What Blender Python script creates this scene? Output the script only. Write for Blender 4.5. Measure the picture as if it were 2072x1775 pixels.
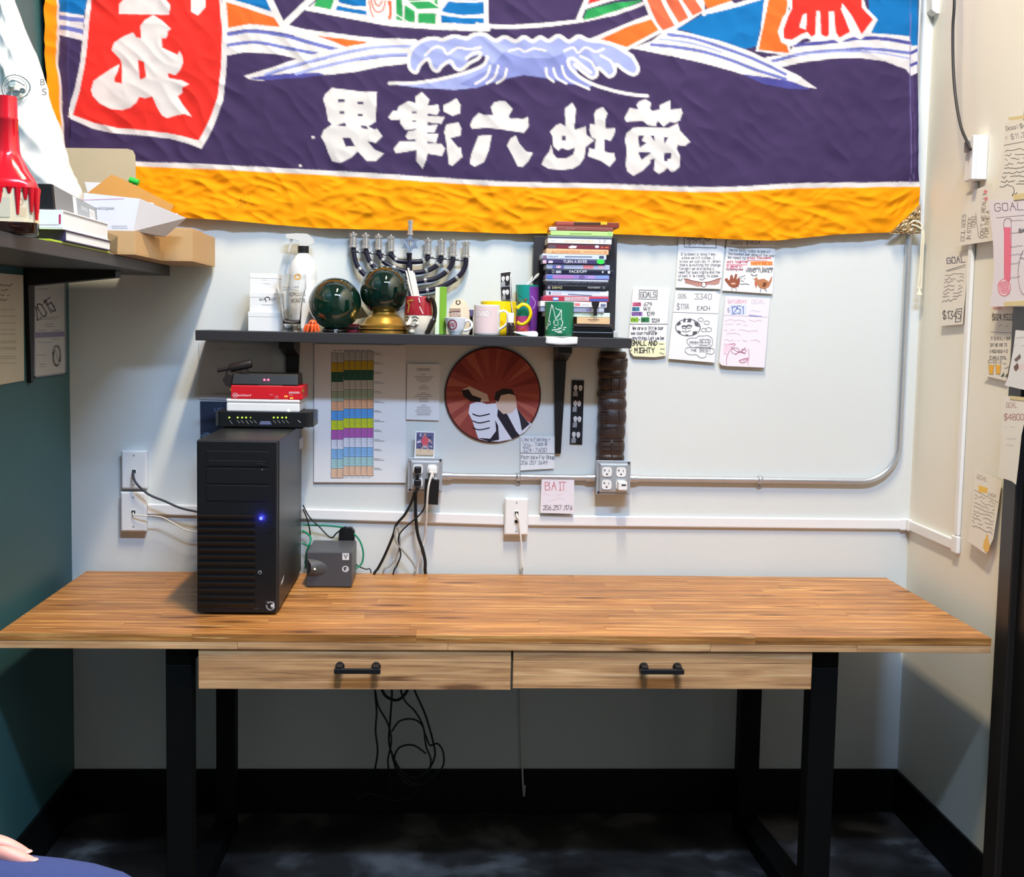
import bpy, bmesh, math, random
import numpy as np
from mathutils import Vector, Matrix
from mathutils.geometry import tessellate_polygon
for o in list(bpy.data.objects): bpy.data.objects.remove(o, do_unlink=True)
random.seed(7); rng = np.random.default_rng(7)
SC = bpy.context.scene; COL = SC.collection
# ---------------------------------------------------------------- camera
CX, CY, CZ = 1.1069, -3.8274, 1.5211
YAW, PIT, ROL, FPX = 0.0561, 0.0903, 0.0195, 2556.4
_s, _c = math.sin, math.cos
FW = Vector((_s(YAW)*_c(PIT), _c(YAW)*_c(PIT), -_s(PIT)))
_r = Vector((_c(YAW), -_s(YAW), 0)); _u = _r.cross(FW)
RT = _r*_c(ROL) + _u*_s(ROL); UP = _u*_c(ROL) - _r*_s(ROL)
cam = bpy.data.cameras.new('camera'); camo = bpy.data.objects.new('camera', cam); COL.objects.link(camo)
cam.sensor_fit = 'HORIZONTAL'; cam.sensor_width = 36; cam.lens = FPX/2072*36; cam.clip_start = .05
camo.matrix_world = Matrix(((RT.x, UP.x, -FW.x, CX), (RT.y, UP.y, -FW.y, CY), (RT.z, UP.z, -FW.z, CZ), (0, 0, 0, 1)))
SC.camera = camo
# ---------------------------------------------------------------- light
SC.view_settings.view_transform = 'Standard'; SC.view_settings.look = 'None'
SC.view_settings.gamma = 1; SC.view_settings.use_curve_mapping = False
SC.view_settings.exposure = -0.11
world = bpy.data.worlds.new('room_air'); SC.world = world; world.use_nodes = True
world.node_tree.nodes['Background'].inputs[0].default_value = (1, .97, .93, 1)
world.node_tree.nodes['Background'].inputs[1].default_value = .17
def area(name, loc, target, sx, sy, watts, col):
    l = bpy.data.lights.new(name, 'AREA'); l.shape = 'RECTANGLE'; l.size = sx; l.size_y = sy; l.energy = watts; l.color = col
    o = bpy.data.objects.new(name, l); COL.objects.link(o); o.location = loc
    o.rotation_euler = (Vector(target)-Vector(loc)).to_track_quat('-Z', 'Y').to_euler()
    return o
area('ceiling_tube_warm', (1.40, -1.85, 4.60), (1.40, -1.80, 0), .16, 1.1, 178, (1, .835, .57))
area('ceiling_tube_cool', (1.80, -3.75, 4.50), (1.50, -1.4, 1.0), 1.5, .18, 218, (.46, .66, 1))

# ---------------------------------------------------------------- pixel rays onto known planes of the room
W = 2.5673                                  # room width; back wall is y = 0, left wall x = 0
def ray(px, py): return FW + RT*((px-1036)/FPX) - UP*((py-887.5)/FPX)
CAMP = Vector((CX, CY, CZ))
def onY(px, py, y): d = ray(px, py); return CAMP + d*((y-CY)/d.y)
def onX(px, py, x): d = ray(px, py); return CAMP + d*((x-CX)/d.x)
def onZ(px, py, z): d = ray(px, py); return CAMP + d*((z-CZ)/d.z)
def BW(px, py, off=0): return onY(px, py, -off)
def RW(px, py, off=0): return onX(px, py, W-off)
def LW(px, py, off=0): return onX(px, py, off)
def YP(y): return lambda px, py, off=0: onY(px, py, y-off)
# ---------------------------------------------------------------- colour and materials
def lin(c):
    if isinstance(c, str): c = tuple(int(c[i:i+2], 16) for i in (0, 2, 4))
    return tuple(((v/255)/12.92 if v/255 <= .04045 else ((v/255+.055)/1.055)**2.4) for v in c[:3])
MATS = {}
def mat(name, col=(200, 200, 200), rough=.5, metal=0, var=.06, scale=30, bump=0, bscale=200, coat=0, trans=0, ior=1.45, spec=.5, emit=None, es=0, stretch=None, sss=0):
    if name in MATS: return MATS[name]
    m = bpy.data.materials.new(name); MATS[name] = m; m.use_nodes = True
    nt = m.node_tree; N = nt.nodes; L = nt.links; b = N['Principled BSDF']
    c = lin(col)
    b.inputs['Base Color'].default_value = (*c, 1); b.inputs['Roughness'].default_value = rough
    b.inputs['Metallic'].default_value = metal; b.inputs['Coat Weight'].default_value = coat
    b.inputs['Transmission Weight'].default_value = trans; b.inputs['IOR'].default_value = ior
    b.inputs['Specular IOR Level'].default_value = spec
    if sss: b.inputs['Subsurface Weight'].default_value = sss; b.inputs['Subsurface Radius'].default_value = (.01, .004, .002)
    if emit: b.inputs['Emission Color'].default_value = (*lin(emit), 1); b.inputs['Emission Strength'].default_value = es
    if var or bump:
        tc = N.new('ShaderNodeTexCoord'); mp = N.new('ShaderNodeMapping'); L.new(tc.outputs['Object'], mp.inputs[0])
        if stretch: mp.inputs['Scale'].default_value = stretch
    if var:
        n = N.new('ShaderNodeTexNoise'); n.inputs['Scale'].default_value = scale; n.inputs['Detail'].default_value = 4
        L.new(mp.outputs[0], n.inputs['Vector'])
        mx = N.new('ShaderNodeMix'); mx.data_type = 'RGBA'; L.new(n.outputs[0], mx.inputs[0])
        mx.inputs[6].default_value = (*[max(0, v*(1-var)) for v in c], 1); mx.inputs[7].default_value = (*[min(1, v*(1+var)) for v in c], 1)
        L.new(mx.outputs[2], b.inputs['Base Color'])
    if bump:
        n2 = N.new('ShaderNodeTexNoise'); n2.inputs['Scale'].default_value = bscale; n2.inputs['Detail'].default_value = 3
        L.new(mp.outputs[0], n2.inputs['Vector'])
        bp = N.new('ShaderNodeBump'); bp.inputs['Strength'].default_value = bump; bp.inputs['Distance'].default_value = .002
        L.new(n2.outputs[0], bp.inputs['Height']); L.new(bp.outputs[0], b.inputs['Normal'])
    return m
def attr_mat(name, rough=.8, bump=0, bscale=900, spec=.3):
    if name in MATS: return MATS[name]
    m = bpy.data.materials.new(name); MATS[name] = m; m.use_nodes = True
    N = m.node_tree.nodes; L = m.node_tree.links; b = N['Principled BSDF']
    a = N.new('ShaderNodeAttribute'); a.attribute_name = 'Col'; L.new(a.outputs['Color'], b.inputs['Base Color'])
    b.inputs['Roughness'].default_value = rough; b.inputs['Specular IOR Level'].default_value = spec
    if bump:
        tc = N.new('ShaderNodeTexCoord'); n2 = N.new('ShaderNodeTexNoise'); n2.inputs['Scale'].default_value = bscale
        L.new(tc.outputs['Object'], n2.inputs['Vector']); bp = N.new('ShaderNodeBump'); bp.inputs['Strength'].default_value = bump; bp.inputs['Distance'].default_value = .001
        L.new(n2.outputs[0], bp.inputs['Height']); L.new(bp.outputs[0], b.inputs['Normal'])
    return m
INK = attr_mat('printed_ink', .75)
# ---------------------------------------------------------------- object helpers
def props(o, label=None, cat=None, group=None, kind=None):
    if label: o['label'] = label
    if cat: o['category'] = cat
    if group: o['group'] = group
    if kind: o['kind'] = kind
    return o
def thing(name, label, cat, loc, group=None):
    o = bpy.data.objects.new(name, None); COL.objects.link(o); o.location = loc; o.empty_display_size = .02
    return props(o, label, cat, group)
def wloc(o):
    v = Vector((0, 0, 0))
    while o is not None: v = v + Vector(o.location); o = o.parent
    return v
def spline(pts, k=8, closed=False):
    P = [Vector(p) for p in pts]; n = len(P); out = []
    rngN = n if closed else n-1
    for i in range(rngN):
        if closed: a, b, c, d = P[i-1], P[i], P[(i+1) % n], P[(i+2) % n]
        else: a, b, c, d = P[max(i-1, 0)], P[i], P[i+1], P[min(i+2, n-1)]
        for j in range(k):
            t = j/k
            out.append(.5*((2*b)+(c-a)*t+(2*a-5*b+4*c-d)*t*t+(3*b-a-3*c+d)*t**3))
    if not closed: out.append(P[-1])
    return out
class MB:
    def __init__(s): s.v = []; s.f = []; s.fc = []; s.col = None
    def add(s, vs, fs):
        o = len(s.v); s.v.extend([Vector(v) for v in vs])
        for f in fs: s.f.append([i+o for i in f]); s.fc.append(s.col)
        return s
    def hexa(s, p):   # p: 4 bottom, 4 top (same winding)
        return s.add(p, [(3, 2, 1, 0), (4, 5, 6, 7), (0, 1, 5, 4), (1, 2, 6, 5), (2, 3, 7, 6), (3, 0, 4, 7)])
    def box(s, x0, x1, y0, y1, z0, z1):
        return s.hexa([(x0, y0, z0), (x1, y0, z0), (x1, y1, z0), (x0, y1, z0), (x0, y0, z1), (x1, y0, z1), (x1, y1, z1), (x0, y1, z1)])
    def obox(s, c, ax, ay, az, sx, sy, sz):
        c, ax, ay, az = Vector(c), Vector(ax), Vector(ay), Vector(az)
        return s.hexa([c+ax*(i*sx/2)+ay*(j*sy/2)+az*(k*sz/2) for k in (-1, 1) for i, j in ((-1, -1), (1, -1), (1, 1), (-1, 1))])
    def prism(s, loop, ext):
        n = len(loop); L = [Vector(p) for p in loop]; e = Vector(ext); tr = tessellate_polygon([L])
        s.add(L, [tuple(t) for t in tr]); s.add([p+e for p in L], [tuple(reversed(t)) for t in tr])
        return s.add(L+[p+e for p in L], [(i, (i+1) % n, n+(i+1) % n, n+i) for i in range(n)])
    def cyl(s, p0, p1, r0, r1=None, n=16, caps=True):
        return s.tube([p0, p1], [r0, r0 if r1 is None else r1], n, caps)
    def tube(s, path, r, n=8, caps=True, flat=1.0, closed=False):
        P = [Vector(p) for p in path]; m = len(P); R = r if isinstance(r, (list, tuple)) else [r]*m
        nx = None; vs = []
        for i in range(m):
            if closed: t = (P[(i+1) % m]-P[i-1])
            else: t = (P[min(i+1, m-1)]-P[max(i-1, 0)])
            t = t.normalized() if t.length > 1e-9 else Vector((0, 0, 1))
            if nx is None: nx = t.orthogonal().normalized() if abs(t.z) < .99 else Vector((1, 0, 0))
            nx = (nx - t*nx.dot(t)).normalized(); ny = t.cross(nx)
            for j in range(n):
                a = 2*math.pi*j/n; vs.append(P[i]+nx*(R[i]*math.cos(a))+ny*(R[i]*flat*math.sin(a)))
        fs = []
        for i in range(m if closed else m-1):
            for j in range(n):
                k = (i+1) % m
                fs.append((i*n+j, i*n+(j+1) % n, k*n+(j+1) % n, k*n+j))
        if caps and not closed: fs += [tuple(range(n-1, -1, -1)), tuple((m-1)*n+j for j in range(n))]
        return s.add(vs, fs)
    def lathe(s, c, prof, n=32, sx=1, sy=1, axis=None):
        c = Vector(c); vs = []; m = len(prof)
        q = Vector((0, 0, 1)).rotation_difference(Vector(axis)) if axis is not None else None
        for (r, z) in prof:
            for j in range(n):
                a = 2*math.pi*j/n; v = Vector((r*math.cos(a)*sx, r*math.sin(a)*sy, z))
                vs.append(c+(q @ v if q else v))
        fs = [(i*n+j, i*n+(j+1) % n, (i+1)*n+(j+1) % n, (i+1)*n+j) for i in range(m-1) for j in range(n)]
        if prof[0][0] > 1e-6: fs.append(tuple(range(n-1, -1, -1)))
        if prof[-1][0] > 1e-6: fs.append(tuple((m-1)*n+j for j in range(n)))
        return s.add(vs, fs)
    def ball(s, c, r, n=24, m=14, sx=1, sy=1, sz=1):
        return s.lathe(c, [(max(1e-7, r*math.sin(math.pi*i/m)), -r*math.cos(math.pi*i/m)*sz) for i in range(m+1)], n, sx, sy)
    def grid(s, fn, nu, nv):
        vs = [fn(i/nu, j/nv) for j in range(nv+1) for i in range(nu+1)]
        return s.add(vs, [(j*(nu+1)+i, j*(nu+1)+i+1, (j+1)*(nu+1)+i+1, (j+1)*(nu+1)+i) for j in range(nv) for i in range(nu)])
    def build(s, name, m, parent=None, loc=None, smooth=False, bevel=0, solid=0, ang=40, sub=0):
        off = wloc(parent) if parent is not None else Vector((0, 0, 0))
        if loc is not None: loc = Vector(loc)
        elif parent is not None: loc = off
        else:
            mn = [min(v[i] for v in s.v) for i in range(3)]; mxx = [max(v[i] for v in s.v) for i in range(3)]
            loc = Vector(((mn[0]+mxx[0])/2, (mn[1]+mxx[1])/2, mn[2]))
        me = bpy.data.meshes.new(name); me.from_pydata([tuple(v-loc) for v in s.v], [], s.f)
        o = bpy.data.objects.new(name, me); COL.objects.link(o); o.location = loc-off
        if parent is not None: o.parent = parent
        me.materials.append(m)
        if any(c is not None for c in s.fc):
            a = me.color_attributes.new('Col', 'FLOAT_COLOR', 'CORNER')
            arr = np.ones((len(me.loops), 4), np.float32); k = 0
            for f, c in zip(s.f, s.fc):
                arr[k:k+len(f), :3] = c if c is not None else (1, 1, 1); k += len(f)
            a.data.foreach_set('color', arr.ravel())
        if not any(c is not None for c in s.fc):
            bm = bmesh.new(); bm.from_mesh(me); bmesh.ops.recalc_face_normals(bm, faces=bm.faces); bm.to_mesh(me); bm.free()
        if smooth: me.shade_smooth(); me.set_sharp_from_angle(angle=math.radians(ang))
        if solid: md = o.modifiers.new('solid', 'SOLIDIFY'); md.thickness = solid; md.offset = 0
        if bevel: md = o.modifiers.new('bevel', 'BEVEL'); md.width = bevel; md.segments = 2; md.limit_method = 'ANGLE'; md.angle_limit = math.radians(50)
        if sub: md = o.modifiers.new('sub', 'SUBSURF'); md.levels = sub; md.render_levels = sub
        return o
def cable(name, pts, r, m, label=None, cat='cable', parent=None, k=8, n=7, group=None):
    b = MB(); b.tube(spline(pts, k), r, n); o = b.build(name, m, parent, smooth=True, ang=80)
    if parent is None: props(o, label, cat, group)
    return o
# ---------------------------------------------------------------- flat print: strokes, filled shapes and lettering laid on a surface
FONT = {
'A': '00 26 40|13 33', 'B': '00 06 36 45 34 03|34 42 41 30 00', 'C': '45 36 16 05 01 10 30 41', 'D': '00 06 26 44 42 20 00', 'E': '46 06 00 40|03 33', 'F': '46 06 00|03 33',
'G': '45 36 16 05 01 10 30 41 43 23', 'H': '00 06|40 46|03 43', 'I': '16 36|26 20|10 30', 'J': '46 41 30 10 01', 'K': '06 00|46 03 40', 'L': '06 00 40', 'M': '00 06 23 46 40', 'N': '00 06 40 46',
'O': '16 05 01 10 30 41 45 36 16', 'P': '00 06 36 45 44 33 03', 'Q': '16 05 01 10 30 41 45 36 16|22 40', 'R': '00 06 36 45 44 33 03|23 40', 'S': '45 36 16 05 04 13 33 42 41 30 10 01', 'T': '06 46|26 20',
'U': '06 01 10 30 41 46', 'V': '06 20 46', 'W': '06 10 24 30 46', 'X': '06 40|00 46', 'Y': '06 23 46|23 20', 'Z': '06 46 00 40',
'0': '16 05 01 10 30 41 45 36 16', '1': '15 26 20', '2': '05 16 36 45 44 00 40', '3': '06 46 23 42 41 30 10 01', '4': '30 36 02 42', '5': '46 06 04 34 42 30 10 01', '6': '36 13 01 10 30 41 42 33 13', '7': '06 46 10',
'8': '13 04 05 16 36 45 44 33 13 02 01 10 30 41 42 33', '9': '44 33 13 04 05 16 36 45 43 20', '$': '45 36 16 05 04 13 33 42 41 30 10 01|27 2a', '.': '20 21', ',': '21 1a', '-': '13 33', '+': '13 33|24 22', '=': '12 32|14 34', "'": '26 25', '!': '26 22|20 21', ':': '21 22|24 25', '*': '24 22|14 32|34 12',
'a': '43 34 14 03 01 10 30 41|44 40', 'b': '06 00|03 14 34 43 41 30 10 01', 'c': '43 34 14 03 01 10 30 41', 'd': '46 40|43 34 14 03 01 10 30 41', 'e': '02 42 43 34 14 03 01 10 30', 'f': '45 36 25 20|14 34', 'g': '44 4a 3b 1b|43 34 14 03 01 10 30 41',
'h': '06 00|03 14 34 43 40', 'i': '24 20|26 25', 'j': '34 3a 2b|36 35', 'k': '06 00|34 02 30', 'l': '26 20', 'm': '00 04|03 14 23 20|23 34 43 40', 'n': '04 00|03 14 34 43 40', 'o': '14 03 01 10 30 41 43 34 14', 'p': '04 0b|03 14 34 43 41 30 10 01', 'q': '44 4b|43 34 14 03 01 10 30 41', 'r': '04 00|03 14 34',
's': '43 14 03 12 32 41 30 01', 't': '26 21 30|14 34', 'u': '04 01 10 30 41|44 40', 'v': '04 20 44', 'w': '04 10 23 30 44', 'x': '04 40|00 44', 'y': '04 20|44 1b', 'z': '04 44 00 40', ' ': ''}
_YC = {'a': -1, 'b': -2}
def glyph(ch): return [[(int(t[0]), _YC.get(t[1], None) if t[1] in _YC else int(t[1])) for t in st.split()] for st in FONT.get(ch, '').split('|') if st.strip()]
_TX = {}
def text2d(st):
    if st in _TX: return _TX[st]
    cu = bpy.data.curves.new('t', 'FONT'); cu.body = st; o = bpy.data.objects.new('t', cu); COL.objects.link(o)
    dg = bpy.context.evaluated_depsgraph_get(); me = o.evaluated_get(dg).to_mesh()
    vs = [(v.co.x, v.co.y) for v in me.vertices]; fs = [tuple(p.vertices) for p in me.polygons]
    o.evaluated_get(dg).to_mesh_clear(); bpy.data.objects.remove(o); bpy.data.curves.remove(cu)
    _TX[st] = (vs, fs); return _TX[st]
class Ink:
    def __init__(s, plane, off, step=3e-5): s.pl = plane; s.off = off; s.st = step; s.mb = MB(); s.k = 1
    def P(s, x, y): return s.pl(x, y, s.off+s.st*s.k)
    def poly(s, pts, col, holes=()):
        loops = [[Vector((x, y, 0)) for x, y in pts]]+[[Vector((x, y, 0)) for x, y in h] for h in holes]
        fl = [p for l in loops for p in l]; s.mb.col = lin(col)
        s.mb.add([s.P(p.x, p.y) for p in fl], [tuple(t) for t in tessellate_polygon(loops)]); s.k += 1; return s
    def rect(s, x0, y0, x1, y1, col): return s.poly([(x0, y0), (x1, y0), (x1, y1), (x0, y1)], col)
    def ell(s, cx, cy, rx, ry, col, n=20): return s.poly([(cx+rx*math.cos(2*math.pi*i/n), cy+ry*math.sin(2*math.pi*i/n)) for i in range(n)], col)
    def line(s, pts, w, col, smooth=False, hold=False):
        if smooth: pts = [(p.x, p.y) for p in spline([(x, y, 0) for x, y in pts], 6)]
        s.mb.col = lin(col)
        for (x0, y0), (x1, y1) in zip(pts, pts[1:]):
            l = math.hypot(x1-x0, y1-y0)
            if l < 1e-6: continue
            ux, uy = (x1-x0)/l*w/2, (y1-y0)/l*w/2
            s.mb.add([s.P(x0-ux-uy, y0-uy+ux), s.P(x1+ux-uy, y1+uy+ux), s.P(x1+ux+uy, y1+uy-ux), s.P(x0-ux+uy, y0-uy-ux)], [(0, 1, 2, 3)])
        if not hold: s.k += 1
        return s
    def ring(s, cx, cy, rx, ry, w, col, n=24, a0=0, a1=360):
        return s.line([(cx+rx*math.cos(math.radians(a0+(a1-a0)*i/n)), cy+ry*math.sin(math.radians(a0+(a1-a0)*i/n))) for i in range(n+1)], w, col)
    def hand(s, st, x, y, h, col, w=1.2, adv=None, dx=(1, 0), jit=.25):   # x, y baseline start; dx text direction in pixels
        ax, ay = dx; l = math.hypot(ax, ay); ax /= l; ay /= l; vx, vy = -ay*-1, -ax   # up vector
        vx, vy = ay, -ax
        adv = adv or h*.82; g = h/6
        for ch in st:
            for stk in glyph(ch):
                P = [(x+(px*adv/5.4+random.uniform(-jit, jit)*g)*ax+(py*g)*vx, y+(px*adv/5.4)*ay+(py*g+random.uniform(-jit, jit)*g)*vy) for px, py in stk]
                s.line(P, w, col, hold=True)
            x += ax*adv*(.55 if ch in " .,'!iIl1" else 1); y += ay*adv*(.55 if ch in " .,'!iIl1" else 1)
        s.k += 1; return s
    def text(s, st, x, y, h, col, w=None, dx=(1, 0), up=None, center=False):   # printed lettering, cap height h
        vs, fs = text2d(st); ax, ay = dx; l = math.hypot(ax, ay); ax /= l; ay /= l
        ux, uy = up if up else (ay, -ax)
        x0 = min(v[0] for v in vs); x1 = max(v[0] for v in vs)
        sy = h/.72; sx = (w/(x1-x0)) if w else sy
        if center: x -= ax*(x1-x0)*sx/2; y -= ay*(x1-x0)*sx/2
        s.mb.col = lin(col)
        s.mb.add([s.P(x+(a-x0)*sx*ax+b*sy*ux, y+(a-x0)*sx*ay+b*sy*uy) for a, b in vs], fs); s.k += 1; return s
    def scrib(s, x0, x1, y, h, col, w=1, dy=0):    # a line of small illegible print
        n = max(4, int((x1-x0)/(h*.8))); P = []
        for i in range(n+1):
            t = i/n
            if random.random() < .13 and len(P) > 1: s.line(P, w, col, hold=True); P = []; continue
            P.append((x0+(x1-x0)*t, y+dy*t+random.uniform(-h, h)/2))
        if len(P) > 1: s.line(P, w, col, hold=True)
        s.k += 1; return s
    def build(s, name, parent): return s.mb.build(name, INK, parent) if s.mb.v else None
# ================================================================ the room
def wall_mat(name, col, rough=.6, bump=.09):
    return mat(name, col, rough, var=.035, scale=3.5, bump=bump, bscale=160)
M_BACK = wall_mat('paint_pale_grey', (216, 218, 214)); M_RIGHT = wall_mat('paint_cream', (234, 229, 216)); M_GREEN = wall_mat('paint_deep_green', (58, 98, 100), .5)
props(MB().box(-.12, W+.12, 0, .12, 0, 5.4).build('wall_back', M_BACK), kind='structure')
props(MB().box(-.12, 0, -5.2, 0, 0, 5.4).build('wall_left', M_GREEN), kind='structure')
props(MB().box(W, W+.12, -5.2, 0, 0, 5.4).build('wall_right', M_RIGHT), kind='structure')
def floor_mat():
    m = mat('stained_concrete', (26, 26, 28), .35, var=0)
    N = m.node_tree.nodes; L = m.node_tree.links; b = N['Principled BSDF']; tc = N.new('ShaderNodeTexCoord')
    n = N.new('ShaderNodeTexNoise'); n.inputs['Scale'].default_value = 4.5; n.inputs['Detail'].default_value = 9; n.inputs['Distortion'].default_value = .25; L.new(tc.outputs['Object'], n.inputs['Vector'])
    r = N.new('ShaderNodeValToRGB'); e = r.color_ramp.elements
    e[0].position = .36; e[0].color = (*lin((26, 24, 24)), 1); e[1].position = .68; e[1].color = (*lin((116, 114, 113)), 1); e.new(.52).color = (*lin((54, 51, 50)), 1)
    L.new(n.outputs[0], r.inputs[0]); L.new(r.outputs[0], b.inputs['Base Color'])
    rr = N.new('ShaderNodeMapRange'); rr.inputs[3].default_value = .22; rr.inputs[4].default_value = .55; L.new(n.outputs[0], rr.inputs[0]); L.new(rr.outputs[0], b.inputs['Roughness'])
    return m
props(MB().box(-.12, W+.12, -5.2, .12, -.06, 0).build('floor', floor_mat()), kind='structure')
M_RUB = mat('black_rubber_base', (11, 11, 11), .5, var=.1, spec=.25)
props(MB().box(.009, W-.009, -.009, 0, 0, .14).build('baseboard_back', M_RUB, bevel=.003), kind='structure')
props(MB().box(0, .009, -5.1, 0, 0, .14).build('baseboard_left', M_RUB, bevel=.003), kind='structure')
_dy = RW(2012, 1290, .03).y                      # far edge of the door casing
props(MB().box(W-.009, W, _dy, 0, 0, .14).build('baseboard_right', M_RUB, bevel=.003), kind='structure')
M_DK = mat('black_brown_paint', (34, 29, 26), .42, var=.12, scale=14); M_DOOR = mat('black_door_paint', (16, 15, 15), .4, var=.1)
trim = MB().box(W-.03, W, _dy-.075, _dy, 0, 2.10).box(W-.03, W, _dy-1.0, _dy-.925, 0, 2.10).box(W-.03, W, _dy-.925, _dy-.075, 2.03, 2.10).build('trim_1', M_DK, bevel=.004); props(trim, kind='structure')
door = MB().box(W-.012, W, _dy-.924, _dy-.076, .005, 2.029).build('door_1', M_DOOR); props(door, kind='structure')
hd = MB(); hd.cyl((W-.013, _dy-.86, 1.0), (W-.05, _dy-.86, 1.0), .012).ball((W-.065, _dy-.86, 1.0), .027); hd.build('door_handle', mat('dull_brass', (140, 110, 60), .35, 1), door, smooth=True)
# ================================================================ the desk
def wood_mat(name, c0, c1, c2, rough=.38, flk=.75):
    m = mat(name, c1, rough, var=0); N = m.node_tree.nodes; L = m.node_tree.links; b = N['Principled BSDF']
    tc = N.new('ShaderNodeTexCoord'); oi = N.new('ShaderNodeObjectInfo'); ad = N.new('ShaderNodeVectorMath'); ad.operation = 'ADD'
    sc = N.new('ShaderNodeVectorMath'); sc.operation = 'SCALE'; cb = N.new('ShaderNodeCombineXYZ')
    for i in range(3): L.new(oi.outputs['Random'], cb.inputs[i])
    sc.inputs['Scale'].default_value = 37; L.new(cb.outputs[0], sc.inputs[0]); L.new(tc.outputs['Object'], ad.inputs[0]); L.new(sc.outputs[0], ad.inputs[1])
    mp = N.new('ShaderNodeMapping'); mp.inputs['Scale'].default_value = (1.7, 50, 50); L.new(ad.outputs[0], mp.inputs[0])
    n = N.new('ShaderNodeTexNoise'); n.inputs['Scale'].default_value = 1.6; n.inputs['Detail'].default_value = 9; n.inputs['Roughness'].default_value = .62; n.inputs['Distortion'].default_value = .5; L.new(mp.outputs[0], n.inputs['Vector'])
    mp2 = N.new('ShaderNodeMapping'); mp2.inputs['Scale'].default_value = (3.0, 13, 13); L.new(ad.outputs[0], mp2.inputs[0])
    vo = N.new('ShaderNodeTexVoronoi'); vo.inputs['Scale'].default_value = 1.0; L.new(mp2.outputs[0], vo.inputs['Vector'])
    kn = N.new('ShaderNodeMapRange'); kn.inputs[1].default_value = .03; kn.inputs[2].default_value = .22; kn.inputs[3].default_value = .34; kn.inputs[4].default_value = 0; L.new(vo.outputs['Distance'], kn.inputs[0])
    a2 = N.new('ShaderNodeMath'); a2.operation = 'MULTIPLY_ADD'; a2.inputs[1].default_value = .07; L.new(oi.outputs['Random'], a2.inputs[0]); L.new(n.outputs[0], a2.inputs[2])
    a3 = N.new('ShaderNodeMath'); a3.operation = 'SUBTRACT'; L.new(a2.outputs[0], a3.inputs[0]); L.new(kn.outputs[0], a3.inputs[1])
    r = N.new('ShaderNodeValToRGB'); e = r.color_ramp.elements
    e[0].position = .26; e[0].color = (*lin(c0), 1); e[1].position = .78; e[1].color = (*lin(c2), 1); e.new(.55).color = (*lin(c1), 1)
    L.new(a3.outputs[0], r.inputs[0])
    mp3 = N.new('ShaderNodeMapping'); mp3.inputs['Scale'].default_value = (2.6, 11, 11); gx = N.new('ShaderNodeNewGeometry'); L.new(gx.outputs['Position'], mp3.inputs[0])
    n3 = N.new('ShaderNodeTexNoise'); n3.inputs['Scale'].default_value = 1.5; n3.inputs['Detail'].default_value = 5; L.new(mp3.outputs[0], n3.inputs['Vector'])
    mm = N.new('ShaderNodeMapRange'); mm.inputs[1].default_value = .3; mm.inputs[2].default_value = .7; mm.inputs[3].default_value = .80; mm.inputs[4].default_value = 1.26; L.new(n3.outputs[0], mm.inputs[0])
    vs_ = N.new('ShaderNodeVectorMath'); vs_.operation = 'SCALE'; L.new(r.outputs[0], vs_.inputs[0]); L.new(mm.outputs[0], vs_.inputs['Scale'])
    mp4 = N.new('ShaderNodeMapping'); mp4.inputs['Scale'].default_value = (7, 130, 130); L.new(ad.outputs[0], mp4.inputs[0])
    n4 = N.new('ShaderNodeTexNoise'); n4.inputs['Scale'].default_value = 1.0; n4.inputs['Detail'].default_value = 2; L.new(mp4.outputs[0], n4.inputs['Vector'])
    fl = N.new('ShaderNodeMapRange'); fl.inputs[1].default_value = .66; fl.inputs[2].default_value = .74; fl.inputs[4].default_value = flk; L.new(n4.outputs[0], fl.inputs[0])
    mx = N.new('ShaderNodeMix'); mx.data_type = 'RGBA'; L.new(fl.outputs[0], mx.inputs[0]); L.new(vs_.outputs[0], mx.inputs[6]); mx.inputs[7].default_value = (*lin((240, 196, 128)), 1)
    L.new(mx.outputs[2], b.inputs['Base Color'])
    bp = N.new('ShaderNodeBump'); bp.inputs['Strength'].default_value = .25; bp.inputs['Distance'].default_value = .0015; L.new(n.outputs[0], bp.inputs['Height']); L.new(bp.outputs[0], b.inputs['Normal'])
    rr = N.new('ShaderNodeMapRange'); rr.inputs[3].default_value = rough-.08; rr.inputs[4].default_value = rough+.14; L.new(n.outputs[0], rr.inputs[0]); L.new(rr.outputs[0], b.inputs['Roughness'])
    return m
M_WOOD = wood_mat('stained_pine', (92, 53, 24), (174, 114, 57), (232, 178, 108))
M_WOOD2 = wood_mat('stained_pine_drawer', (122, 82, 52), (204, 152, 104), (232, 190, 140), .5, .25)
M_LEG = mat('black_steel', (6, 6, 6), .6, var=.15, spec=.2)
XL, XR, DYF, DYB, DZ = .0511, 2.4911, -.79, -.03, .76
desk = thing('office_desk', 'long stained pine desk with two drawers and black steel legs', 'desk', (1.27, -.41, 0))
ROWS = 13; rw = (DYB-DYF)/ROWS
for r in range(ROWS):
    y0 = DYF+r*rw; cuts = [XL]; x = XL+random.uniform(.25, .9)
    while x < XR-.2: cuts.append(x); x += random.uniform(.45, 1.05)
    cuts.append(XR)
    for a, c in zip(cuts, cuts[1:]):
        zt = DZ+random.uniform(-.00015, .00015)
        b = MB().box(a+.0001, c-.0001, y0+.00012, y0+rw-.00012, DZ-(.019 if r == 0 else .038), zt)
        b.build('stave', M_WOOD, desk, loc=((a+c)/2, y0+rw/2, DZ), bevel=.0005)
cuts = [XL, .62, 1.13, 1.78, 2.15, XR]
for a, c in zip(cuts, cuts[1:]):
    MB().box(a+.0002, c-.0002, DYF+.0006, DYF+rw-.0003, DZ-.038, DZ-.0195).build('stave', M_WOOD2, desk, loc=((a+c)/2, DYF, DZ), bevel=.001)
yf, yr = -.72, -.15
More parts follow.
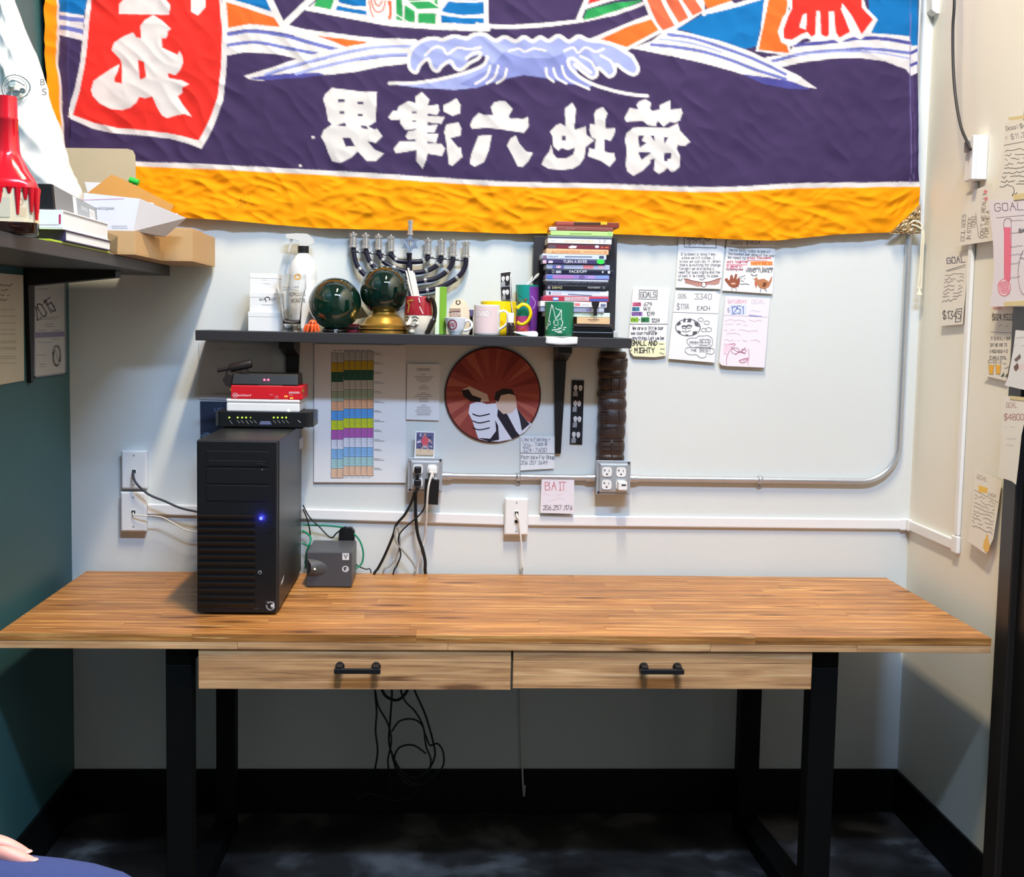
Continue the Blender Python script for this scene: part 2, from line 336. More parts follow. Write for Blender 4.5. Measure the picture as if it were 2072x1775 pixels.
for (x0p, x1p, xr0, xr1) in ((335, 387, 437, 475), (1643, 1697, 1500, 1541)):
    fx0, fx1 = onY(x0p, 1340, yf-.03).x, onY(x1p, 1340, yf-.03).x
    rx0, rx1 = onY(xr0, 1430, yr-.03).x, onY(xr1, 1430, yr-.03).x
    MB().box(fx0, fx1, yf-.03, yf+.03, .05, .672).build('leg', M_LEG, desk, bevel=.002)
    MB().box(rx0, rx1, yr-.03, yr+.03, .05, .672).build('leg', M_LEG, desk, bevel=.002)
    for z0, z1, nm in ((0, .05, 'foot_bar'), (.672, .722, 'top_bar')):
        MB().hexa([(fx0, yf-.03, z0), (fx1, yf-.03, z0), (rx1, yr+.03, z0), (rx0, yr+.03, z0), (fx0, yf-.03, z1), (fx1, yf-.03, z1), (rx1, yr+.03, z1), (rx0, yr+.03, z1)]).build(nm, M_LEG, desk, bevel=.002)
M_HAND = mat('matte_black_iron', (22, 22, 24), .4, var=.1)
for (c, hx, hy, cutz) in ((((401, 1316), (1033, 1314), (1034, 1394), (402, 1397)), (676, 770), 1358, ((0, .3), (.3, .78), (.78, 1))), (((1038, 1314), (1643, 1319), (1642, 1396), (1038, 1393)), (1296, 1384), 1359, ((0, .32), (.32, .68), (.68, 1)))):
    yd = -.784; P = [onY(px, py, yd) for px, py in c]
    x0, x1 = (P[0].x+P[3].x)/2, (P[1].x+P[2].x)/2; z1, z0 = min(.7205, (P[0].z+P[1].z)/2), (P[2].z+P[3].z)/2
    dr = MB().box(x0+.012, x1-.012, yd+.019, -.25, z0+.006, z0+.014).box(x0+.012, x0+.024, yd+.019, -.25, z0+.0145, z1-.006).box(x1-.024, x1-.012, yd+.019, -.25, z0+.0145, z1-.006).box(x0+.025, x1-.025, -.262, -.25, z0+.0145, z1-.006).build('drawer', mat('plain_pine', (176, 140, 96), .6), desk)
    for a, b_ in cutz:
        MB().box(x0, x1, yd, yd+.018, z1-(z1-z0)*b_+.0002, z1-(z1-z0)*a-.0002).build('board', M_WOOD2, dr, loc=((x0+x1)/2, yd, (z0+z1)/2+random.random()*.01), bevel=.0008)
    ha, hb = onY(hx[0], hy, yd-.03), onY(hx[1], hy, yd-.03); zc = ha.z
    h = MB()
    for xx in (ha.x+.012, hb.x-.012):
        h.cyl((xx, yd, zc+.004), (xx, yd-.008, zc+.004), .0115, n=14).box(xx-.007, xx+.007, yd-.034, yd-.006, zc-.004, zc+.012)
    h.box(ha.x, hb.x, yd-.036, yd-.024, zc-.006, zc+.006)
    h.build('handle', M_HAND, dr, bevel=.0015)
# ================================================================ the big fishing banner: the design is dyed into the cloth
class Raster:
    def __init__(s, x0, y0, x1, y1, ss):
        s.x0, s.y0, s.ss = x0, y0, ss; s.a = np.zeros((int((y1-y0)*ss), int((x1-x0)*ss), 3), np.float32)
    def _box(s, xs, ys, pad=1):
        h, w = s.a.shape[:2]
        i0 = max(0, int((min(ys)-s.y0)*s.ss)-pad); i1 = min(h, int((max(ys)-s.y0)*s.ss)+pad+1)
        j0 = max(0, int((min(xs)-s.x0)*s.ss)-pad); j1 = min(w, int((max(xs)-s.x0)*s.ss)+pad+1)
        if i1 <= i0 or j1 <= j0: return None
        Y, X = np.mgrid[i0:i1, j0:j1].astype(np.float32)
        return (slice(i0, i1), slice(j0, j1)), (X+.5)/s.ss+s.x0, (Y+.5)/s.ss+s.y0
    def poly(s, pts, col, alpha=1):
        r = s._box([p[0] for p in pts], [p[1] for p in pts])
        if r is None: return s
        sl, X, Y = r; m = np.zeros(X.shape, bool); n = len(pts)
        for i in range(n):
            (xa, ya), (xb, yb) = pts[i], pts[(i+1) % n]
            if ya == yb: continue
            m ^= ((ya > Y) != (yb > Y)) & (X < (xb-xa)*(Y-ya)/(yb-ya)+xa)
        c = np.array(lin(col), np.float32); v = s.a[sl]; v[m] = v[m]*(1-alpha)+c*alpha; return s
    def line(s, pts, w, col, smooth=True, taper=False):
        if smooth and len(pts) > 2: pts = [(p.x, p.y) for p in spline([(x, y, 0) for x, y in pts], 6)]
        r = s._box([p[0] for p in pts], [p[1] for p in pts], int(w*s.ss)+2)
        if r is None: return s
        sl, X, Y = r; m = np.zeros(X.shape, bool); n = len(pts)
        for i in range(n-1):
            (xa, ya), (xb, yb) = pts[i], pts[i+1]; dx, dy = xb-xa, yb-ya; l2 = dx*dx+dy*dy+1e-9
            t = np.clip(((X-xa)*dx+(Y-ya)*dy)/l2, 0, 1); d = np.hypot(X-xa-t*dx, Y-ya-t*dy)
            m |= d < (w/2*((1-(i/(n-1))) if taper else 1)+.01)
        s.a[sl][m] = np.array(lin(col), np.float32); return s
    def blur(s, k):
        for _ in range(k):
            a = s.a; s.a = (np.roll(a, 1, 0)+np.roll(a, -1, 0)+np.roll(a, 1, 1)+np.roll(a, -1, 1)+a*4)/8
        return s
    def sample(s, X, Y):
        fx = np.clip((X-s.x0)*s.ss-.5, 0, s.a.shape[1]-1.001); fy = np.clip((Y-s.y0)*s.ss-.5, 0, s.a.shape[0]-1.001)
        j = fx.astype(int); i = fy.astype(int); u = (fx-j)[:, None]; v = (fy-i)[:, None]
        return (s.a[i, j]*(1-u)+s.a[i, j+1]*u)*(1-v)+(s.a[i+1, j]*(1-u)+s.a[i+1, j+1]*u)*v
R = Raster(60, -230, 1890, 505, 1.6)
PUR, YEL, WHT, RED, BLU, GRN, ORA, BRN, LIL, LI2, IND = (61, 47, 82), (240, 150, 4), (212, 205, 201), (218, 46, 38), (16, 102, 162), (44, 142, 78), (240, 100, 40), (200, 92, 62), (148, 155, 200), (100, 106, 168), (74, 72, 140)
def Z(ox, oy, s, st):
    t = [float(v) for v in st.replace(',', ' ').split()]; return [(ox+t[i]*s, oy+t[i+1]*s) for i in range(0, len(t), 2)]
z1 = lambda st: Z(0, 0, .25353, st)
z2 = lambda st: Z(420, 0, .27992, st)
z3 = lambda st: Z(980, 0, .24131, st)
z4 = lambda st: Z(1400, 0, .32432, st)
R.a[:] = np.array(lin(PUR), np.float32)
YB = [(60, 420), (360, 440), (470, 447), (560, 455), (650, 462), (760, 465), (900, 468), (1050, 473), (1100, 472), (1250, 474), (1400, 480), (1510, 486), (1570, 487), (1620, 482), (1700, 474), (1802, 470), (1866, 410)]
WL = [(60, 312), (276, 331), (420, 337), (700, 352), (1000, 371), (1200, 376), (1400, 383), (1500, 382), (1627, 376), (1860, 373)]
R.poly(WL+[(1890, 373), (1890, 600), (60, 600)], YEL); R.line(WL, 10, WHT)
# top left: sea and sky behind the tag
R.poly(z1('440 -900 690 -900 690 0 670 120 470 92'), BLU)
R.poly(z1('440 92 470 92 670 120 655 322 465 275'), WHT)
R.line(z1('468 135 560 150 668 160'), 9, LI2).line(z1('468 215 560 228 660 252'), 9, LI2)
R.poly([(60, -230), (112, -230), (116, 0), (121, 253), (124, 330), (60, 330)], YEL).line([(112, -230), (117, 0), (122, 253), (125, 330)], 5, WHT)
# ship bow left
R.poly(z2('105 0 105 -800 300 -800 455 0 545 165 520 200 300 180 130 218'), WHT)
R.poly(z2('180 0 180 -300 380 -300 425 0 460 82 330 42'), BLU).poly(z2('138 18 480 125 522 192 300 185 150 202'), ORA)
R.line(z2('800 -60 545 185'), 13, WHT, False).line(z2('430 -60 545 180'), 9, WHT, False)
R.poly(z2('720 62 790 0 1100 -700 2025 -700 2030 215 1700 200 1450 178 1250 155 1000 110'), WHT)
R.poly(z2('765 40 890 66 910 0 930 -200 900 -200'), GRN)
R.poly(z2('925 68 1060 92 1152 106 1147 75 1040 60 935 36'), BLU).poly(z2('945 0 945 -200 1135 -200 1145 45 1050 40 950 14'), BLU)
for st in ('1168 5 1178 70 1198 120', '1175 -30 1200 60 1235 82 1270 60 1285 0', '1200 -20 1215 25 1240 35 1262 0'): R.line(z2(st), 2.6, BRN)
R.poly(z2('1300 0 1328 0 1332 70 1325 135 1303 132 1315 70'), BRN)
for st in ('1362 0 1362 -200 1412 -200 1408 146 1362 136', '1425 30 1500 82 1496 160 1420 152', '1520 95 1652 100 1646 172 1520 166', '1440 -100 1640 -100 1672 62 1520 66 1455 20'): R.poly(z2(st), GRN)
R.line(z2('1405 -60 1418 180'), 2.6, WHT, False).line(z2('1365 100 1470 170'), 2.4, WHT, False).line(z2('1410 -20 1520 75'), 4, WHT, False).line(z2('1440 5 1640 8'), 2.5, WHT, False).line(z2('1570 -20 1670 50'), 3, WHT, False)
R.poly(z2('1690 80 1742 10 1742 -300 1990 -300 1996 102 1850 112 1722 92'), BLU).poly(z2('1686 112 1850 132 1996 132 1996 180 1690 166'), BLU)
R.line(z2('1715 0 1850 12 1998 8'), 5, WHT)
# hull lines
R.line(z2('720 60 1000 112 1250 157 1450 182 1700 202 2030 212'), 9, WHT).line(z3('-60 208 0 218 200 226 500 212 800 178 1100 110 1340 28'), 9, WHT)
R.line(z2('545 185 700 228 1000 268 1240 290 1500 302'), 11, WHT)
# stern right
R.line(z3('780 185 870 -30'), 10, WHT, False)
R.poly(z3('875 35 1040 -8 1040 -300 890 -300'), RED).line(z3('850 62 1010 10 1120 -20'), 8, WHT)
R.poly(z3('828 170 860 82 1100 22 1310 -4 1320 5 1180 62 950 142'), GRN)
R.poly(z3('860 335 1380 118 1330 0 1330 -600 1850 -600 1850 90 1600 252 1480 275 1200 425 1040 372'), WHT)
R.poly(z3('800 192 1100 128 1345 38 1378 118 1230 168 1050 246 880 322 700 322 300 262'), PUR)
R.poly(z3('968 332 1200 222 1402 156 1462 252 1195 396 1080 356'), ORA)
for st in ('1365 0 1340 -300 1440 -300 1485 0 1596 215 1500 256 1450 190', '1525 0 1500 -300 1600 -300 1632 0 1712 150 1632 192', '1660 0 1640 -300 1740 -300 1772 0 1832 90 1750 132'): R.poly(z3(st), BRN)
R.poly(z3('1838 0 1800 -300 2072 -300 2072 12 1870 72'), ORA)
R.poly(z3('1608 244 1850 112 2072 32 2072 372 1900 312 1750 272'), BLU).poly(z4('-5 130 80 90 300 40 450 -10 460 -600 475 -600 475 0 430 150 402 290 332 306 200 272 -5 218'), BLU)
R.line(z3('1840 118 1880 90 2072 26')+z4('80 76 250 40 460 -22'), 8, WHT)
R.poly(z4('1060 -700 1420 -700 1408 282 1372 286 1360 235 1110 206'), BLU)
# right-hand waves
R.poly(z4('430 365 600 332 630 290 760 250 930 236 1100 208 1362 226 1372 286 1412 282 1408 455 1368 472 1340 432 1200 382 1050 362 880 366 700 388 540 420 470 405'), WHT)
R.line(z4('640 284 850 264 1050 240 1200 245 1362 268'), 7, IND).line(z4('500 382 700 335 900 316 1100 306 1362 330'), 6, LI2).line(z4('640 345 900 322 1150 330 1362 365'), 3, LIL)
R.line(z4('1370 330 1408 310'), 6, IND).line(z4('1370 405 1408 390'), 6, IND)
R.poly([(1278, 98), (1320, 82), (1345, 62), (1366, 60), (1400, 68), (1460, 84), (1512, 102), (1560, 124), (1612, 150), (1654, 179), (1632, 176), (1600, 164), (1560, 162), (1530, 160), (1480, 144), (1400, 122), (1340, 110)], WHT)
R.poly([(1500, 150), (1560, 158), (1600, 164), (1640, 180), (1600, 180), (1545, 170)], IND)
R.line([(1352, 70), (1400, 77), (1460, 96), (1520, 118), (1590, 150)], 6, LI2).line([(1318, 90), (1400, 100), (1470, 119), (1530, 142), (1590, 160)], 6, LI2).line([(1335, 79), (1400, 88), (1460, 106)], 3, LIL)
# orange staff and red character, upper right
R.poly(z4('450 0 450 -600 620 -600 612 0 600 60 575 190 625 345 395 322 425 200'), WHT).poly(z4('478 0 478 -600 600 -600 598 0 590 60 562 190 606 330 414 312 445 160'), ORA)
R.poly(z4('590 -500 590 0 612 60 565 110 535 200 556 265 612 292 645 280 690 245 720 240 760 262 800 248 840 256 872 242 922 268 965 245 1010 230 1052 248 1115 204 1155 125 1085 48 1072 0 1072 -500'), WHT)
R.poly(z4('625 -500 625 50 598 104 570 190 574 240 622 250 680 216 720 200 745 232 770 215 775 70 800 70 805 216 840 232 856 215 856 74 886 70 896 200 920 236 986 200 930 60 940 20 990 90 1058 215 1126 125 1060 50 1050 -500'), RED)
R.poly(z4('692 92 668 172 710 186 718 82'), WHT)
# left-hand waves
R.poly(z2('130 205 300 176 480 186 640 210 830 272 1035 350 900 392 820 402 660 428 540 398 400 382 260 380 130 404'), WHT)
R.line(z2('150 248 300 226 450 236 600 266 750 312 950 364'), 7.5, LI2).line(z2('145 328 300 306 430 316 600 352 800 392'), 6.5, LI2).line(z2('150 238 300 218 450 226 620 258'), 3, IND)
R.poly(z2('700 240 1000 272 1215 315 1035 350 850 275'), ORA)
R.line(z2('660 215 850 255 1010 272 1240 300'), 6, WHT).line(z2('720 246 880 300 1035 352 1220 318'), 6, WHT)
R.poly(z2('264 548 500 478 660 418 860 370 1050 326 1240 290 1500 300 1560 310 1482 350 1472 430 1440 462 1250 482 1050 522 880 540 700 550 520 560 400 584 300 574'), WHT)
R.poly(z2('290 566 430 545 640 530 800 528 850 540 700 562 420 582'), IND)
R.line(z2('420 538 660 466 860 416 1060 366 1260 336 1500 336'), 6, LIL).line(z2('640 536 860 476 1100 422 1300 396 1460 396'), 6, LIL).line(z2('430 545 660 475 860 425'), 2.5, LI2).line(z2('1100 432 1300 408 1460 405'), 2.5, LI2)
# great wave in the middle
body = [(826, 123), (834, 98), (857, 82), (879, 78), (896, 81), (918, 74), (944, 78), (958, 71), (980, 70), (1002, 82), (1021, 75), (1043, 84), (1060, 76), (1077, 84), (1093, 76), (1110, 83), (1130, 73), (1151, 84), (1171, 73), (1190, 81), (1219, 84), (1243, 91), (1265, 105), (1279, 114), (1290, 134), (1289, 147), (1279, 151), (1262, 142), (1246, 131), (1243, 149), (1232, 155), (1221, 146), (1210, 138), (1207, 153), (1197, 157), (1183, 148), (1163, 131)]
lower = [(1170, 150), (1200, 172), (1190, 178), (1150, 168), (1110, 158), (1060, 152), (1010, 162), (965, 178), (920, 182), (850, 178), (800, 172), (850, 170), (910, 160), (950, 146), (978, 130), (985, 118), (972, 110), (950, 118), (935, 140), (920, 138), (905, 128), (894, 134), (885, 144), (874, 136), (866, 121), (850, 134), (842, 147), (830, 140)]
R.poly(body+lower, LIL)
R.poly([(930, 170), (990, 140), (1020, 105), (1060, 118), (1110, 118), (1140, 108), (1160, 140), (1195, 175), (1150, 170), (1110, 160), (1060, 152), (1010, 164), (960, 180)], LI2, .55)
R.line(body[:24], 8, WHT).line(body[23:], 7, WHT)
R.line([(826, 123), (830, 140), (842, 147), (850, 132), (866, 120), (874, 137), (885, 144), (895, 133), (912, 124), (921, 138), (935, 140), (950, 128), (968, 118), (972, 108), (958, 108), (944, 118)], 7, WHT)
R.line([(788, 169), (840, 168), (896, 159), (946, 146), (978, 132), (986, 116)], 7, WHT).line([(860, 112), (880, 96), (896, 98), (905, 110), (925, 97), (950, 100), (972, 96)], 5, WHT)
R.line([(1310, 194), (1270, 190), (1221, 178), (1180, 160), (1155, 138), (1150, 122), (1160, 118), (1175, 130), (1195, 146)], 7, WHT).line([(1142, 103), (1160, 96), (1170, 106), (1185, 96), (1205, 104), (1222, 98)], 5, WHT).line([(1175, 113), (1195, 124), (1205, 140)], 5, WHT).line([(1216, 112), (1236, 124), (1243, 140)], 5, WHT)
for P in ([(992, 134), (984, 155), (962, 170)], [(1008, 134), (1001, 156), (985, 169)], [(1025, 140), (1020, 158), (1005, 168)], [(1105, 138), (1107, 153), (1120, 165)], [(1120, 138), (1127, 157), (1146, 169)], [(1137, 134), (1148, 158), (1192, 180)]): R.line(P, 5, WHT)
R.line([(1030, 103), (1050, 99), (1062, 105), (1080, 99), (1103, 103)], 4.5, WHT)
# red tag with white character
R.poly(z1('690 -900 690 0 655 320 640 500 600 700 528 935 740 1028 900 1062 1120 1078 1350 1104 1490 1144 1607 1188 1690 1040 1780 800 1805 560 1815 300 1770 0 1770 -900'), WHT)
R.poly(z1('725 -900 725 0 700 300 680 500 640 720 585 920 760 985 940 1020 1150 1038 1330 1060 1450 1085 1585 1120 1660 980 1735 780 1765 520 1775 250 1752 0 1752 -900'), RED)
R.poly(z1('1225 120 1300 170 1370 235 1340 260 1345 275 1330 310 1295 310 1300 385 1420 440 1435 410 1455 440 1465 500 1440 560 1400 600 1340 585 1350 625 1450 640 1510 670 1450 700 1455 735 1415 765 1460 840 1530 930 1470 908 1400 920 1330 942 1290 920 1250 850 1215 770 1160 785 1110 775 1090 820 1040 860 970 880 880 870 800 830 745 770 730 720 750 650 800 610 900 545 955 510 940 580 920 620 915 655 975 670 980 580 965 480 890 400 910 340 990 290 1065 260 1090 300 1130 310 1120 210 1160 160'), WHT)
R.poly(z1('1105 480 1155 500 1170 620 1120 640'), RED).poly(z1('945 110 950 30 980 0 990 -200 1300 -200 1325 0 1360 40 1355 122'), WHT).poly(z1('1525 0 1525 -200 1640 -200 1640 60 1580 126 1525 95'), WHT)
# the five mirrored characters
R.poly(z2('900 635 1140 665 1225 665 1215 880 1160 915 1210 940 1225 930 1265 985 1215 1035 1155 1020 1205 1080 1275 1110 1215 1165 1150 1165 1085 1095 1040 1140 960 1180 900 1165 870 1100 850 1040 820 990 840 940 900 900 870 870 855 780 835 720 850 680'), WHT)
for st in ('945 720 992 720 992 739 945 739', '1085 735 1125 735 1125 753 1085 753', '955 805 990 805 990 823 955 823', '1085 823 1120 823 1120 839 1085 839', '930 906 985 890 1000 893 1000 916', '1108 908 1150 912 1165 938 1112 926', '975 995 1030 995 1066 1056 1000 1062'): R.poly(z2(st), PUR)
R.poly(z2('1800 710 1830 760 1825 820 1770 840 1705 805 1705 760 1750 740'), WHT).poly(z2('1815 885 1835 930 1830 980 1755 1000 1815 1070 1830 1065 1842 1135 1770 1200 1745 1190 1720 990 1710 960 1725 900'), WHT)
R.poly(z2('1550 665 1605 720 1590 765 1670 755 1675 800 1660 830 1590 822 1590 838 1715 845 1690 895 1590 882 1590 905 1665 900 1640 955 1585 955 1585 970 1670 965 1650 1035 1590 1022 1590 1038 1690 1040 1718 1075 1695 1130 1590 1112 1580 1160 1555 1220 1510 1165 1510 1085 1360 1110 1345 1075 1390 1020 1505 1020 1505 1005 1450 1010 1430 985 1450 950 1510 940 1510 932 1430 940 1390 890 1390 865 1330 870 1305 850 1340 800 1370 800 1380 770 1455 730 1505 745 1500 700'), WHT)
R.poly(z2('1475 805 1510 805 1510 818 1475 818'), PUR).poly(z2('1480 870 1510 870 1510 882 1480 882'), PUR)
R.poly([(951, 253), (957, 240), (969, 228), (980, 233), (998, 233), (993, 217), (1000, 207), (1011, 204), (1023, 205), (1038, 220), (1030, 233), (1031, 239), (1060, 240), (1069, 236), (1070, 256), (1060, 269), (1023, 263), (985, 258), (955, 261)], WHT)
R.poly(z2('1960 980 2055 975 2035 1080 2000 1170 1930 1205 1895 1185 1905 1120 1950 1000'), WHT).poly(z3('265 1135 290 1200 350 1270 408 1280 370 1350 320 1400 280 1395 240 1310 190 1220 220 1160'), WHT)
R.poly(z3('675 910 740 858 770 910 755 1060 755 1240 700 1260 650 1240 620 1265 580 1230 570 1140 550 1105 600 1050 640 1035 680 1060'), WHT).poly(z3('640 1050 770 1085 850 1060 860 1130 925 1175 870 1215 860 1225 750 1170 600 1130'), WHT).poly(z3('750 1150 860 1180 840 1320 800 1380 740 1415 650 1425 540 1415 480 1380 500 1330 545 1270 560 1215 580 1290 610 1325 690 1325 745 1295 760 1250'), WHT)
R.poly(z3('650 1140 682 1140 682 1178 650 1178'), PUR)
R.poly(z3('995 895 1035 950 1015 1000 1020 1075 1100 1075 1090 1130 1060 1180 1010 1165 1010 1270 1070 1285 1090 1280 1100 1340 1050 1400 980 1350 870 1310 880 1240 930 1250 935 1165 900 1150 880 1090 890 1040 930 1045 920 960 940 920'), WHT)
R.poly(z3('1300 850 1350 830 1400 860 1390 905 1400 930 1470 920 1475 880 1560 840 1560 920 1650 910 1660 950 1640 1010 1600 1030 1550 1025 1500 1065 1450 1010 1440 1060 1370 1050 1330 1015 1190 1020 1175 990 1220 905 1290 915 1275 880'), WHT)
R.poly(z3('1250 1070 1340 1065 1540 1075 1620 1035 1640 1100 1725 1190 1680 1225 1620 1220 1610 1250 1640 1310 1635 1400 1590 1440 1560 1440 1530 1410 1500 1440 1460 1460 1420 1430 1430 1330 1390 1340 1390 1370 1330 1430 1250 1475 1200 1440 1185 1390 1195 1250 1180 1180 1190 1120'), WHT)
for st in ('1290 1140 1340 1135 1320 1180 1362 1200 1300 1240', '1395 1140 1425 1140 1428 1192', '1505 1155 1542 1150 1510 1210', '1510 1285 1568 1285 1562 1332 1537 1336 1532 1356 1505 1350', '1290 1282 1310 1276 1400 1282 1318 1342'): R.poly(z3(st), PUR)
for x, y in ((633, 278), (607, 335)): R.poly([(x-3, y-2), (x+3, y-3), (x+4, y+2), (x-2, y+3)], WHT)
for i in range(26):      # rust specks low in the yellow band
    x = 490+random.gauss(0, 9); y = 408+random.gauss(0, 13); R.poly([(x-1.2, y-1), (x+1.3, y-1.1), (x+1, y+1.2), (x-1, y+1)], (150, 84, 10))
R.line([(1841, -230), (1842, 372)], 1.5, (112, 100, 150), False).line([(1848, 120), (1849, 372)], 1.2, (112, 100, 150), False)
R.blur(2)
def noise2(h, w, wl, seed, aniso=(1, 1), rot=0):
    g = np.random.default_rng(seed).standard_normal((h, w)); fy = np.fft.fftfreq(h)[:, None]; fx = np.fft.fftfreq(w)[None, :]
    a, b = fx*math.cos(rot)+fy*math.sin(rot), -fx*math.sin(rot)+fy*math.cos(rot)
    k = np.sqrt((a*aniso[0])**2+(b*aniso[1])**2)*wl; F = k*np.exp(-k*k)
    o = np.fft.ifft2(np.fft.fft2(g)*F).real; return o/np.abs(o).std()/2.2
NU, NV = 720, 290
U, V = np.meshgrid(np.linspace(0, 1, NU+1), np.linspace(0, 1, NV+1))
Yt = -225.0
xb = np.array([p[0] for p in YB]); yb = np.array([p[1] for p in YB])
Y0 = Yt+V*(440-Yt)
XLE = np.interp(Y0, [Yt, 0, 200, 300, 440], [84, 88, 96, 101, 104]); XRE = np.interp(Y0, [Yt, 0, 357, 400, 440], [1853, 1857, 1857, 1862, 1862])
PX = XLE+U*(XRE-XLE); YBOT = np.interp(PX, xb, yb); PY = Yt+V*(YBOT-Yt)
h1 = noise2(NV+1, NU+1, 90, 1, (1.0, 2.2), .7); h2 = noise2(NV+1, NU+1, 34, 2, (1.7, .8), .75); h3 = noise2(NV+1, NU+1, 16, 3); h4 = noise2(NV+1, NU+1, 30, 4, (1.5, .5), .25)
h5 = noise2(NV+1, NU+1, 24, 5, (1.4, .6), -.5); wlY = np.interp(PX, [p[0] for p in WL], [p[1] for p in WL]); yel = np.clip((PY-wlY)/20, 0, 1)
H = .0036*h1+.0030*(.5-np.abs(h2))+.0005*h3+yel*(.0036*(.5-np.abs(h4))+.0020*(.5-np.abs(h5))+.0003*h3)
H += .004*np.clip((PY-wlY-60)/40, 0, 1)*np.sin(PX/47.0+np.sin(PX/113.0)*2)
pts = np.empty(((NV+1)*(NU+1), 3)); fy_ = -.034
D = np.array(FW)[None]+(PX.ravel()[:, None]-1036)/FPX*np.array(RT)[None]-(PY.ravel()[:, None]-887.5)/FPX*np.array(UP)[None]
t_ = np.minimum((fy_-CY)/D[:, 1], np.where(D[:, 0] < 0, (.016-CX)/np.minimum(D[:, 0], -1e-6), 1e9)); pts = np.array(CAMP)[None]+D*t_[:, None]
lw_ = pts[:, 0] < .0161; hh = np.clip(H.ravel(), -.010, .02); pts[:, 1] -= np.where(lw_, 0, hh); pts[:, 0] += np.where(lw_, hh, 0)
flagloc = Vector((1.3, -.024, float(pts[:, 2].min())))
me = bpy.data.meshes.new('banner_cloth'); ii = np.arange((NV+1)*(NU+1)).reshape(NV+1, NU+1)
q = np.stack([ii[:-1, :-1], ii[1:, :-1], ii[1:, 1:], ii[:-1, 1:]], -1).reshape(-1, 4)
me.vertices.add(len(pts)); me.vertices.foreach_set('co', (pts-np.array(flagloc)).astype(np.float32).ravel())
me.loops.add(q.size); me.loops.foreach_set('vertex_index', q.ravel().astype(np.int32)); me.polygons.add(len(q)); me.polygons.foreach_set('loop_start', np.arange(0, q.size, 4, dtype=np.int32))
me.update(calc_edges=True); me.validate(); me.shade_smooth()
ca = me.color_attributes.new('Col', 'FLOAT_COLOR', 'POINT'); cc = np.ones((len(pts), 4), np.float32); cc[:, :3] = R.sample(PX.ravel(), PY.ravel()); ca.data.foreach_set('color', cc.ravel())
flag = thing('fishing_banner', 'large purple and yellow banner with white characters hung across the back wall', 'banner', flagloc)
fo = bpy.data.objects.new('cloth', me); COL.objects.link(fo); fo.parent = flag; me.materials.append(attr_mat('dyed_cotton', .85, .25, 1400, .15))
# corner reinforcement and its cords
cp = MB()
def _cp(u, v):
    x = 1800+(1863-1800)*u; ytop = 471-(471-414)*max(0, (x-1802)/60); y = ytop+(473-ytop)*v
    return onY(x, y, -.042-.004*math.sin(x*.9+y*.7)-.003*math.sin(x*1.7-y*1.3))
cp.grid(_cp, 16, 12).build('corner_patch', mat('crinkled_gold_tape', (205, 180, 140), .22, .75, var=.2, scale=60), flag, smooth=True, solid=.001)
M_ROPE = mat('cream_cord', (232, 224, 200), .8, var=.1, scale=300, bump=.5, bscale=500)
for pts_ in ([(1843, 451), (1850, 447), (1860, 450), (1866, 462), (1864, 500), (1861, 550), (1857, 584)], [(1844, 455), (1854, 457), (1862, 462), (1869, 470), (1868, 500), (1866, 540), (1864, 584)]):
    MB().tube(spline([onY(x, y, -.050) for x, y in pts_], 8), .0028, 8).build('cord', M_ROPE, flag, smooth=True)
MB().lathe(onY(1860, 597, -.050), [(.009, 0), (.0085, .004), (.003, .014), (.003, .026)], 10).build('cord_knot', M_ROPE, flag, smooth=True)
# ================================================================ conduit, boxes, raceway, plates
M_EMT = mat('galvanised_steel', (200, 202, 206), .28, .7, var=.08, scale=40)
M_GAL = mat('pressed_zinc', (184, 187, 192), .38, .45, var=.12, scale=50)
M_WPL = mat('white_plastic', (236, 234, 232), .35, var=.015); M_BPL = mat('black_plastic', (20, 20, 22), .4, var=.1); M_HOLE = mat('socket_shadow_black', (12, 12, 12), .6, var=0)
zc1 = onY(1050, 965, -.014).z; zc2 = onY(1500, 971, -.014).z; xv = (onY(1833, 640, -.014).x+onY(1819, 860, -.014).x)/2
b1, b2 = onY(860, 962, -.056), onY(1242, 967.5, -.056)
conduit = thing('metal_conduit', 'silver metal conduit running between the outlet boxes and up beside the banner', 'conduit', (xv, -.014, zc2))
MB().cyl((b1.x+.053, -.014, zc1), (b2.x-.053, -.014, zc1), .0095).build('pipe', M_EMT, conduit, smooth=True)
rb = .115; path = [(b2.x+.053, -.014, zc2), (xv-rb, -.014, zc2)]+[(xv-rb+rb*math.sin(a), -.014, zc2+rb-rb*math.cos(a)) for a in np.linspace(.15, math.pi/2, 12)]+[(xv, -.014, 3.6)]
MB().tube(path, .0095, 16).build('pipe', M_EMT, conduit, smooth=True, ang=60)
for x, z in ((b1.x+.066, zc1), (b2.x-.066, zc1), (b2.x+.066, zc2)):
    MB().cyl((x-.014, -.014, z), (x+.014, -.014, z), .0125, n=18).cyl((x, -.014, z), (x, -.031, z), .004, n=8).build('coupling', M_EMT, conduit, smooth=True)
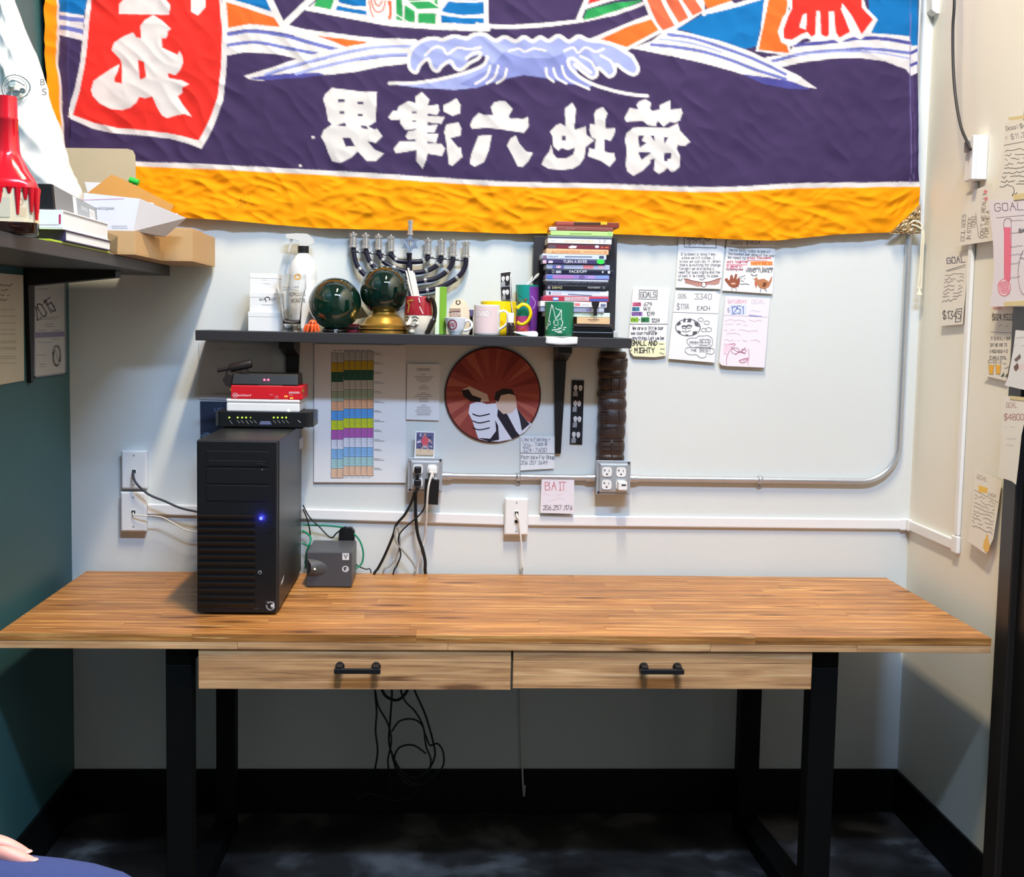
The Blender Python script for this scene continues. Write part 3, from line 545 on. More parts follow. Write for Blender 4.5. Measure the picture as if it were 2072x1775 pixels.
for x, z in ((onY(1049, 960, -.014).x, zc1), (onY(1538, 970, -.014).x, zc2)):
    pr = [(-.0035, .026), (-.0035, .0125)]; s = MB(); pr = [(-.0025, -.027), (-.0025, -.0115)]+[(-.014-.0112*math.cos(a), .0112*math.sin(a)) for a in np.linspace(-1.35, 1.35, 10)]+[(-.003, .011)]
    s.grid(lambda u, v: (lambda f, i: Vector((x+(u-.5)*.014, pr[i][0]+(pr[min(i+1, len(pr)-1)][0]-pr[i][0])*f, z+pr[i][1]+(pr[min(i+1, len(pr)-1)][1]-pr[i][1])*f)))(v*(len(pr)-1)-int(v*(len(pr)-1)), int(v*(len(pr)-1))), 1, len(pr)-1)
    s.build('strap', M_EMT, conduit, smooth=True, solid=.001); MB().cyl((x, -.003, z-.022), (x, -.006, z-.022), .0045, n=10).build('screw', M_GAL, conduit, smooth=True)
def outlet_box(c, label, empties):
    t = thing('outlet_box', label, 'outlet box', (c.x, 0, c.z-.052), 'steel outlet boxes on the back wall'); x, z = c.x, c.z
    MB().box(x-.0505, x+.0505, -.045, 0, z-.0505, z+.0505).build('back_box', M_GAL, t, bevel=.006)
    MB().box(x-.052, x+.052, -.0475, -.0455, z-.052, z+.052).build('cover_rim', M_GAL, t, bevel=.004)
    MB().hexa([(x+sx*a, yy, z+sz*a) for yy, a in ((-.0475, .046), (-.056, .042)) for sx, sz in ((-1, -1), (1, -1), (1, 1), (-1, 1))]).build('cover', M_GAL, t, bevel=.003)
    for sx, sz in ((1, 1), (-1, -1), (1, -1), (-1, 1)): MB().cyl((x+sx*.045, -.0476, z+sz*.045), (x+sx*.045, -.050, z+sz*.045), .0035, n=10).build('screw', M_HOLE if sx*sz > 0 else M_GAL, t, smooth=True)
    for i, (sx, sz) in enumerate(((-1, 1), (1, 1), (-1, -1), (1, -1))):
        cx, cz = x+sx*.0215, z+sz*.0195-.001
        P = []
        for k in range(28):
            a = 2*math.pi*k/28; P.append((cx+max(-.0145, min(.0145, .0172*math.cos(a))), -.056, cz+max(-.0142, min(.0142, .0172*math.sin(a)))))
        r = MB().prism(P, (0, -.003, 0)).build('receptacle', M_WPL, t, bevel=.0008)
        if i in empties:
            MB().box(cx-.0075, cx-.0055, -.0595, -.0585, cz+.001, cz+.0085).box(cx-.011, cx-.0075, -.0595, -.0585, cz+.0045, cz+.0062).box(cx+.0055, cx+.0072, -.0595, -.0585, cz, cz+.0075).cyl((cx, -.0585, cz-.0068), (cx, -.0596, cz-.0068), .0027, n=10).build('slot', M_HOLE, r)
    return t
outlet_box(b1, 'steel outlet box crowded with black and white plugs', ())
outlet_box(b2, 'steel outlet box below the carved tiki, three sockets empty', (0, 1, 2))
ad = thing('usb_charger', 'small white cube charger plugged into the outlet box below the tiki', 'charger', (b2.x+.0225, -.06, b2.z-.035)); cx, cz = b2.x+.0235, b2.z-.0205
MB().box(cx-.0135, cx+.0135, -.088, -.0597, cz-.0135, cz+.0135).build('body', M_WPL, ad, bevel=.003); MB().box(cx-.004, cx+.009, -.0886, -.0878, cz+.001, cz+.0055).build('port', M_HOLE, ad)
# plugs and cords on the left box
M_CBK = mat('black_cord', (18, 18, 19), .45, var=.1); M_CWH = mat('white_cord', (226, 222, 214), .45, var=.03); M_CGY = mat('grey_cord', (150, 148, 140), .5, var=.05); M_CGN = mat('green_patch_cord', (24, 138, 98), .45, var=.05); M_CDG = mat('dark_grey_cord', (48, 54, 66), .5, var=.05)
def bwp(L, y): return [onY(px, py, yy if yy is not None else y) for px, py, yy in [(p if len(p) == 3 else (*p, None)) for p in L]]
def plug(cx, cz, m, t, w=.021, h=.019): MB().box(cx-w/2, cx+w/2, -.083, -.0597, cz-h/2, cz+h/2).box(cx-.005, cx+.005, -.082, -.062, cz-h/2-.014, cz-h/2).build('plug', m, t, bevel=.003)
px_, pz_ = b1.x-.0215, b1.z+.0185
t = thing('plugged_lead', 'black power cord from the upper left socket, curving down to the left', 'cable', (px_, -.07, pz_), 'cords hanging from the crowded outlet box'); plug(px_, pz_, M_BPL, t)
cable('cord', [(px_, -.075, pz_-.02)]+bwp([(843, 975), (835, 1010), (820, 1040), (802, 1062), (795, 1085), (778, 1125), (765, 1150), (756, 1165)], -.045)+[onY(748, 1178, -.0145)+Vector((0, 0, -.06))], .0042, M_CBK, parent=t)
pz2 = b1.z-.0205
t = thing('plugged_lead', 'thick black power cord hanging straight from the lower left socket', 'cable', (px_, -.07, pz2), 'cords hanging from the crowded outlet box'); plug(px_, pz2, M_BPL, t)
cable('cord', [(px_, -.072, pz2-.02)]+bwp([(841, 1000), (841, 1040), (845, 1080), (855, 1112), (860, 1135), (860, 1153)], -.04)+[onY(861, 1165, -.0145), onY(861, 1165, -.0145)+Vector((0, 0, -.1))], .0052, M_CBK, parent=t)
px2 = b1.x+.0215
t = thing('plugged_lead', 'white power cord plugged into the upper right socket, crossing the black adapter', 'cable', (px2, -.07, pz_), 'cords hanging from the crowded outlet box'); plug(px2, pz_, M_WPL, t)
cable('cord', [(px2, -.086, pz_-.008)]+bwp([(867, 985), (864, 1020, -.085), (862, 1060, -.06), (859, 1090, -.04), (852, 1120, -.035), (845, 1150, -.02)], -.095)+[onY(843, 1162, -.0145)+Vector((0, 0, -.08))], .0034, M_CWH, parent=t)
t = thing('power_adapter', 'flat black power adapter hanging from the lower right socket of the crowded outlet box', 'power adapter', (b1.x+.025, -.065, b1.z-.09), None)
q0 = [onY(px, py, -.082) for px, py in ((860, 970), (889, 972), (886, 1022), (858, 1020))]
MB().prism(q0, (0, .022, 0)).build('body', M_BPL, t, bevel=.003)
cable('cord', [q0[3]+Vector((.004, .012, .004))]+bwp([(857, 1031), (845, 1046), (828, 1060), (812, 1076), (806, 1090), (810, 1115), (810, 1127), (803, 1145), (796, 1160)], -.05)+[onY(792, 1170, -.0145)+Vector((0, 0, -.06))], .0024, M_CBK, parent=t)
cable('data_cord', bwp([(802, 1066), (799, 1082), (804, 1100), (822, 1122), (836, 1140), (841, 1152), (838, 1163)], -.05)+[onY(836, 1166, -.0145)+Vector((0, 0, -.07))], .0032, M_CGY, 'grey cord looping in front of the others above the desk edge', 'cable')
cable('data_cord', bwp([(805, 1068), (809, 1090), (808, 1110), (800, 1132), (788, 1146), (776, 1156)], -.04)+[onY(772, 1166, -.0145)+Vector((0, 0, -.06))], .0028, M_CGY, 'thin grey cord drooping left behind the black ones', 'cable')
# white raceway
zr = onY(1400, 1057, -.012).z; zrl = onY(800, 1046, -.012).z; yR = RW(1932, 1090, .012).y
race = thing('cable_raceway', 'white plastic cable raceway running along the back wall and up the right wall', 'raceway', (1.4, -.006, zr-.018))
xa = onY(298, 1030, -.012).x; xp0, xp1 = onY(1021, 1050, -.012).x, onY(1068, 1050, -.012).x
zl0 = onY(320, 1031, -.012).z; MB().hexa([(xa, -.012, zl0-.0165), (xp0, -.012, zr-.0165), (xp0, -.0005, zr-.0165), (xa, -.0005, zl0-.0165), (xa, -.012, zl0+.0165), (xp0, -.012, zr+.0165), (xp0, -.0005, zr+.0165), (xa, -.0005, zl0+.0165)]).build('channel', M_WPL, race, bevel=.004)
MB().box(xp1, W-.012, -.012, -.0008, zr-.0165, zr+.0165).build('channel', M_WPL, race, bevel=.004)
MB().box(W-.012, W-.0008, yR+.02, -.012, zr-.0165, zr+.0165).build('channel', M_WPL, race, bevel=.004)
MB().box(W-.014, W-.0008, yR-.018, yR+.022, zr-.022, zr+.028).build('elbow', M_WPL, race, bevel=.004)
MB().box(W-.032, W-.0008, -.015, -.0008, zr-.019, zr+.019).box(W-.015, W-.0008, -.032, -.016, zr-.019, zr+.019).build('corner_cover', M_WPL, race, bevel=.004)
zt = onY(1984, 363, RW(1999, 320).y).z-.001
MB().box(W-.012, W-.0008, yR-.0135, yR+.0135, zr+.028, zt).build('channel', M_WPL, race, bevel=.004)
# wall plates with jacks
def wall_plate(px, py, wpx, hpx, label, jacks, y=-.03, deep=.03):
    c = onY(px, py, -deep); w2, h2 = wpx/2/FPX*(3.8), hpx/2/FPX*3.8
    t = thing('wall_plate', label, 'wall plate', (c.x, 0, c.z-h2), 'white jack plates on the back wall')
    MB().box(c.x-w2+.003, c.x+w2-.003, -deep+.006, 0, c.z-h2+.003, c.z+h2-.003).build('mounting_box', M_WPL, t, bevel=.002)
    MB().hexa([(c.x+sx*a, yy, c.z+sz*b) for yy, a, b in ((-deep+.006, w2, h2), (-deep, w2-.005, h2-.005)) for sx, sz in ((-1, -1), (1, -1), (1, 1), (-1, 1))]).build('plate', M_WPL, t, bevel=.0015)
    for s in (.044, -.044): MB().cyl((c.x, -deep-.0012, c.z+s), (c.x, -deep, c.z+s), .0025, n=10).build('screw', M_GAL, t, smooth=True)
    for jz in jacks:
        j = MB().box(c.x-.0085, c.x+.0085, -deep-.0012, -deep, c.z+jz-.0085, c.z+jz+.0085).build('jack', M_WPL, t, bevel=.0008)
        MB().box(c.x-.0055, c.x+.0055, -deep-.0016, -deep-.0011, c.z+jz-.005, c.z+jz+.004).build('port', M_HOLE, j)
    return c
w1 = wall_plate(271, 951, 52, 79, 'white jack plate with a dark grey cable, upper of the two left of the tower', (-.004,))
w2_ = wall_plate(270, 1036, 53, 82, 'white jack plate with a thin white cable, lower of the two left of the tower', (0,))
w3 = wall_plate(1045, 1046, 50, 78, 'white jack plate between chart and tiki with a white cable hanging', (.012, -.014))
cable('network_cable', [(w1.x, -.031, w1.z-.006), (w1.x+.001, -.045, w1.z-.01)]+bwp([(275, 977), (300, 1000), (335, 1015), (365, 1028), (400, 1036)], -.06)+[onY(430, 1042, -.05)+Vector((0, 0, 0))], .0036, M_CDG, 'dark grey network cable running from upper left plate to behind the tower')
cable('phone_cable', [(w2_.x, -.031, w2_.z-.001), (w2_.x+.004, -.04, w2_.z-.008)]+bwp([(295, 1044), (325, 1046), (350, 1058), (375, 1072), (400, 1077)], -.05)+[onY(430, 1080, -.04)], .002, M_CWH, 'thin white phone cable drooping from lower left plate to behind the tower')
cable('phone_cable', [(w3.x, -.031, w3.z+.01), (w3.x+.001, -.05, w3.z+.002)]+bwp([(1050, 1060), (1054, 1090), (1056, 1120), (1057, 1150)], -.04)+[onY(1057, 1160, -.0145), onY(1057, 1160, -.0145)+Vector((0, 0, -.35)), onY(1062, 1440, -.016)+Vector((0, 0, -.25)), onY(1062, 1590, -.03)], .0027, M_CWH, 'white phone cable hanging from the middle plate down behind the desk')
cable('data_cord', bwp([(900, 1047), (940, 1045), (980, 1042), (1018, 1044), (1030, 1046)], -.008), .0016, M_CWH, 'thin white wire resting along the raceway left of the middle plate')
# surface box and cable on the right wall
yn = RW(1999, 320).y; xd = onY(1968, 320, yn).x; yb_ = onX(1946, 330, xd).y; za, zb_ = onY(1984, 363, yn).z, onY(1984, 273, yn).z; xm = xd+.012
bx = thing('junction_box', 'white surface-mounted box above the notes on the right wall', 'junction box', ((W+xd)/2, (yn+yb_)/2, za))
MB().box(xm, W-.0008, yn, yb_, za, zb_).build('back_box', M_WPL, bx, bevel=.002)
MB().box(xd, xm-.0003, yn, yn+(yb_-yn)*.30, za, zb_).build('cover', M_WPL, bx, bevel=.002)
MB().box(xm-.004, xm-.0003, yn+(yb_-yn)*.32, yb_-.001, za+.002, zb_-.014).build('base_plate', M_WPL, bx, bevel=.001)
MB().box(xm-.014, xm-.0045, yn+(yb_-yn)*.36, yn+(yb_-yn)*.8, zb_-.04, zb_-.012).build('connector', mat('grey_plastic', (140, 138, 136), .5), bx, bevel=.001)
cable('coax_cable', [onX(1930, -120, xm-.02), onX(1931, 0, xm-.02), onX(1928, 60, xm-.02), onX(1929, 140, xm-.02), onX(1934, 200, xm-.02), onX(1944, 255, xm-.02), onX(1956, 285, xm-.02), onX(1964, 303, xm-.0185)], .0042, mat('black_coax', (38, 36, 34), .5, var=.1), 'black coax cable curving down the right wall into the white box', 'cable')
pf = thing('wall_sensor', 'white plastic housing cut off by the top edge, beside the banner', 'sensor', onY(1903, 22, -.03)); ps = [onY(px, py, -.045) for px, py in ((1884, -90), (1930, -90), (1925, 20), (1917, 27), (1896, 27), (1886, 20))]
MB().prism(ps, (0, .045, 0)).build('housing', M_WPL, pf, bevel=.004); MB().box(ps[4].x+.004, ps[3].x-.004, -.04, -.012, ps[3].z-.006, ps[3].z-.0005).build('lens', mat('milky_lens', (228, 228, 222), .3), pf, bevel=.002)
# ================================================================ centre shelf
SZ, SY = 1.487, -.21; sx0, sx1 = .410, 1.649
M_SHELF = mat('black_brown_laminate', (48, 46, 48), .42, var=.08, scale=60, stretch=(1, 12, 12)); M_SHB = mat('black_painted_wood', (22, 19, 18), .4, var=.12, scale=30)
shelf = thing('wall_shelf', 'black wall shelf crowded with mugs, glass floats and discs', 'shelf', (1.03, -.1, SZ-.03))
MB().box(sx0, sx1, SY, -.001, SZ-.029, SZ).build('board', M_SHELF, shelf, bevel=.0015)
def bracket(cx, w0, w1, zbot, parent, m, axis='y'):
    f = (lambda a, o, z: Vector((cx+a, -o, z))) if axis == 'y' else (lambda a, o, z: Vector((o, cx+a, z)))
    zt_ = SZ-.0295 if axis == 'y' else LZ-.0295; dep = .16 if axis == 'y' else .24
    b = MB().prism([f(-w0, .012, zt_), f(w0, .012, zt_), f(w1, .012, zbot), f(-w1, .012, zbot)], f(0, .013, 0)-f(0, .036, 0) if False else (f(0, 0, 0)-f(0, .011, 0)))
    b.prism([f(-w0, .0125, zt_-.045), f(-w0, .0125, zt_), f(-w0, dep, zt_), f(-w0, dep, zt_-.018)], f(w0*2, 0, 0)-f(0, 0, 0))
    return b.build('bracket', m, parent, bevel=.0015)
bracket(onY(592, 700, -.01).x, .0215, .011, onY(592, 917, -.01).z, shelf, M_SHB)
bracket(onY(1134, 700, -.01).x, .0205, .0085, onY(1133, 918, -.01).z, shelf, M_SHB)
# ================================================================ left shelf on the green wall
LZ = 1.672
lsh = thing('wall_shelf', 'black wall shelf high on the green wall, loaded with boxes and a bottle', 'shelf', (.15, -.9, LZ-.03))
MB().box(.001, .302, -1.75, -.03, LZ-.029, LZ).build('board', M_SHELF, lsh, bevel=.0015)
bracket(LW(55, 640).y, .028, .012, LW(55, 760).z-.02, lsh, M_SHB, 'x')
bracket(LW(143, 640).y, .016, .008, LW(143, 775).z, lsh, M_SHB, 'x')
# ================================================================ papers and signs
M_PAPER = mat('white_paper', (230, 229, 229), .8, var=.02, scale=12, spec=.2); M_CREAM = mat('cream_paper', (230, 226, 194), .8, var=.02, scale=12, spec=.2); M_PINKP = mat('rosy_paper', (230, 221, 227), .8, var=.02, scale=12, spec=.2); M_WARMP = mat('warm_white_paper', (230, 223, 212), .8, var=.02, scale=12, spec=.2)
M_TAPE = mat('masking_tape', (222, 202, 150), .6, var=.05, scale=60)
def sheet(name, label, cat, loop, plane, off=.004, m=None, tilt=0, y0=None, group=None, curl=None, smooth=False):
    """a thin sheet cut to the loop, standing off its wall; returns the thing and a plane function for its print"""
    ys = [p[1] for p in loop]; yt = min(ys) if y0 is None else y0
    def pl(px, py, o=0): return plane(px, py, off+o+max(0, py-yt)/100*tilt)
    mid = plane(sum(p[0] for p in loop)/len(loop), max(ys), off)
    t = thing(name, label, cat, mid, group)
    b = MB(); L = [pl(px, py) for px, py in loop]; Bk = [plane(px, py, off+max(0, py-yt)/100*tilt-.0005) for px, py in loop]
    n = len(L); tr = tessellate_polygon([[Vector((p[0], p[1], 0)) for p in loop]])
    b.add(L, [tuple(x) for x in tr]); b.add(Bk, [tuple(reversed(x)) for x in tr]); b.add(L+Bk, [(i, (i+1) % n, n+(i+1) % n, n+i) for i in range(n)])
    b.build('sheet', m or M_PAPER, t)
    return t, pl
BLK = (52, 48, 60); GRY = (120, 116, 124)
G5 = 'notes on the back wall'
# note 1
t, pl = sheet('handwritten_note', 'handwritten note with a brown winged doodle, left of the turkey note under the banner', 'note', [(1374, 470), (1468, 474), (1458, 585), (1367, 582)], BW, .004, tilt=.004, group=G5)
k = Ink(pl, .0001); k.line([(1384, 481), (1449, 483), (1449, 502), (1385, 500), (1384, 481)], 1.2, BLK); k.scrib(1390, 1442, 484, 4, BLK, 1.4); k.hand('$1774', 1392, 497, 9, (150, 145, 152), 1, 8)
for i, (a, b, s) in enumerate(((1377, 1456, "It's been a long time,"), (1380, 1452, 'since we hit a miss. I'), (1376, 1461, 'know we can do it. When'), (1375, 1460, 'there is nothing for change.'), (1374, 1446, 'Tonight we are doing a'), (1373, 1456, 'need for busy nights and the'), (1373, 1455, 'crowd it is ready to come'), (1372, 1398, 'our way.'))):
    k.hand(s, a, 517+i*7.3, 5.2, (100, 95, 104), .75, (b-a)/len(s)*1.13)
k.poly([(1385, 565), (1405, 569), (1420, 571), (1433, 570), (1445, 568), (1458, 564), (1455, 574), (1446, 577), (1434, 576), (1424, 579), (1412, 580), (1398, 576), (1387, 573)], (186, 138, 128)).line([(1384, 564), (1405, 569), (1420, 572), (1434, 571), (1458, 563)], 1.5, (120, 62, 52)).ell(1424, 576, 4.5, 5, (240, 236, 232)).ring(1424, 576, 4.5, 5, 1.2, (120, 62, 52)).scrib(1416, 1428, 565, 4, BLK, 1)
for i in range(9): k.line([(1388+i*3.4, 567+i*.4), (1386+i*3.4, 574)], .7, (140, 84, 74), hold=True)
k.k += 1; k.build('handwriting', t)
# note 2 : hand turkey
t, pl = sheet('handwritten_note', 'handwritten note with a brown hand-print and a turkey drawn at the bottom', 'note', [(1472, 476), (1570, 478), (1563, 595), (1461, 588)], BW, .004, tilt=.004, group=G5)
k = Ink(pl, .0001); k.hand('Jazz-$1424', 1478, 494, 7, GRY, 1, 6.4); k.line([(1473, 500), (1568, 502)], 1, GRY)
for i, (a, b, s) in enumerate(((1475, 1560, 'Historically today is one of'), (1473, 1566, 'the busiest bar days of the year'), (1473, 1508, 'We need to'))): k.hand(s, a, 508+i*7.5+a*.0, 5, (100, 95, 104), .75, (b-a)/len(s)*1.15, (1, .05))
k.hand('stay focused', 1512, 524, 5, (216, 70, 80), .9, 4.2).line([(1512, 527), (1552, 528)], 1, (216, 70, 80)).hand('work together', 1471, 532, 5, (216, 70, 110), .9, 3.6).line([(1470, 535), (1512, 536)], 1, (216, 70, 90)).hand('in general', 1470, 541, 5, (216, 70, 110), .9, 3.7).line([(1469, 544), (1502, 545)], 1, (216, 70, 90))
k.rect(1519, 529, 1563, 537, (250, 170, 100)).hand('HAPPINESS', 1521, 536, 6, (216, 90, 30), 1, 5).hand('you want to come', 1512, 545, 4.5, BLK, .7, 3.6).hand('including your', 1469, 547, 4.5, (150, 60, 100), .7, 3.0).hand('HARD TURKEY', 1510, 551, 6, (90, 86, 92), 1, 5.2)
k.poly([(1466, 566), (1470, 562), (1476, 568), (1478, 557), (1482, 556), (1484, 565), (1488, 554), (1492, 555), (1490, 566), (1497, 560), (1497, 572), (1494, 580), (1485, 583), (1477, 580), (1470, 572)], (150, 84, 60)).ell(1484, 574, 5, 2, (214, 168, 150)).line([(1481, 583), (1481, 588)], 1, (120, 60, 40)).line([(1489, 583), (1490, 588)], 1, (120, 60, 40))
for i in range(3): k.scrib(1498, 1508, 559+i*5, 3, BLK, .8)
k.scrib(1498, 1516, 575, 3, BLK, .9)
k.poly([(1522, 560), (1530, 559), (1534, 566), (1546, 564), (1556, 570), (1560, 562), (1563, 558), (1561, 570), (1556, 580), (1548, 585), (1538, 583), (1532, 576), (1530, 584), (1527, 575), (1528, 568)], (186, 122, 84)).poly([(1545, 571), (1552, 573), (1548, 581), (1542, 580)], (110, 66, 40)).poly([(1527, 570), (1531, 572), (1530, 582)], (214, 84, 84)).ell(1526, 561, 3.5, 3, (244, 240, 236)).line([(1520, 555), (1526, 559), (1532, 556)], 1.2, BLK).line([(1540, 585), (1538, 591)], 1, BLK).line([(1548, 585), (1551, 590)], 1, BLK)
k.build('handwriting', t)
# note 3 : goals
t, pl = sheet('handwritten_note', 'GOALS note with coloured names and cream lower half reading SMALL AND MIGHTY', 'note', [(1281, 581), (1354, 583), (1356, 588), (1350, 660), (1347, 720), (1325, 723), (1282, 721), (1275, 712), (1272, 690)], BW, .006, tilt=.004, group=G5)
k = Ink(pl, .0001); k.poly([(1273, 688), (1346, 692), (1347, 720), (1325, 722.5), (1282, 720.5), (1275, 711)], (236, 232, 190)); k.line([(1294, 587), (1330, 588), (1329, 606), (1293, 605), (1294, 587)], 1.2, BLK); k.hand('GOALS', 1296, 602, 11, BLK, 1.2, 6.6)
for i, (nm, nc, v, w) in enumerate((('JVB', (226, 104, 140), '679', 17), ('BEX', (60, 150, 180), '1411', 15), ('LETTIE', (150, 110, 180), '1019', 22))):
    y = 620+i*9.6; k.rect(1280-i, y-8, 1280-i+w, y, nc).hand(nm, 1281-i, y-1, 6, (60, 40, 70), 1, (w-1)/len(nm)); k.hand(v, 1282+w+4, y-.5, 7, BLK, 1, 5.6)
k.rect(1276, 642, 1292, 652, (150, 200, 70)).hand('PAT', 1278, 651, 6, (50, 70, 30), 1, 4.6).hand('+', 1292, 650, 6, BLK, 1).rect(1297, 642, 1314, 652, (60, 136, 84)).hand('BRI', 1299, 651, 6, (20, 50, 30), 1, 4.8).hand('1224', 1318, 652, 7, BLK, 1, 5)
k.line([(1274, 656), (1351, 656)], .9, BLK); k.hand('We are a little bar', 1280, 667, 6, BLK, .9, 4.05).line([(1312, 670), (1326, 670)], .9, BLK).hand('we can handle', 1277, 677, 6, BLK, .9, 4.6).hand('anything. Let us be', 1279, 687, 6, BLK, .9, 3.9)
k.hand('SMALL AND', 1278, 699, 9.5, (40, 38, 44), 1.5, 6.2).hand('MIGHTY', 1284, 714, 10, (40, 38, 44), 1.5, 7.6)
for x, y in ((1334, 696), (1336, 706), (1335, 714)): k.line([(x, y), (x+8, y+(.5 if y < 710 else 2.5))], 1, BLK)
k.line([(1275, 711), (1279, 708)], 1, BLK); k.build('handwriting', t)
# note 4 : cow
t, pl = sheet('handwritten_note', 'handwritten note with a spotted cow face and thought clouds', 'note', [(1367, 588), (1448, 590), (1457, 598), (1446, 734), (1352, 726)], BW, .004, tilt=.006, group=G5)
k = Ink(pl, .0001); k.hand('GOAL', 1373, 602, 7, GRY, .9, 4.6).line([(1371, 604), (1388, 604)], .9, GRY).hand('3340', 1406, 606, 11, GRY, 1.1, 9).hand('$1114', 1370, 626, 11, GRY, 1.1, 7).hand('EACH', 1411, 628, 8, (90, 86, 92), 1.1, 6.6).line([(1362, 632), (1453, 635)], 1, GRY)
k.ring(1392, 663, 25, 17, 1.4, BLK)
for P in ([(1369, 655), (1376, 650), (1378, 656), (1371, 660)], [(1404, 650), (1412, 654), (1416, 662), (1407, 660)], [(1371, 668), (1378, 671), (1377, 677), (1371, 673)], [(1402, 671), (1411, 670), (1408, 677), (1401, 679)], [(1387, 677), (1393, 677), (1392, 680), (1387, 680)], [(1382, 652), (1384, 644), (1387, 644), (1387, 652)], [(1390, 652), (1394, 644), (1399, 645), (1398, 652)]): k.poly(P, (88, 86, 94))
k.ring(1384, 662, 4, 3, 1, BLK).ring(1394, 661, 5, 3.5, 1, BLK).line([(1380, 661), (1400, 659)], 1.4, BLK).line([(1380, 670), (1388, 672), (1397, 669)], 1, BLK).line([(1388, 665), (1387, 669)], 1, BLK)
for x, y, r in ((1418, 647, 5), (1430, 653, 5.5), (1424, 668, 5), (1434, 667, 6)): k.ring(x, y, r, r*.7, .9, (150, 148, 154))
for P in ([(1392, 696), (1390, 688), (1398, 684), (1408, 684), (1414, 680), (1424, 680), (1432, 679), (1440, 684), (1442, 694), (1438, 702), (1428, 703), (1412, 702), (1400, 703), (1392, 696)], [(1386, 712), (1388, 705), (1398, 703), (1412, 704), (1430, 704), (1443, 706), (1445, 713), (1438, 717), (1430, 715), (1428, 722), (1418, 724), (1409, 718), (1396, 718), (1386, 712)]): k.line(P, 1, (150, 148, 154), True)
k.hand('MMM', 1396, 697, 6, GRY, .9, 6).hand('BEER', 1416, 699, 12, (120, 118, 126), 1, 5.6).hand('THE', 1398, 711, 4, GRY, .8, 4).hand('BEST', 1416, 712, 6, GRY, .8, 6); k.build('handwriting', t)
# note 5 : pink sketch
t, pl = sheet('handwritten_note', 'rosy note headed 1251 with a pink sketched face, lowest of the five beside the shelf', 'note', [(1468, 599), (1558, 604), (1547, 744), (1472, 741), (1460, 739), (1455, 733)], BW, .004, M_PINKP, tilt=.008, group=G5)
k = Ink(pl, .0001); k.hand('SATURDAY', 1473, 614, 7, (222, 160, 180), 1, 4.9).hand('GOAL', 1521, 615, 8, (205, 190, 205), 1, 7.5).rect(1476, 617, 1510, 637, (206, 212, 236)).hand('$', 1472, 632, 8, (160, 150, 190), 1, 5).hand('1251', 1479, 635, 15, (92, 110, 170), 1.6, 8.6).line([(1516, 638), (1541, 641)], 2, (130, 130, 190)).scrib(1518, 1538, 629, 4, (190, 190, 215), .8).line([(1464, 638), (1553, 642)], .8, (180, 160, 175))
for i, (a, b, y) in enumerate(((1466, 1542, 648), (1467, 1512, 656), (1465, 1540, 668), (1470, 1504, 675), (1466, 1538, 688), (1464, 1490, 695))): k.scrib(a, b, y, 4, (216, 180, 196), .9, 2)
P = (196, 100, 140)
k.line([(1465, 716), (1466, 704), (1474, 697), (1488, 696)], 1, (226, 120, 150), True).line([(1488, 697), (1478, 708), (1471, 722), (1470, 738)], 1.1, P, True).ring(1488, 710, 8, 6, .9, P).line([(1482, 705), (1494, 712), (1505, 708), (1508, 703)], 1, P, True).ring(1505, 710, 5, 3.5, .9, P).line([(1488, 718), (1496, 713), (1508, 716)], 1, P, True).line([(1496, 730), (1503, 727), (1513, 725), (1510, 732), (1500, 734), (1496, 730)], 1.1, (210, 90, 130), True).line([(1502, 730), (1512, 727)], .8, P).line([(1514, 706), (1516, 722), (1513, 738)], .8, P, True).poly([(1464, 716), (1465, 704), (1473, 697), (1482, 699), (1474, 708), (1470, 716)], (238, 200, 214))
k.build('handwriting', t)
# ---- under the shelf
t, pl = sheet('wall_chart', 'large white chart with a tall table of coloured cells, under the shelf', 'chart', [(636, 696), (821, 699), (821, 977), (635, 976)], BW, .004, tilt=.0015)
k = Ink(pl, .0001); z = lambda x, y: (620+x*.16908, 690+y*.16901)
cols = [(196, 196, 192), (204, 170, 28), (30, 92, 66), (206, 202, 190), (170, 186, 160), (222, 160, 116), (84, 156, 222), (200, 208, 24), (182, 90, 176), (222, 224, 236), (132, 182, 228), (164, 204, 206), (226, 186, 156)]
yl = [143, 258, 374, 490, 604, 722, 836, 950, 1066, 1180, 1296, 1411, 1527, 1641]; yr_ = [124, 236, 350, 468, 582, 698, 812, 926, 1043, 1158, 1273, 1388, 1500, 1614]
for i, c in enumerate(cols):
    k.poly([z(300, yl[i]), z(445, yl[i]), z(440, yl[i+1]), z(297, yl[i+1])], c); k.poly([z(447, yr_[i]), z(804, yr_[i]), z(798, yr_[i+1]), z(443, yr_[i+1])], c)
for i in range(14):
    k.line([z(300, yl[i]), z(443, yl[i])], .8, (84, 84, 88), hold=True); k.line([z(447, yr_[i]), z(802, yr_[i])], .8, (84, 84, 88), hold=True)
    if i < 13:
        for j in (1, 2, 3):
            k.line([z(300, yl[i]+j*29), z(443, yl[i]+j*29)], .35, (128, 126, 124), hold=True); k.line([z(447, yr_[i]+j*29), z(802, yr_[i]+j*29)], .35, (128, 126, 124), hold=True)
            for xx in (345, 415, 490, 560, 635, 705, 770): k.line([z(xx, (yl if xx < 440 else yr_)[i]+j*29-12), z(xx+22, (yl if xx < 440 else yr_)[i]+j*29-12)], .6, (100, 98, 98), hold=True)
        k.line([z(812, yr_[i]+22), z(875, yr_[i]+24)], .6, BLK, hold=True); k.line([z(812, yr_[i]+38), z(900+30*(i % 2), yr_[i]+40)], .6, BLK, hold=True)
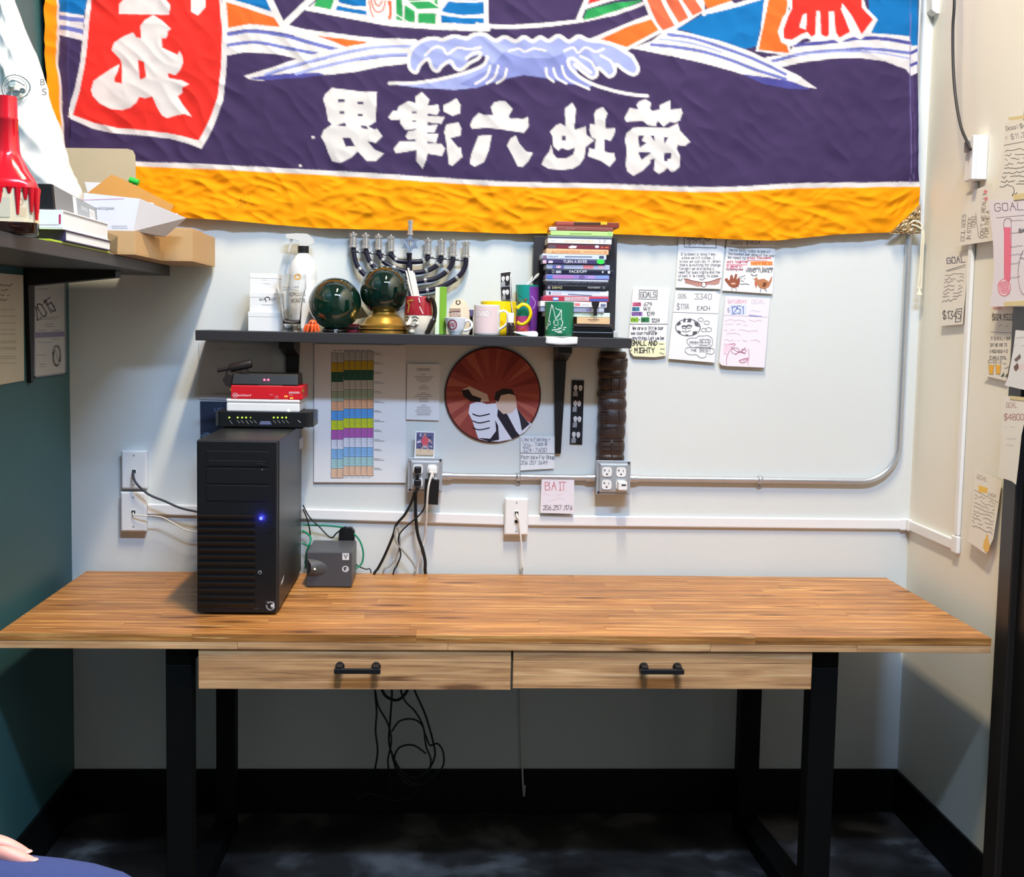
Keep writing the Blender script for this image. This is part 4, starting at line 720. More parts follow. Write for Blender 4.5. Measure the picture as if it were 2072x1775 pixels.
for x0, x1, ys in ((299, 296, yl), (372, 368, yl), (446, 441, yl), (519, 514, yr_), (588, 583, yr_), (662, 656, yr_), (733, 727, yr_), (805, 799, yr_)): k.line([z(x0, ys[0]), z(x1, ys[-1])], .7, (90, 90, 94), hold=True)
for i in range(7): k.line([z(318+i*68, 112 if i > 1 else 116), z(362+i*68, 112 if i > 1 else 116)], .9, BLK, hold=True)
for i in range(5): k.line([z(455+i*68, 1636), z(505+i*68, 1636)], .5, GRY, hold=True)
k.k += 1; k.build('print', t)
t, pl = sheet('order_sheet', 'small printed sheet headed ORDERS between the chart and the round sign', 'sheet', [(824, 736), (890, 737), (888, 851), (822, 849)], BW, .004, tilt=.002)
k = Ink(pl, .0001); k.text('ORDERS', 857, 750.5, 5.5, (30, 28, 30), 27, center=True)
for y, ws in ((758, 8), (762, 38), (765.5, 32), (769, 27), (772.5, 16), (780, 6), (783.5, 18), (787, 20), (795, 7), (798, 24), (802, 34), (806, 17), (809.5, 19), (813, 18), (820, 9), (824, 25), (828, 27), (832, 32), (836, 27), (839.5, 26)): k.line([(857-ws/2, y), (857+ws/2, y)], 1.1, (150, 146, 142))
k.build('print', t)
t = thing('trading_card', 'glossy sports card propped on top of the crowded outlet box', 'card', onY(860, 926, -.03)); ply = lambda x, y, o=0: onY(x, y, -.034-o)
MB().prism([ply(841, 872), ply(880, 874), ply(879, 928), ply(838, 926)], (0, .0006, 0)).build('card', mat('glossy_card', (246, 246, 246), .25, var=.01), t)
k = Ink(ply, .0001); k.poly([(843, 875), (878, 876), (877, 924), (841, 923)], (96, 100, 140))
for i in range(40): k.ell(random.uniform(845, 875), random.uniform(878, 905), random.uniform(1, 3.5), random.uniform(1, 3), random.choice([(200, 196, 220), (60, 62, 100), (150, 140, 180), (226, 220, 232), (90, 80, 120)]), 8)
k.poly([(842, 908), (877, 910), (877, 924), (841, 923)], (216, 196, 170)).poly([(856, 884), (864, 883), (868, 894), (864, 902), (856, 902), (852, 893)], (206, 90, 106)).ell(860, 880, 2.6, 3, (196, 150, 130), 10).line([(857, 902), (850, 914)], 2.6, (206, 170, 160)).line([(863, 902), (868, 914)], 2.6, (206, 170, 160)).line([(868, 888), (874, 896)], 2, (206, 160, 140)).line([(842, 921), (876, 922)], 1.2, (110, 100, 96)); k.build('print', t)
# round sign: plain generic stand-in picture on a sunburst
t = thing('round_sign', 'round brick red sunburst sign with pale and black shapes below the shelf', 'sign', onY(997, 897, -.004)); cxs, cys, rs = 997, 799, 97.5
circ = [(cxs+rs*math.cos(2*math.pi*i/72), cys+rs*math.sin(2*math.pi*i/72)) for i in range(72)]
MB().prism([onY(x, y, -.006) for x, y in circ], (0, .004, 0)).build('disc', mat('dark_sign_edge', (70, 30, 28), .5), t, bevel=.0008)
k = Ink(lambda x, y, o=0: onY(x, y, -.0061-o), .0001); k.ell(cxs, cys, 96.5, 96.5, (62, 28, 28), 72); k.ell(cxs, cys, 94.5, 94.5, (150, 66, 56), 72)
for i in range(18):
    a = math.radians(i*20+random.uniform(-4, 4)); w = math.radians(random.uniform(3, 7)); r0, r1 = random.uniform(28, 40), 94
    if math.sin(a) > .75: continue
    k.poly([(cxs+r0*math.cos(a), cys-6+r0*.8*math.sin(a)), (cxs+r1*math.cos(a-w), cys+r1*math.sin(a-w)), (cxs+r1*math.cos(a+w), cys+r1*math.sin(a+w))], random.choice([(176, 92, 74), (128, 50, 44), (166, 82, 66)]))
k.poly([(955, 850), (948, 836), (951, 818), (968, 812), (985, 818), (1002, 816), (1016, 822), (1030, 820), (1046, 826), (1060, 848), (1076, 858), (1062, 874), (1040, 888), (1010, 894), (985, 893), (968, 888)], (226, 224, 232))
k.poly([(1008, 822), (1024, 834), (1044, 872), (1052, 882), (1036, 889), (1022, 868), (1006, 842)], (40, 34, 44)).poly([(1046, 826), (1062, 848), (1072, 858), (1056, 872), (1052, 850)], (46, 40, 50)).poly([(966, 886), (992, 888), (1004, 872), (1002, 850), (1008, 862), (1010, 890), (990, 894)], (40, 34, 44))
for y in (838, 852, 866): k.line([(957, y), (970, y+4), (990, y)], 2.4, (50, 44, 54), True)
k.poly([(1001, 800), (1008, 792), (1024, 788), (1038, 792), (1044, 806), (1046, 824), (1036, 836), (1018, 838), (1006, 826)], (216, 186, 166)).poly([(1000, 808), (1003, 794), (1018, 786), (1036, 788), (1042, 800), (1030, 797), (1014, 800), (1008, 814)], (44, 34, 34)).poly([(936, 788), (950, 782), (986, 798), (990, 812), (968, 814), (948, 806)], (206, 176, 156)).poly([(934, 790), (948, 788), (956, 800), (974, 806), (972, 814), (952, 812), (938, 802)], (34, 28, 30))
k.build('picture', t)
t, pl = sheet('handwritten_note', 'white note with two tackle shop phone numbers beside the round sign', 'note', [(1053, 882), (1123, 883), (1121, 948), (1108, 949), (1053, 952)], BW, .005, tilt=.004, group=G5)
k = Ink(pl, .0001); Bn = (110, 120, 140); k.hand("Linc's Fishing +", 1056, 893, 7, Bn, .9, 4.4).hand('206-', 1058, 905, 7, Bn, .9, 5.4).hand('Tackle', 1083, 902, 7, Bn, .9, 4.6).hand('324-7600', 1058, 915, 8, Bn, 1, 6.2).line([(1053, 917), (1122, 918)], 1.4, (96, 104, 116)).hand('Patricks Fly Shop', 1055, 929, 7, (84, 92, 108), .9, 4.5).hand('206 257 3649', 1054, 940, 7, Bn, .9, 4.9); k.build('handwriting', t)
t, pl = sheet('handwritten_note', 'small white BAIT note hanging from the conduit', 'note', [(1096, 970), (1162, 971), (1161, 1040), (1093, 1038)], BW, .024, M_PINKP, tilt=.002, group=G5)
k = Ink(pl, .0001); k.hand('BAIT', 1103, 992, 16, (206, 120, 130), 1.5, 13).scrib(1099, 1150, 1001, 6, (230, 200, 210), 1).scrib(1112, 1142, 1012, 6, (222, 200, 214), 1).hand('206.257.1176', 1099, 1032, 9, (92, 88, 98), 1.1, 5.9); k.build('handwriting', t)
def photo_strip(t, f, n=4):
    k = Ink(lambda u, v, o: f(u, v, o), .0001); k.rect(.04, .01, .96, .99, (36, 34, 38))
    for i in range(n):
        y = .02+i*.97/n; h = .92/n; k.rect(.08, y, .92, y+h, (30, 28, 32))
        for cx in (.34, .70):
            cx += random.uniform(-.05, .05); k.poly([(cx-.2, y+h), (cx-.17, y+h*.66), (cx+.16, y+h*.64), (cx+.2, y+h)], (150, 148, 150) if cx < .5 else (26, 24, 28))
            k.ell(cx, y+h*.38, .15, h*.26, (222, 218, 216), 14); k.poly([(cx-.16, y+h*.32), (cx-.1, y+h*.1), (cx+.1, y+h*.1), (cx+.16, y+h*.32), (cx, y+h*.22)], (30, 28, 32)); k.ell(cx-.05, y+h*.36, .022, h*.03, (40, 38, 40), 6); k.ell(cx+.06, y+h*.36, .022, h*.03, (40, 38, 40), 6); k.ell(cx, y+h*.5, .05, h*.025, (70, 60, 60), 6)
    k.build('print', t)
t = thing('photo_strip', 'black photo-booth strip on the wall right of the tapered bracket', 'photo strip', onY(1168, 900, -.002))
q = [onY(*p, -.003) for p in ((1157, 769), (1182, 770), (1178, 900), (1153, 899))]
MB().prism(q, (0, .001, 0)).build('sheet', mat('photo_black', (30, 28, 30), .35), t); photo_strip(t, lambda u, v, o: q[0].lerp(q[1], u).lerp(q[3].lerp(q[2], u), v)-Vector((0, o, 0)))
# posters behind the tower
t, pl = sheet('poster', 'grey printed poster on the wall behind the modems', 'poster', [(402, 692), (549, 696), (549, 812), (404, 808)], BW, .003, mat('greyish_poster', (206, 206, 208), .7))
k = Ink(pl, .0001); k.scrib(441, 508, 706, 3, (168, 166, 168), 1).line([(434, 796), (470, 797)], 1, (120, 118, 118)); k.build('print', t)
t, pl = sheet('poster', 'dark blue cloudy poster reading LIGHT behind the tower', 'poster', [(405, 812), (470, 813), (560, 815), (560, 920), (406, 905)], BW, .004, mat('night_poster', (44, 54, 74), .5, var=.5, scale=14))
k = Ink(pl, .0001); k.text('LIGHT', 434, 832, 7, (120, 134, 170), 34)
for i in range(16): k.ell(random.uniform(410, 455), random.uniform(868, 898), random.uniform(3, 9), random.uniform(1.5, 4), random.choice([(96, 112, 136), (70, 84, 108), (120, 134, 154)]), 10)
k.build('print', t)
# ---- papers on the green wall
t, pl = sheet('framed_notice', 'typed notice on the green wall at the left edge under the high shelf', 'notice', [(-60, 548), (47, 557), (49, 770), (-60, 790)], LW, .006, mat('old_paper', (206, 198, 176), .75, var=.06, scale=20))
k = Ink(pl, .0001)
for i in range(4): k.scrib(-40, 26-i*4, 577+i*10, 4, (96, 90, 80), 1.4)
for y in (627, 640, 654, 667, 676, 690, 694, 703, 707, 721, 726, 735): k.line([(-40, y), (32, y+random.uniform(-.5, .5))], .8, (130, 122, 108))
k.build('print', t)
t, pl = sheet('framed_notice', 'laminated 2015 permit on the green wall between two brackets', 'notice', [(69, 556), (131, 562), (133, 756), (70, 764)], LW, .008, mat('laminated_paper', (198, 194, 190), .3, var=.06, scale=20))
k = Ink(pl, .0001); k.line([(69.5, 557), (131, 562.5), (132.5, 755), (70.5, 763), (69.5, 557)], 3, (150, 148, 156)); k.hand('2015', 75, 648, 27, (112, 106, 118), 2.4, 13.5, (1, -.55)).poly([(70, 673), (130, 671), (131, 681), (70, 684)], (136, 130, 158))
for i, (a, b, y) in enumerate(((73, 100, 570), (76, 98, 576), (76, 96, 585), (78, 120, 642), (80, 112, 646), (92, 108, 656), (91, 110, 661), (76, 93, 669), (107, 124, 669), (76, 104, 693), (106, 120, 686), (74, 92, 719), (79, 92, 737), (80, 90, 742))): k.line([(a, y), (b, y)], 1.1, (140, 136, 146))
k.ring(115, 720, 7, 20, 4, (164, 162, 158)).line([(110, 702), (120, 738)], 2, (164, 162, 158)); k.build('print', t)
# ---- papers on the right wall and casing
GR = 'notes on the right wall'
t, pl = sheet('handwritten_note', 'handwritten note taped above the thermometer note, cut by the right edge', 'note', [(2033, 249), (2120, 234), (2120, 410), (2000, 408), (2010, 390), (2018, 370), (2026, 330), (2031, 290)], RW, .034, M_WARMP, group=GR)
k = Ink(pl, .0001); k.hand('Goal $4', 2036, 264, 8, (130, 122, 126), 1, 7, (1, -.17)).hand('= $11.33', 2034, 284, 10, (150, 140, 150), 1, 8, (1, -.17)).line([(2032, 294), (2080, 285)], 1.2, (120, 114, 116))
for i in range(9): k.scrib(2034-max(0, i-3)*2.2, 2090, 305+i*9, 5, (112, 106, 108), 1, -5)
k.line([(2050, 378), (2052, 388), (2048, 396), (2058, 390)], 1, BLK, True); k.build('handwriting', t)
MB().prism([RW(px, py, .0345) for px, py in ((2040, 238), (2110, 227), (2110, 236), (2043, 244))], (-.0008, 0, 0)).build('tape', M_TAPE, t)
t, pl = sheet('handwritten_note', 'GOAL note with a red thermometer drawn on it at the right edge', 'note', [(2000, 407), (2120, 398), (2120, 622), (2002, 620), (2007, 590), (2011, 550), (2010, 500), (2005, 450)], RW, .037, M_PINKP, group=GR)
k = Ink(pl, .0001); PK = (232, 100, 130); k.hand('GOALS', 2013, 428, 16, (120, 96, 126), 1.3, 15.5, (1, -.06)).line([(2016, 441), (2090, 434)], 1, (130, 110, 130))
k.poly([(2032, 460), (2045, 460), (2045, 485), (2046, 520), (2044, 568), (2033, 568), (2032, 520)], (238, 120, 146)).line([(2032, 470), (2031, 450), (2036, 443), (2043, 443), (2046, 450), (2046, 500)], 1, (170, 120, 150), True).line([(2032, 460), (2032, 565)], 1, PK).line([(2046, 490), (2044, 565)], 1, PK)
k.ell(2032, 582, 12.5, 17, (248, 214, 222)).ring(2032, 582, 12.5, 17, 1.2, PK)
for i in range(8): k.line([(2021+i*2.6, 574-i*1.0), (2024+i*2.6, 592+i*.2)], 1, PK, hold=True); k.line([(2021+i*1, 572+i*3.2), (2043-i*.5, 568+i*3.8)], .9, PK, hold=True)
for y in (447, 472, 500, 516, 534, 562): k.line([(2044, y), (2058, y-1)], .8, (150, 130, 150)); k.scrib(2058, 2070, y-2, 4, (170, 150, 170), .8)
k.hand('BAIT', 2062, 470, 7, BLK, 1, 6); k.line([(2070, 506), (2062, 530), (2060, 560), (2066, 590), (2080, 600)], 1, (190, 160, 170), True).scrib(2064, 2085, 524, 5, BLK, 1); k.build('handwriting', t)
MB().prism([RW(px, py, .0375) for px, py in ((2032, 611), (2115, 606), (2115, 618), (2032, 620))], (-.0008, 0, 0)).build('tape', M_TAPE, t)
MB().prism([RW(px, py, .0377) for px, py in ((2050, 394), (2115, 384), (2115, 398), (2052, 405))], (-.0008, 0, 0)).build('tape', M_TAPE, t)
t, pl = sheet('handwritten_note', 'sideways handwritten note with red stars wrapped over the raceway', 'note', [(1948, 400), (1959, 389), (2008, 371), (2010, 487), (1938, 498)], RW, .018, M_WARMP, group=GR)
k = Ink(pl, .0001)
for s, x, y in (('CEIL GOES', 1951, 488), ('IN STOCK', 1963, 486), ('TONI', 1973, 462), ("DON'T WE REALLY", 1990, 482), ('FOR THE A', 1999, 480)): k.hand(s, x, y, 7, (150, 140, 132), 1, 6.8, (.06, -1))
k.line([(1974, 432), (1980, 478), (1984, 482)], 1, (130, 122, 116))
for x, y in ((1994, 388), (1995, 402)): k.poly([(x+5.2*(1 if i % 2 == 0 else .45)*math.sin(i*math.pi/5), y-5.8*(1 if i % 2 == 0 else .45)*math.cos(i*math.pi/5)) for i in range(10)], (220, 130, 140))
k.build('handwriting', t)
t, pl = sheet('handwritten_note', 'narrow handwritten note ending in 1345 left of the vertical raceway', 'note', [(1915, 513), (1962, 508), (1948, 656), (1902, 660)], RW, .006, M_WARMP, tilt=.003, group=GR)
k = Ink(pl, .0001); k.hand('GOAL', 1917, 534, 12, (130, 126, 140), 2, 9.5, (1, -.1)).line([(1915, 548), (1953, 536)], 1.4, (110, 106, 112)).line([(1918, 549), (1953, 540)], 1, (110, 106, 112))
for i in range(8): k.scrib(1913-i*.9, 1951-i, 557+i*7.5, 5, (116, 110, 110), 1, -4)
k.hand('$1345', 1908, 645, 15, (84, 80, 90), 1.3, 8.4).line([(1935, 626), (1946, 624), (1944, 650), (1933, 652), (1935, 626)], 1, BLK); k.build('handwriting', t)
t, pl = sheet('handwritten_note', 'handwritten note with two beer glasses drawn, below the thermometer note', 'note', [(2006, 618), (2055, 622), (2050, 700), (2036, 771), (1990, 760), (1997, 752), (1999, 700)], RW, .008, M_WARMP, group=GR)
k = Ink(pl, .0001); k.hand('Goal', 2010, 626, 7, (214, 90, 110), 1, 5).hand('$824.93333', 2008, 648, 12, (96, 90, 94), 1.2, 4.9).scrib(2022, 2048, 660, 5, (130, 120, 124), 1).line([(2005, 672), (2050, 674)], 1, (140, 130, 130))
for i, s in enumerate(('IT IS REALLY BAR', 'DAY WE ARE TO', 'A MUG NEED 4 IT', 'IT HAS A TOTAL')): k.hand(s, 2005-i, 688+i*13, 6, (140, 132, 132), .8, 2.9)
for x in (2000, 2014): k.poly([(x, 738), (x+11, 739), (x+9, 757), (x+2, 757)], (238, 180, 70)).line([(x, 730), (x+2, 757), (x+9, 758), (x+12, 731)], .9, (180, 150, 110)).ring(x+6, 731, 6, 3, .8, (170, 160, 150))
k.poly([(2025, 762), (2031, 753), (2032, 760), (2028, 763)], (96, 104, 92)).poly([(2033, 763), (2038, 755), (2038, 762)], (96, 104, 92)).scrib(2030, 2042, 736, 4, GRY, .8).scrib(2032, 2042, 744, 4, GRY, .8); k.build('handwriting', t)
t, pl = sheet('handwritten_note', 'note with a brown patched doodle hanging over the dark door casing', 'note', [(2055, 668), (2110, 672), (2085, 792), (2033, 780), (2040, 762), (2050, 710)], RW, .036, M_PAPER, group=GR)
k = Ink(pl, .0001); k.poly([(2052, 728), (2064, 716), (2066, 724), (2056, 733)], (120, 104, 100)).poly([(2051, 742), (2059, 734), (2062, 744), (2056, 752), (2052, 748)], (120, 92, 88)).ell(2066, 742, 5, 7, (236, 214, 214)).scrib(2056, 2080, 682, 5, (180, 176, 180), .8).scrib(2052, 2078, 700, 6, (190, 186, 190), .8); k.build('handwriting', t)
t, pl = sheet('handwritten_note', 'long GOAL $4800 receipt slip curling off the dark door casing', 'note', [(2034, 801), (2082, 806), (2076, 840), (2067, 880), (2062, 930), (2056, 981), (2047, 974), (2030, 968), (2020, 965), (2024, 920), (2026, 860), (2026, 832)], RW, .034, M_WARMP, tilt=.004, group=GR)
k = Ink(pl, .0001); k.hand('GOAL', 2036, 825, 10, (190, 160, 156), 1.1, 6).hand('$4800', 2032, 850, 12, (176, 110, 110), 1.2, 8.4).scrib(2034, 2054, 864, 4, (216, 206, 206), .8).scrib(2036, 2056, 888, 4, (216, 206, 206), .8).line([(2036, 900), (2050, 901)], .8, (200, 190, 190)); k.build('handwriting', t)
MB().prism([RW(px, py, .0345) for px, py in ((2044, 801), (2084, 805), (2084, 812), (2044, 808))], (-.0008, 0, 0)).build('tape', M_TAPE, t)
t, pl = sheet('handwritten_note', 'handwritten note with an orange bottle doodle, lowest on the right wall', 'note', [(1973, 946), (2027, 974), (2018, 1040), (2010, 1090), (1996, 1121), (1990, 1118), (1957, 1094), (1964, 1060)], RW, .005, M_WARMP, tilt=.008, group=GR)
k = Ink(pl, .0001); k.hand('GOAL', 1976, 968, 8, (170, 160, 150), 1, 6, (1, .35)).poly([(1980, 982), (1999, 988), (1997, 998), (1980, 996)], (236, 190, 90)).hand('EACH', 1999, 1003, 6, (160, 150, 140), .8, 4, (1, .3)).line([(1972, 992), (2019, 1017)], 1, (140, 132, 124))
for i in range(9): k.scrib(1973-i*.8, 2014-i*.8, 1002+i*7.5, 5, (150, 140, 130), .9, 17)
k.poly([(1996, 1082), (1999, 1082), (2000, 1092), (2003, 1104), (2000, 1116), (1994, 1118), (1989, 1108), (1991, 1094), (1994, 1090)], (232, 184, 100)); k.build('handwriting', t)
# ================================================================ computer tower and the boxes on it
M_PCB = mat('black_bezel_plastic', (19, 19, 21), .42, var=.12, scale=80, bump=.1, bscale=700); M_PCS = mat('black_powder_coat', (30, 31, 34), .38, var=.06, scale=80, bump=.12, bscale=900)
M_EDGE = mat('grey_louver_plastic', (20, 20, 21), .5, var=.05); M_SIL = mat('brushed_silver', (190, 190, 192), .35, .6, var=.05)
tx0, tx1, tyf, tyb, tz0, tz1 = .486, .692, -.591, -.055, .76, 1.2125
pc = thing('computer_tower', 'black computer tower with louvered front and blue power light, on the desk', 'computer', ((tx0+tx1)/2, (tyf+tyb)/2, .76))
MB().box(tx0+.001, tx1, tyf+.022, tyb, tz0+.012, tz1).build('case', M_PCS, pc, bevel=.002)
MB().box(tx0, tx1-.003, tyf, tyf+.0215, tz0+.006, tz1-.001).build('bezel', M_PCB, pc, bevel=.003)
for sx in (tx0+.03, tx1-.03):
    for sy in (tyf+.06, tyb-.06): MB().cyl((sx, sy, .76), (sx, sy, .772), .012, n=12).build('foot', M_BPL, pc, smooth=True)
fp = lambda zx, zy: onY(390+zx*.2141, 880+zy*.2141, tyf)
def face(nm, x0, y0, x1, y1, d, m, par=pc, bv=.0008):
    a, b = fp(x0, y0), fp(x1, y1); return MB().box(a.x, b.x, tyf-d, tyf-.0001, b.z, a.z).build(nm, m, par, bevel=bv)
for y0, y1 in ((150, 304), (314, 464), (474, 628)): bay = face('drive_bay_cover', 128, y0, 722, y1, .0016, M_PCB)
o_ = face('optical_drive', 150, 240, 690, 300, .0024, M_PCB); face('eject_button', 606, 270, 672, 296, .0034, M_BPL, o_); c = fp(657, 330); MB().ball((c.x, tyf-.002, c.z), .0014, 10, 6).build('indicator', M_SIL, pc)
for y0, y1, x0 in ((690, 735, 680), (742, 830, 700), (838, 925, 700)): face('front_port', x0, y0, 755, y1, .0008, M_BPL)
for i in range(14):
    y = 757+i*63.8; a, b = fp(46, y), fp(590, y+52)
    MB().prism([(a.x, tyf-.0002, a.z), (a.x, tyf-.007, a.z-.001), (a.x, tyf-.006, a.z-.003), (a.x, tyf-.0002, b.z)], (b.x-a.x, 0, 0)).build('louver', M_EDGE, pc)
c = fp(645, 790); MB().lathe((c.x, tyf-.0002, c.z), [(.0042, 0), (.0042, .002), (.002, .0035), (0, .004)], 16, axis=(0, -1, 0)).build('power_light', mat('blue_led', (60, 60, 255), .3, var=0, emit=(40, 50, 255), es=14), pc, smooth=True)
bl = bpy.data.lights.new('led_glow', 'POINT'); bl.energy = .10; bl.color = (.06, .06, 1); bl.shadow_soft_size = .004; blo = bpy.data.objects.new('led_glow', bl); COL.objects.link(blo); blo.parent = pc; blo.location = Vector((c.x, tyf-.014, c.z))-wloc(pc)
c = fp(635, 1300); MB().cyl((c.x, tyf, c.z), (c.x, tyf-.004, c.z), .0048, n=18).build('key_lock', M_SIL, pc, smooth=True); MB().cyl((c.x, tyf-.004, c.z), (c.x, tyf-.0046, c.z), .003, n=14).build('keyhole', M_HOLE, pc)
k = Ink(lambda x, y, o=0: fp(x, y)-Vector((0, .0002+o, 0)), .0002); k.ring(735, 1617, 36, 36, 14, (196, 196, 198), 30, 30, 330).poly([(735, 1605), (770, 1598), (774, 1628), (740, 1632)], (200, 200, 200)).line([(690, 1576), (778, 1577)], 3, (120, 120, 122)).line([(580, 1642), (625, 1642)], 3, (90, 90, 92)); k.build('badge', pc)
k = Ink(lambda x, y, o=0: onX(x, y, tx1+.0003+o), .0001); k.poly([(569, 1178), (575, 1163), (573, 1176), (568, 1186)], (196, 196, 198)).poly([(605, 890), (614, 883), (614, 905), (606, 910)], (176, 180, 190)); k.build('side_sticker', pc)
# --- modem stack on top, standing near the back
def top_y(px, py, z): return onZ(px, py, z).y
zA = tz1; yA = -.235
wA0, wA1 = onY(434, 855, yA).x, onY(633, 855, yA).x; hA = .047
md = thing('modem', 'wide black modem with green lights, on top of the tower', 'modem', ((wA0+wA1)/2, yA+.08, zA))
pr = [(wA0+.012, yA), (wA1-.014, yA), (wA1, yA+.02), (wA1, yA+.15), (wA1-.02, yA+.165), (wA0+.02, yA+.165), (wA0, yA+.15), (wA0, yA+.02)]
MB().prism([(x, y, zA+.006) for x, y in pr], (0, 0, hA-.006)).build('case', mat('modem_black', (24, 25, 27), .32, var=.06), md, bevel=.004)
MB().box(wA0+.03, wA1-.03, yA+.02, yA+.14, zA, zA+.0059).build('foot_plate', M_BPL, md)
M_GLED = mat('green_led', (150, 220, 60), .4, var=0, emit=(170, 235, 60), es=3.5); M_YLED = mat('amber_led', (240, 220, 60), .4, var=0, emit=(245, 225, 70), es=3.5); M_RLED = mat('red_led', (255, 70, 90), .4, var=0, emit=(255, 60, 90), es=9)
for px in (464, 481, 490, 498, 507, 554, 562, 571, 579):
    c = onY(px, 845, yA); MB().cyl((c.x, yA-.0012, c.z), (c.x, yA+.001, c.z), .0022 if px != 507 else .0014, n=10).build('status_light', M_GLED, md)
k = Ink(lambda x, y, o=0: onY(x, y, yA-.0003-o), .0001)
for px in (467, 482, 490, 500, 508, 516, 555, 564, 573, 581): k.line([(px-2, 851), (px+3, 856 if px not in (467, 500) else 858)], .9, (150, 150, 150))
k.poly([(527, 852), (547, 852), (550, 860), (524, 860)], (70, 76, 110)).line([(528, 854), (546, 854)], .8, (150, 156, 190)).line([(526, 857), (548, 857)], .8, (150, 156, 190)).line([(603, 851), (608, 855)], 1, (190, 190, 190)); k.build('print', md)
zB = zA+hA; yB = yA+.012; wB0, wB1 = onY(458, 828, yB).x, onY(606, 828, yB).x
rt = thing('router', 'flat white router sandwiched between the black modem and the red box', 'router', ((wB0+wB1)/2+.005, yB+.08, zB))
MB().box(wB0, wB1+.0, yB, yB+.155, zB, zB+.026).build('case', M_WPL, rt, bevel=.004); MB().box(wB0-.001, wB1+.001, yB-.001, yB+.156, zB+.0262, zB+.036).build('lid', M_WPL, rt, bevel=.004)
c = onY(584, 831, yB); MB().cyl((c.x, yB-.0008, c.z), (c.x, yB+.001, c.z), .0032, n=14).build('status_light', mat('white_led', (250, 248, 240), .4, var=0, emit=(255, 250, 235), es=2), rt)
zC = zB+.036; wC0, wC1 = onY(467, 800, yB).x, onY(612, 800, yB).x; hC = .0385
rd = thing('firewall_box', 'bright red network box stacked on the white router', 'network box', ((wC0+wC1)/2, yB+.08, zC))
MB().box(wC0, wC1, yB, yB+.15, zC, zC+hC).build('case', mat('bright_red_plastic', (206, 26, 38), .4, var=.05), rd, bevel=.0025)
for x_ in (wC0-.002, wC1-.001): MB().box(x_, x_+.003, yB-.001, yB+.02, zC+.022, zC+.03).build('side_clip', mat('brass_clip', (210, 180, 80), .35, .7), rd)
zq = lambda x, y: (380+x*.222, 680+y*.222); k = Ink(lambda x, y, o=0: onY(*zq(x, y), yB-.0003-o), .0001)
k.ring(432, 540, 22, 20, 4.5, (250, 246, 246)).text('W', 432, 552, 22, (250, 246, 246), 26, center=True).text('atchGuard', 455, 549, 19, (250, 240, 240), 120).rect(922, 508, 1018, 526, (226, 170, 176)).text('FIREBOX', 926, 523, 11, (180, 30, 44), 88)
for i in range(5): k.ell(832+i*18, 582, 6, 6, (240, 200, 200), 10)
for x, y in ((762, 536), (810, 550), (810, 566), (762, 580), (940, 540)): k.line([(x-14, y), (x+14, y)], 4, (236, 170, 176))
k.build('print', rd)
for x, y in ((887, 550), (903, 550), (938, 567), (954, 567)): c = onY(*zq(x, y), yB); MB().cyl((c.x, yB-.0012, c.z), (c.x, yB+.001, c.z), .0016, n=10).build('status_light', M_YLED, rd)
zD = zC+hC; wD0, wD1 = onY(466, 775, yB).x, onY(603, 775, yB).x
bm_ = thing('cable_modem', 'low black box with two red lights, topmost of the stack on the tower', 'modem', ((wD0+wD1)/2, yB+.07, zD))
MB().hexa([(wD0, yB+.004, zD), (wD1, yB+.004, zD), (wD1, yB+.13, zD), (wD0, yB+.13, zD), (wD0+.004, yB+.016, zD+.034), (wD1-.002, yB+.016, zD+.034), (wD1-.002, yB+.125, zD+.034), (wD0+.004, yB+.125, zD+.034)]).build('case', mat('warm_black_plastic', (24, 19, 18), .4, var=.08), bm_, bevel=.004)
for x in (698, 733): c = onY(*zq(x, 400), yB+.008); MB().cyl((c.x, c.y-.002, c.z), (c.x, c.y+.004, c.z), .0028, n=12).build('status_light', M_RLED, bm_)
k = Ink(lambda x, y, o=0: onY(*zq(x, y), yB+.003-o)+Vector((0, (zq(x, y)[1]*0), 0)), .0003)
k.rect(640, 448, 860, 470, (96, 78, 66)); k.build('label_strip', bm_)
# gadget lying on top
gd = thing('barrel_gadget', 'black barrel shaped gadget resting on a cradle beside the red lights', 'gadget', onY(480, 765, yB+.03)); yg = yB+.035
M_GAD = mat('gadget_black', (40, 33, 32), .4, var=.08)
a, b = onY(464, 746, yg), onY(510, 735, yg); MB().lathe(a, [(.002, 0), (.011, .002), (.0125, .008), (.0125, (b-a).length-.008), (.011, (b-a).length-.001), (.003, (b-a).length)], 20, axis=(b-a).normalized()).build('barrel', M_GAD, gd, smooth=True)
a, b = onY(440, 750, yg), onY(465, 745, yg); MB().tube([a, b], .006, 12).build('nozzle', M_GAD, gd, smooth=True)
a, b = onY(460, 748, yg), onY(456, 766, yg); MB().tube([a, b], .003, 8).tube([onY(500, 742, yg), onY(501, 756, yg)], .003, 8).build('cradle_post', M_GAD, gd, smooth=True)
P = [onY(px, py, yg-.02) for px, py in ((450, 768), (456, 760), (470, 764), (484, 757), (496, 751), (504, 757), (505, 763), (470, 786), (456, 780))]
MB().prism(P, (0, .05, 0)).build('cradle', M_GAD, gd, bevel=.003)
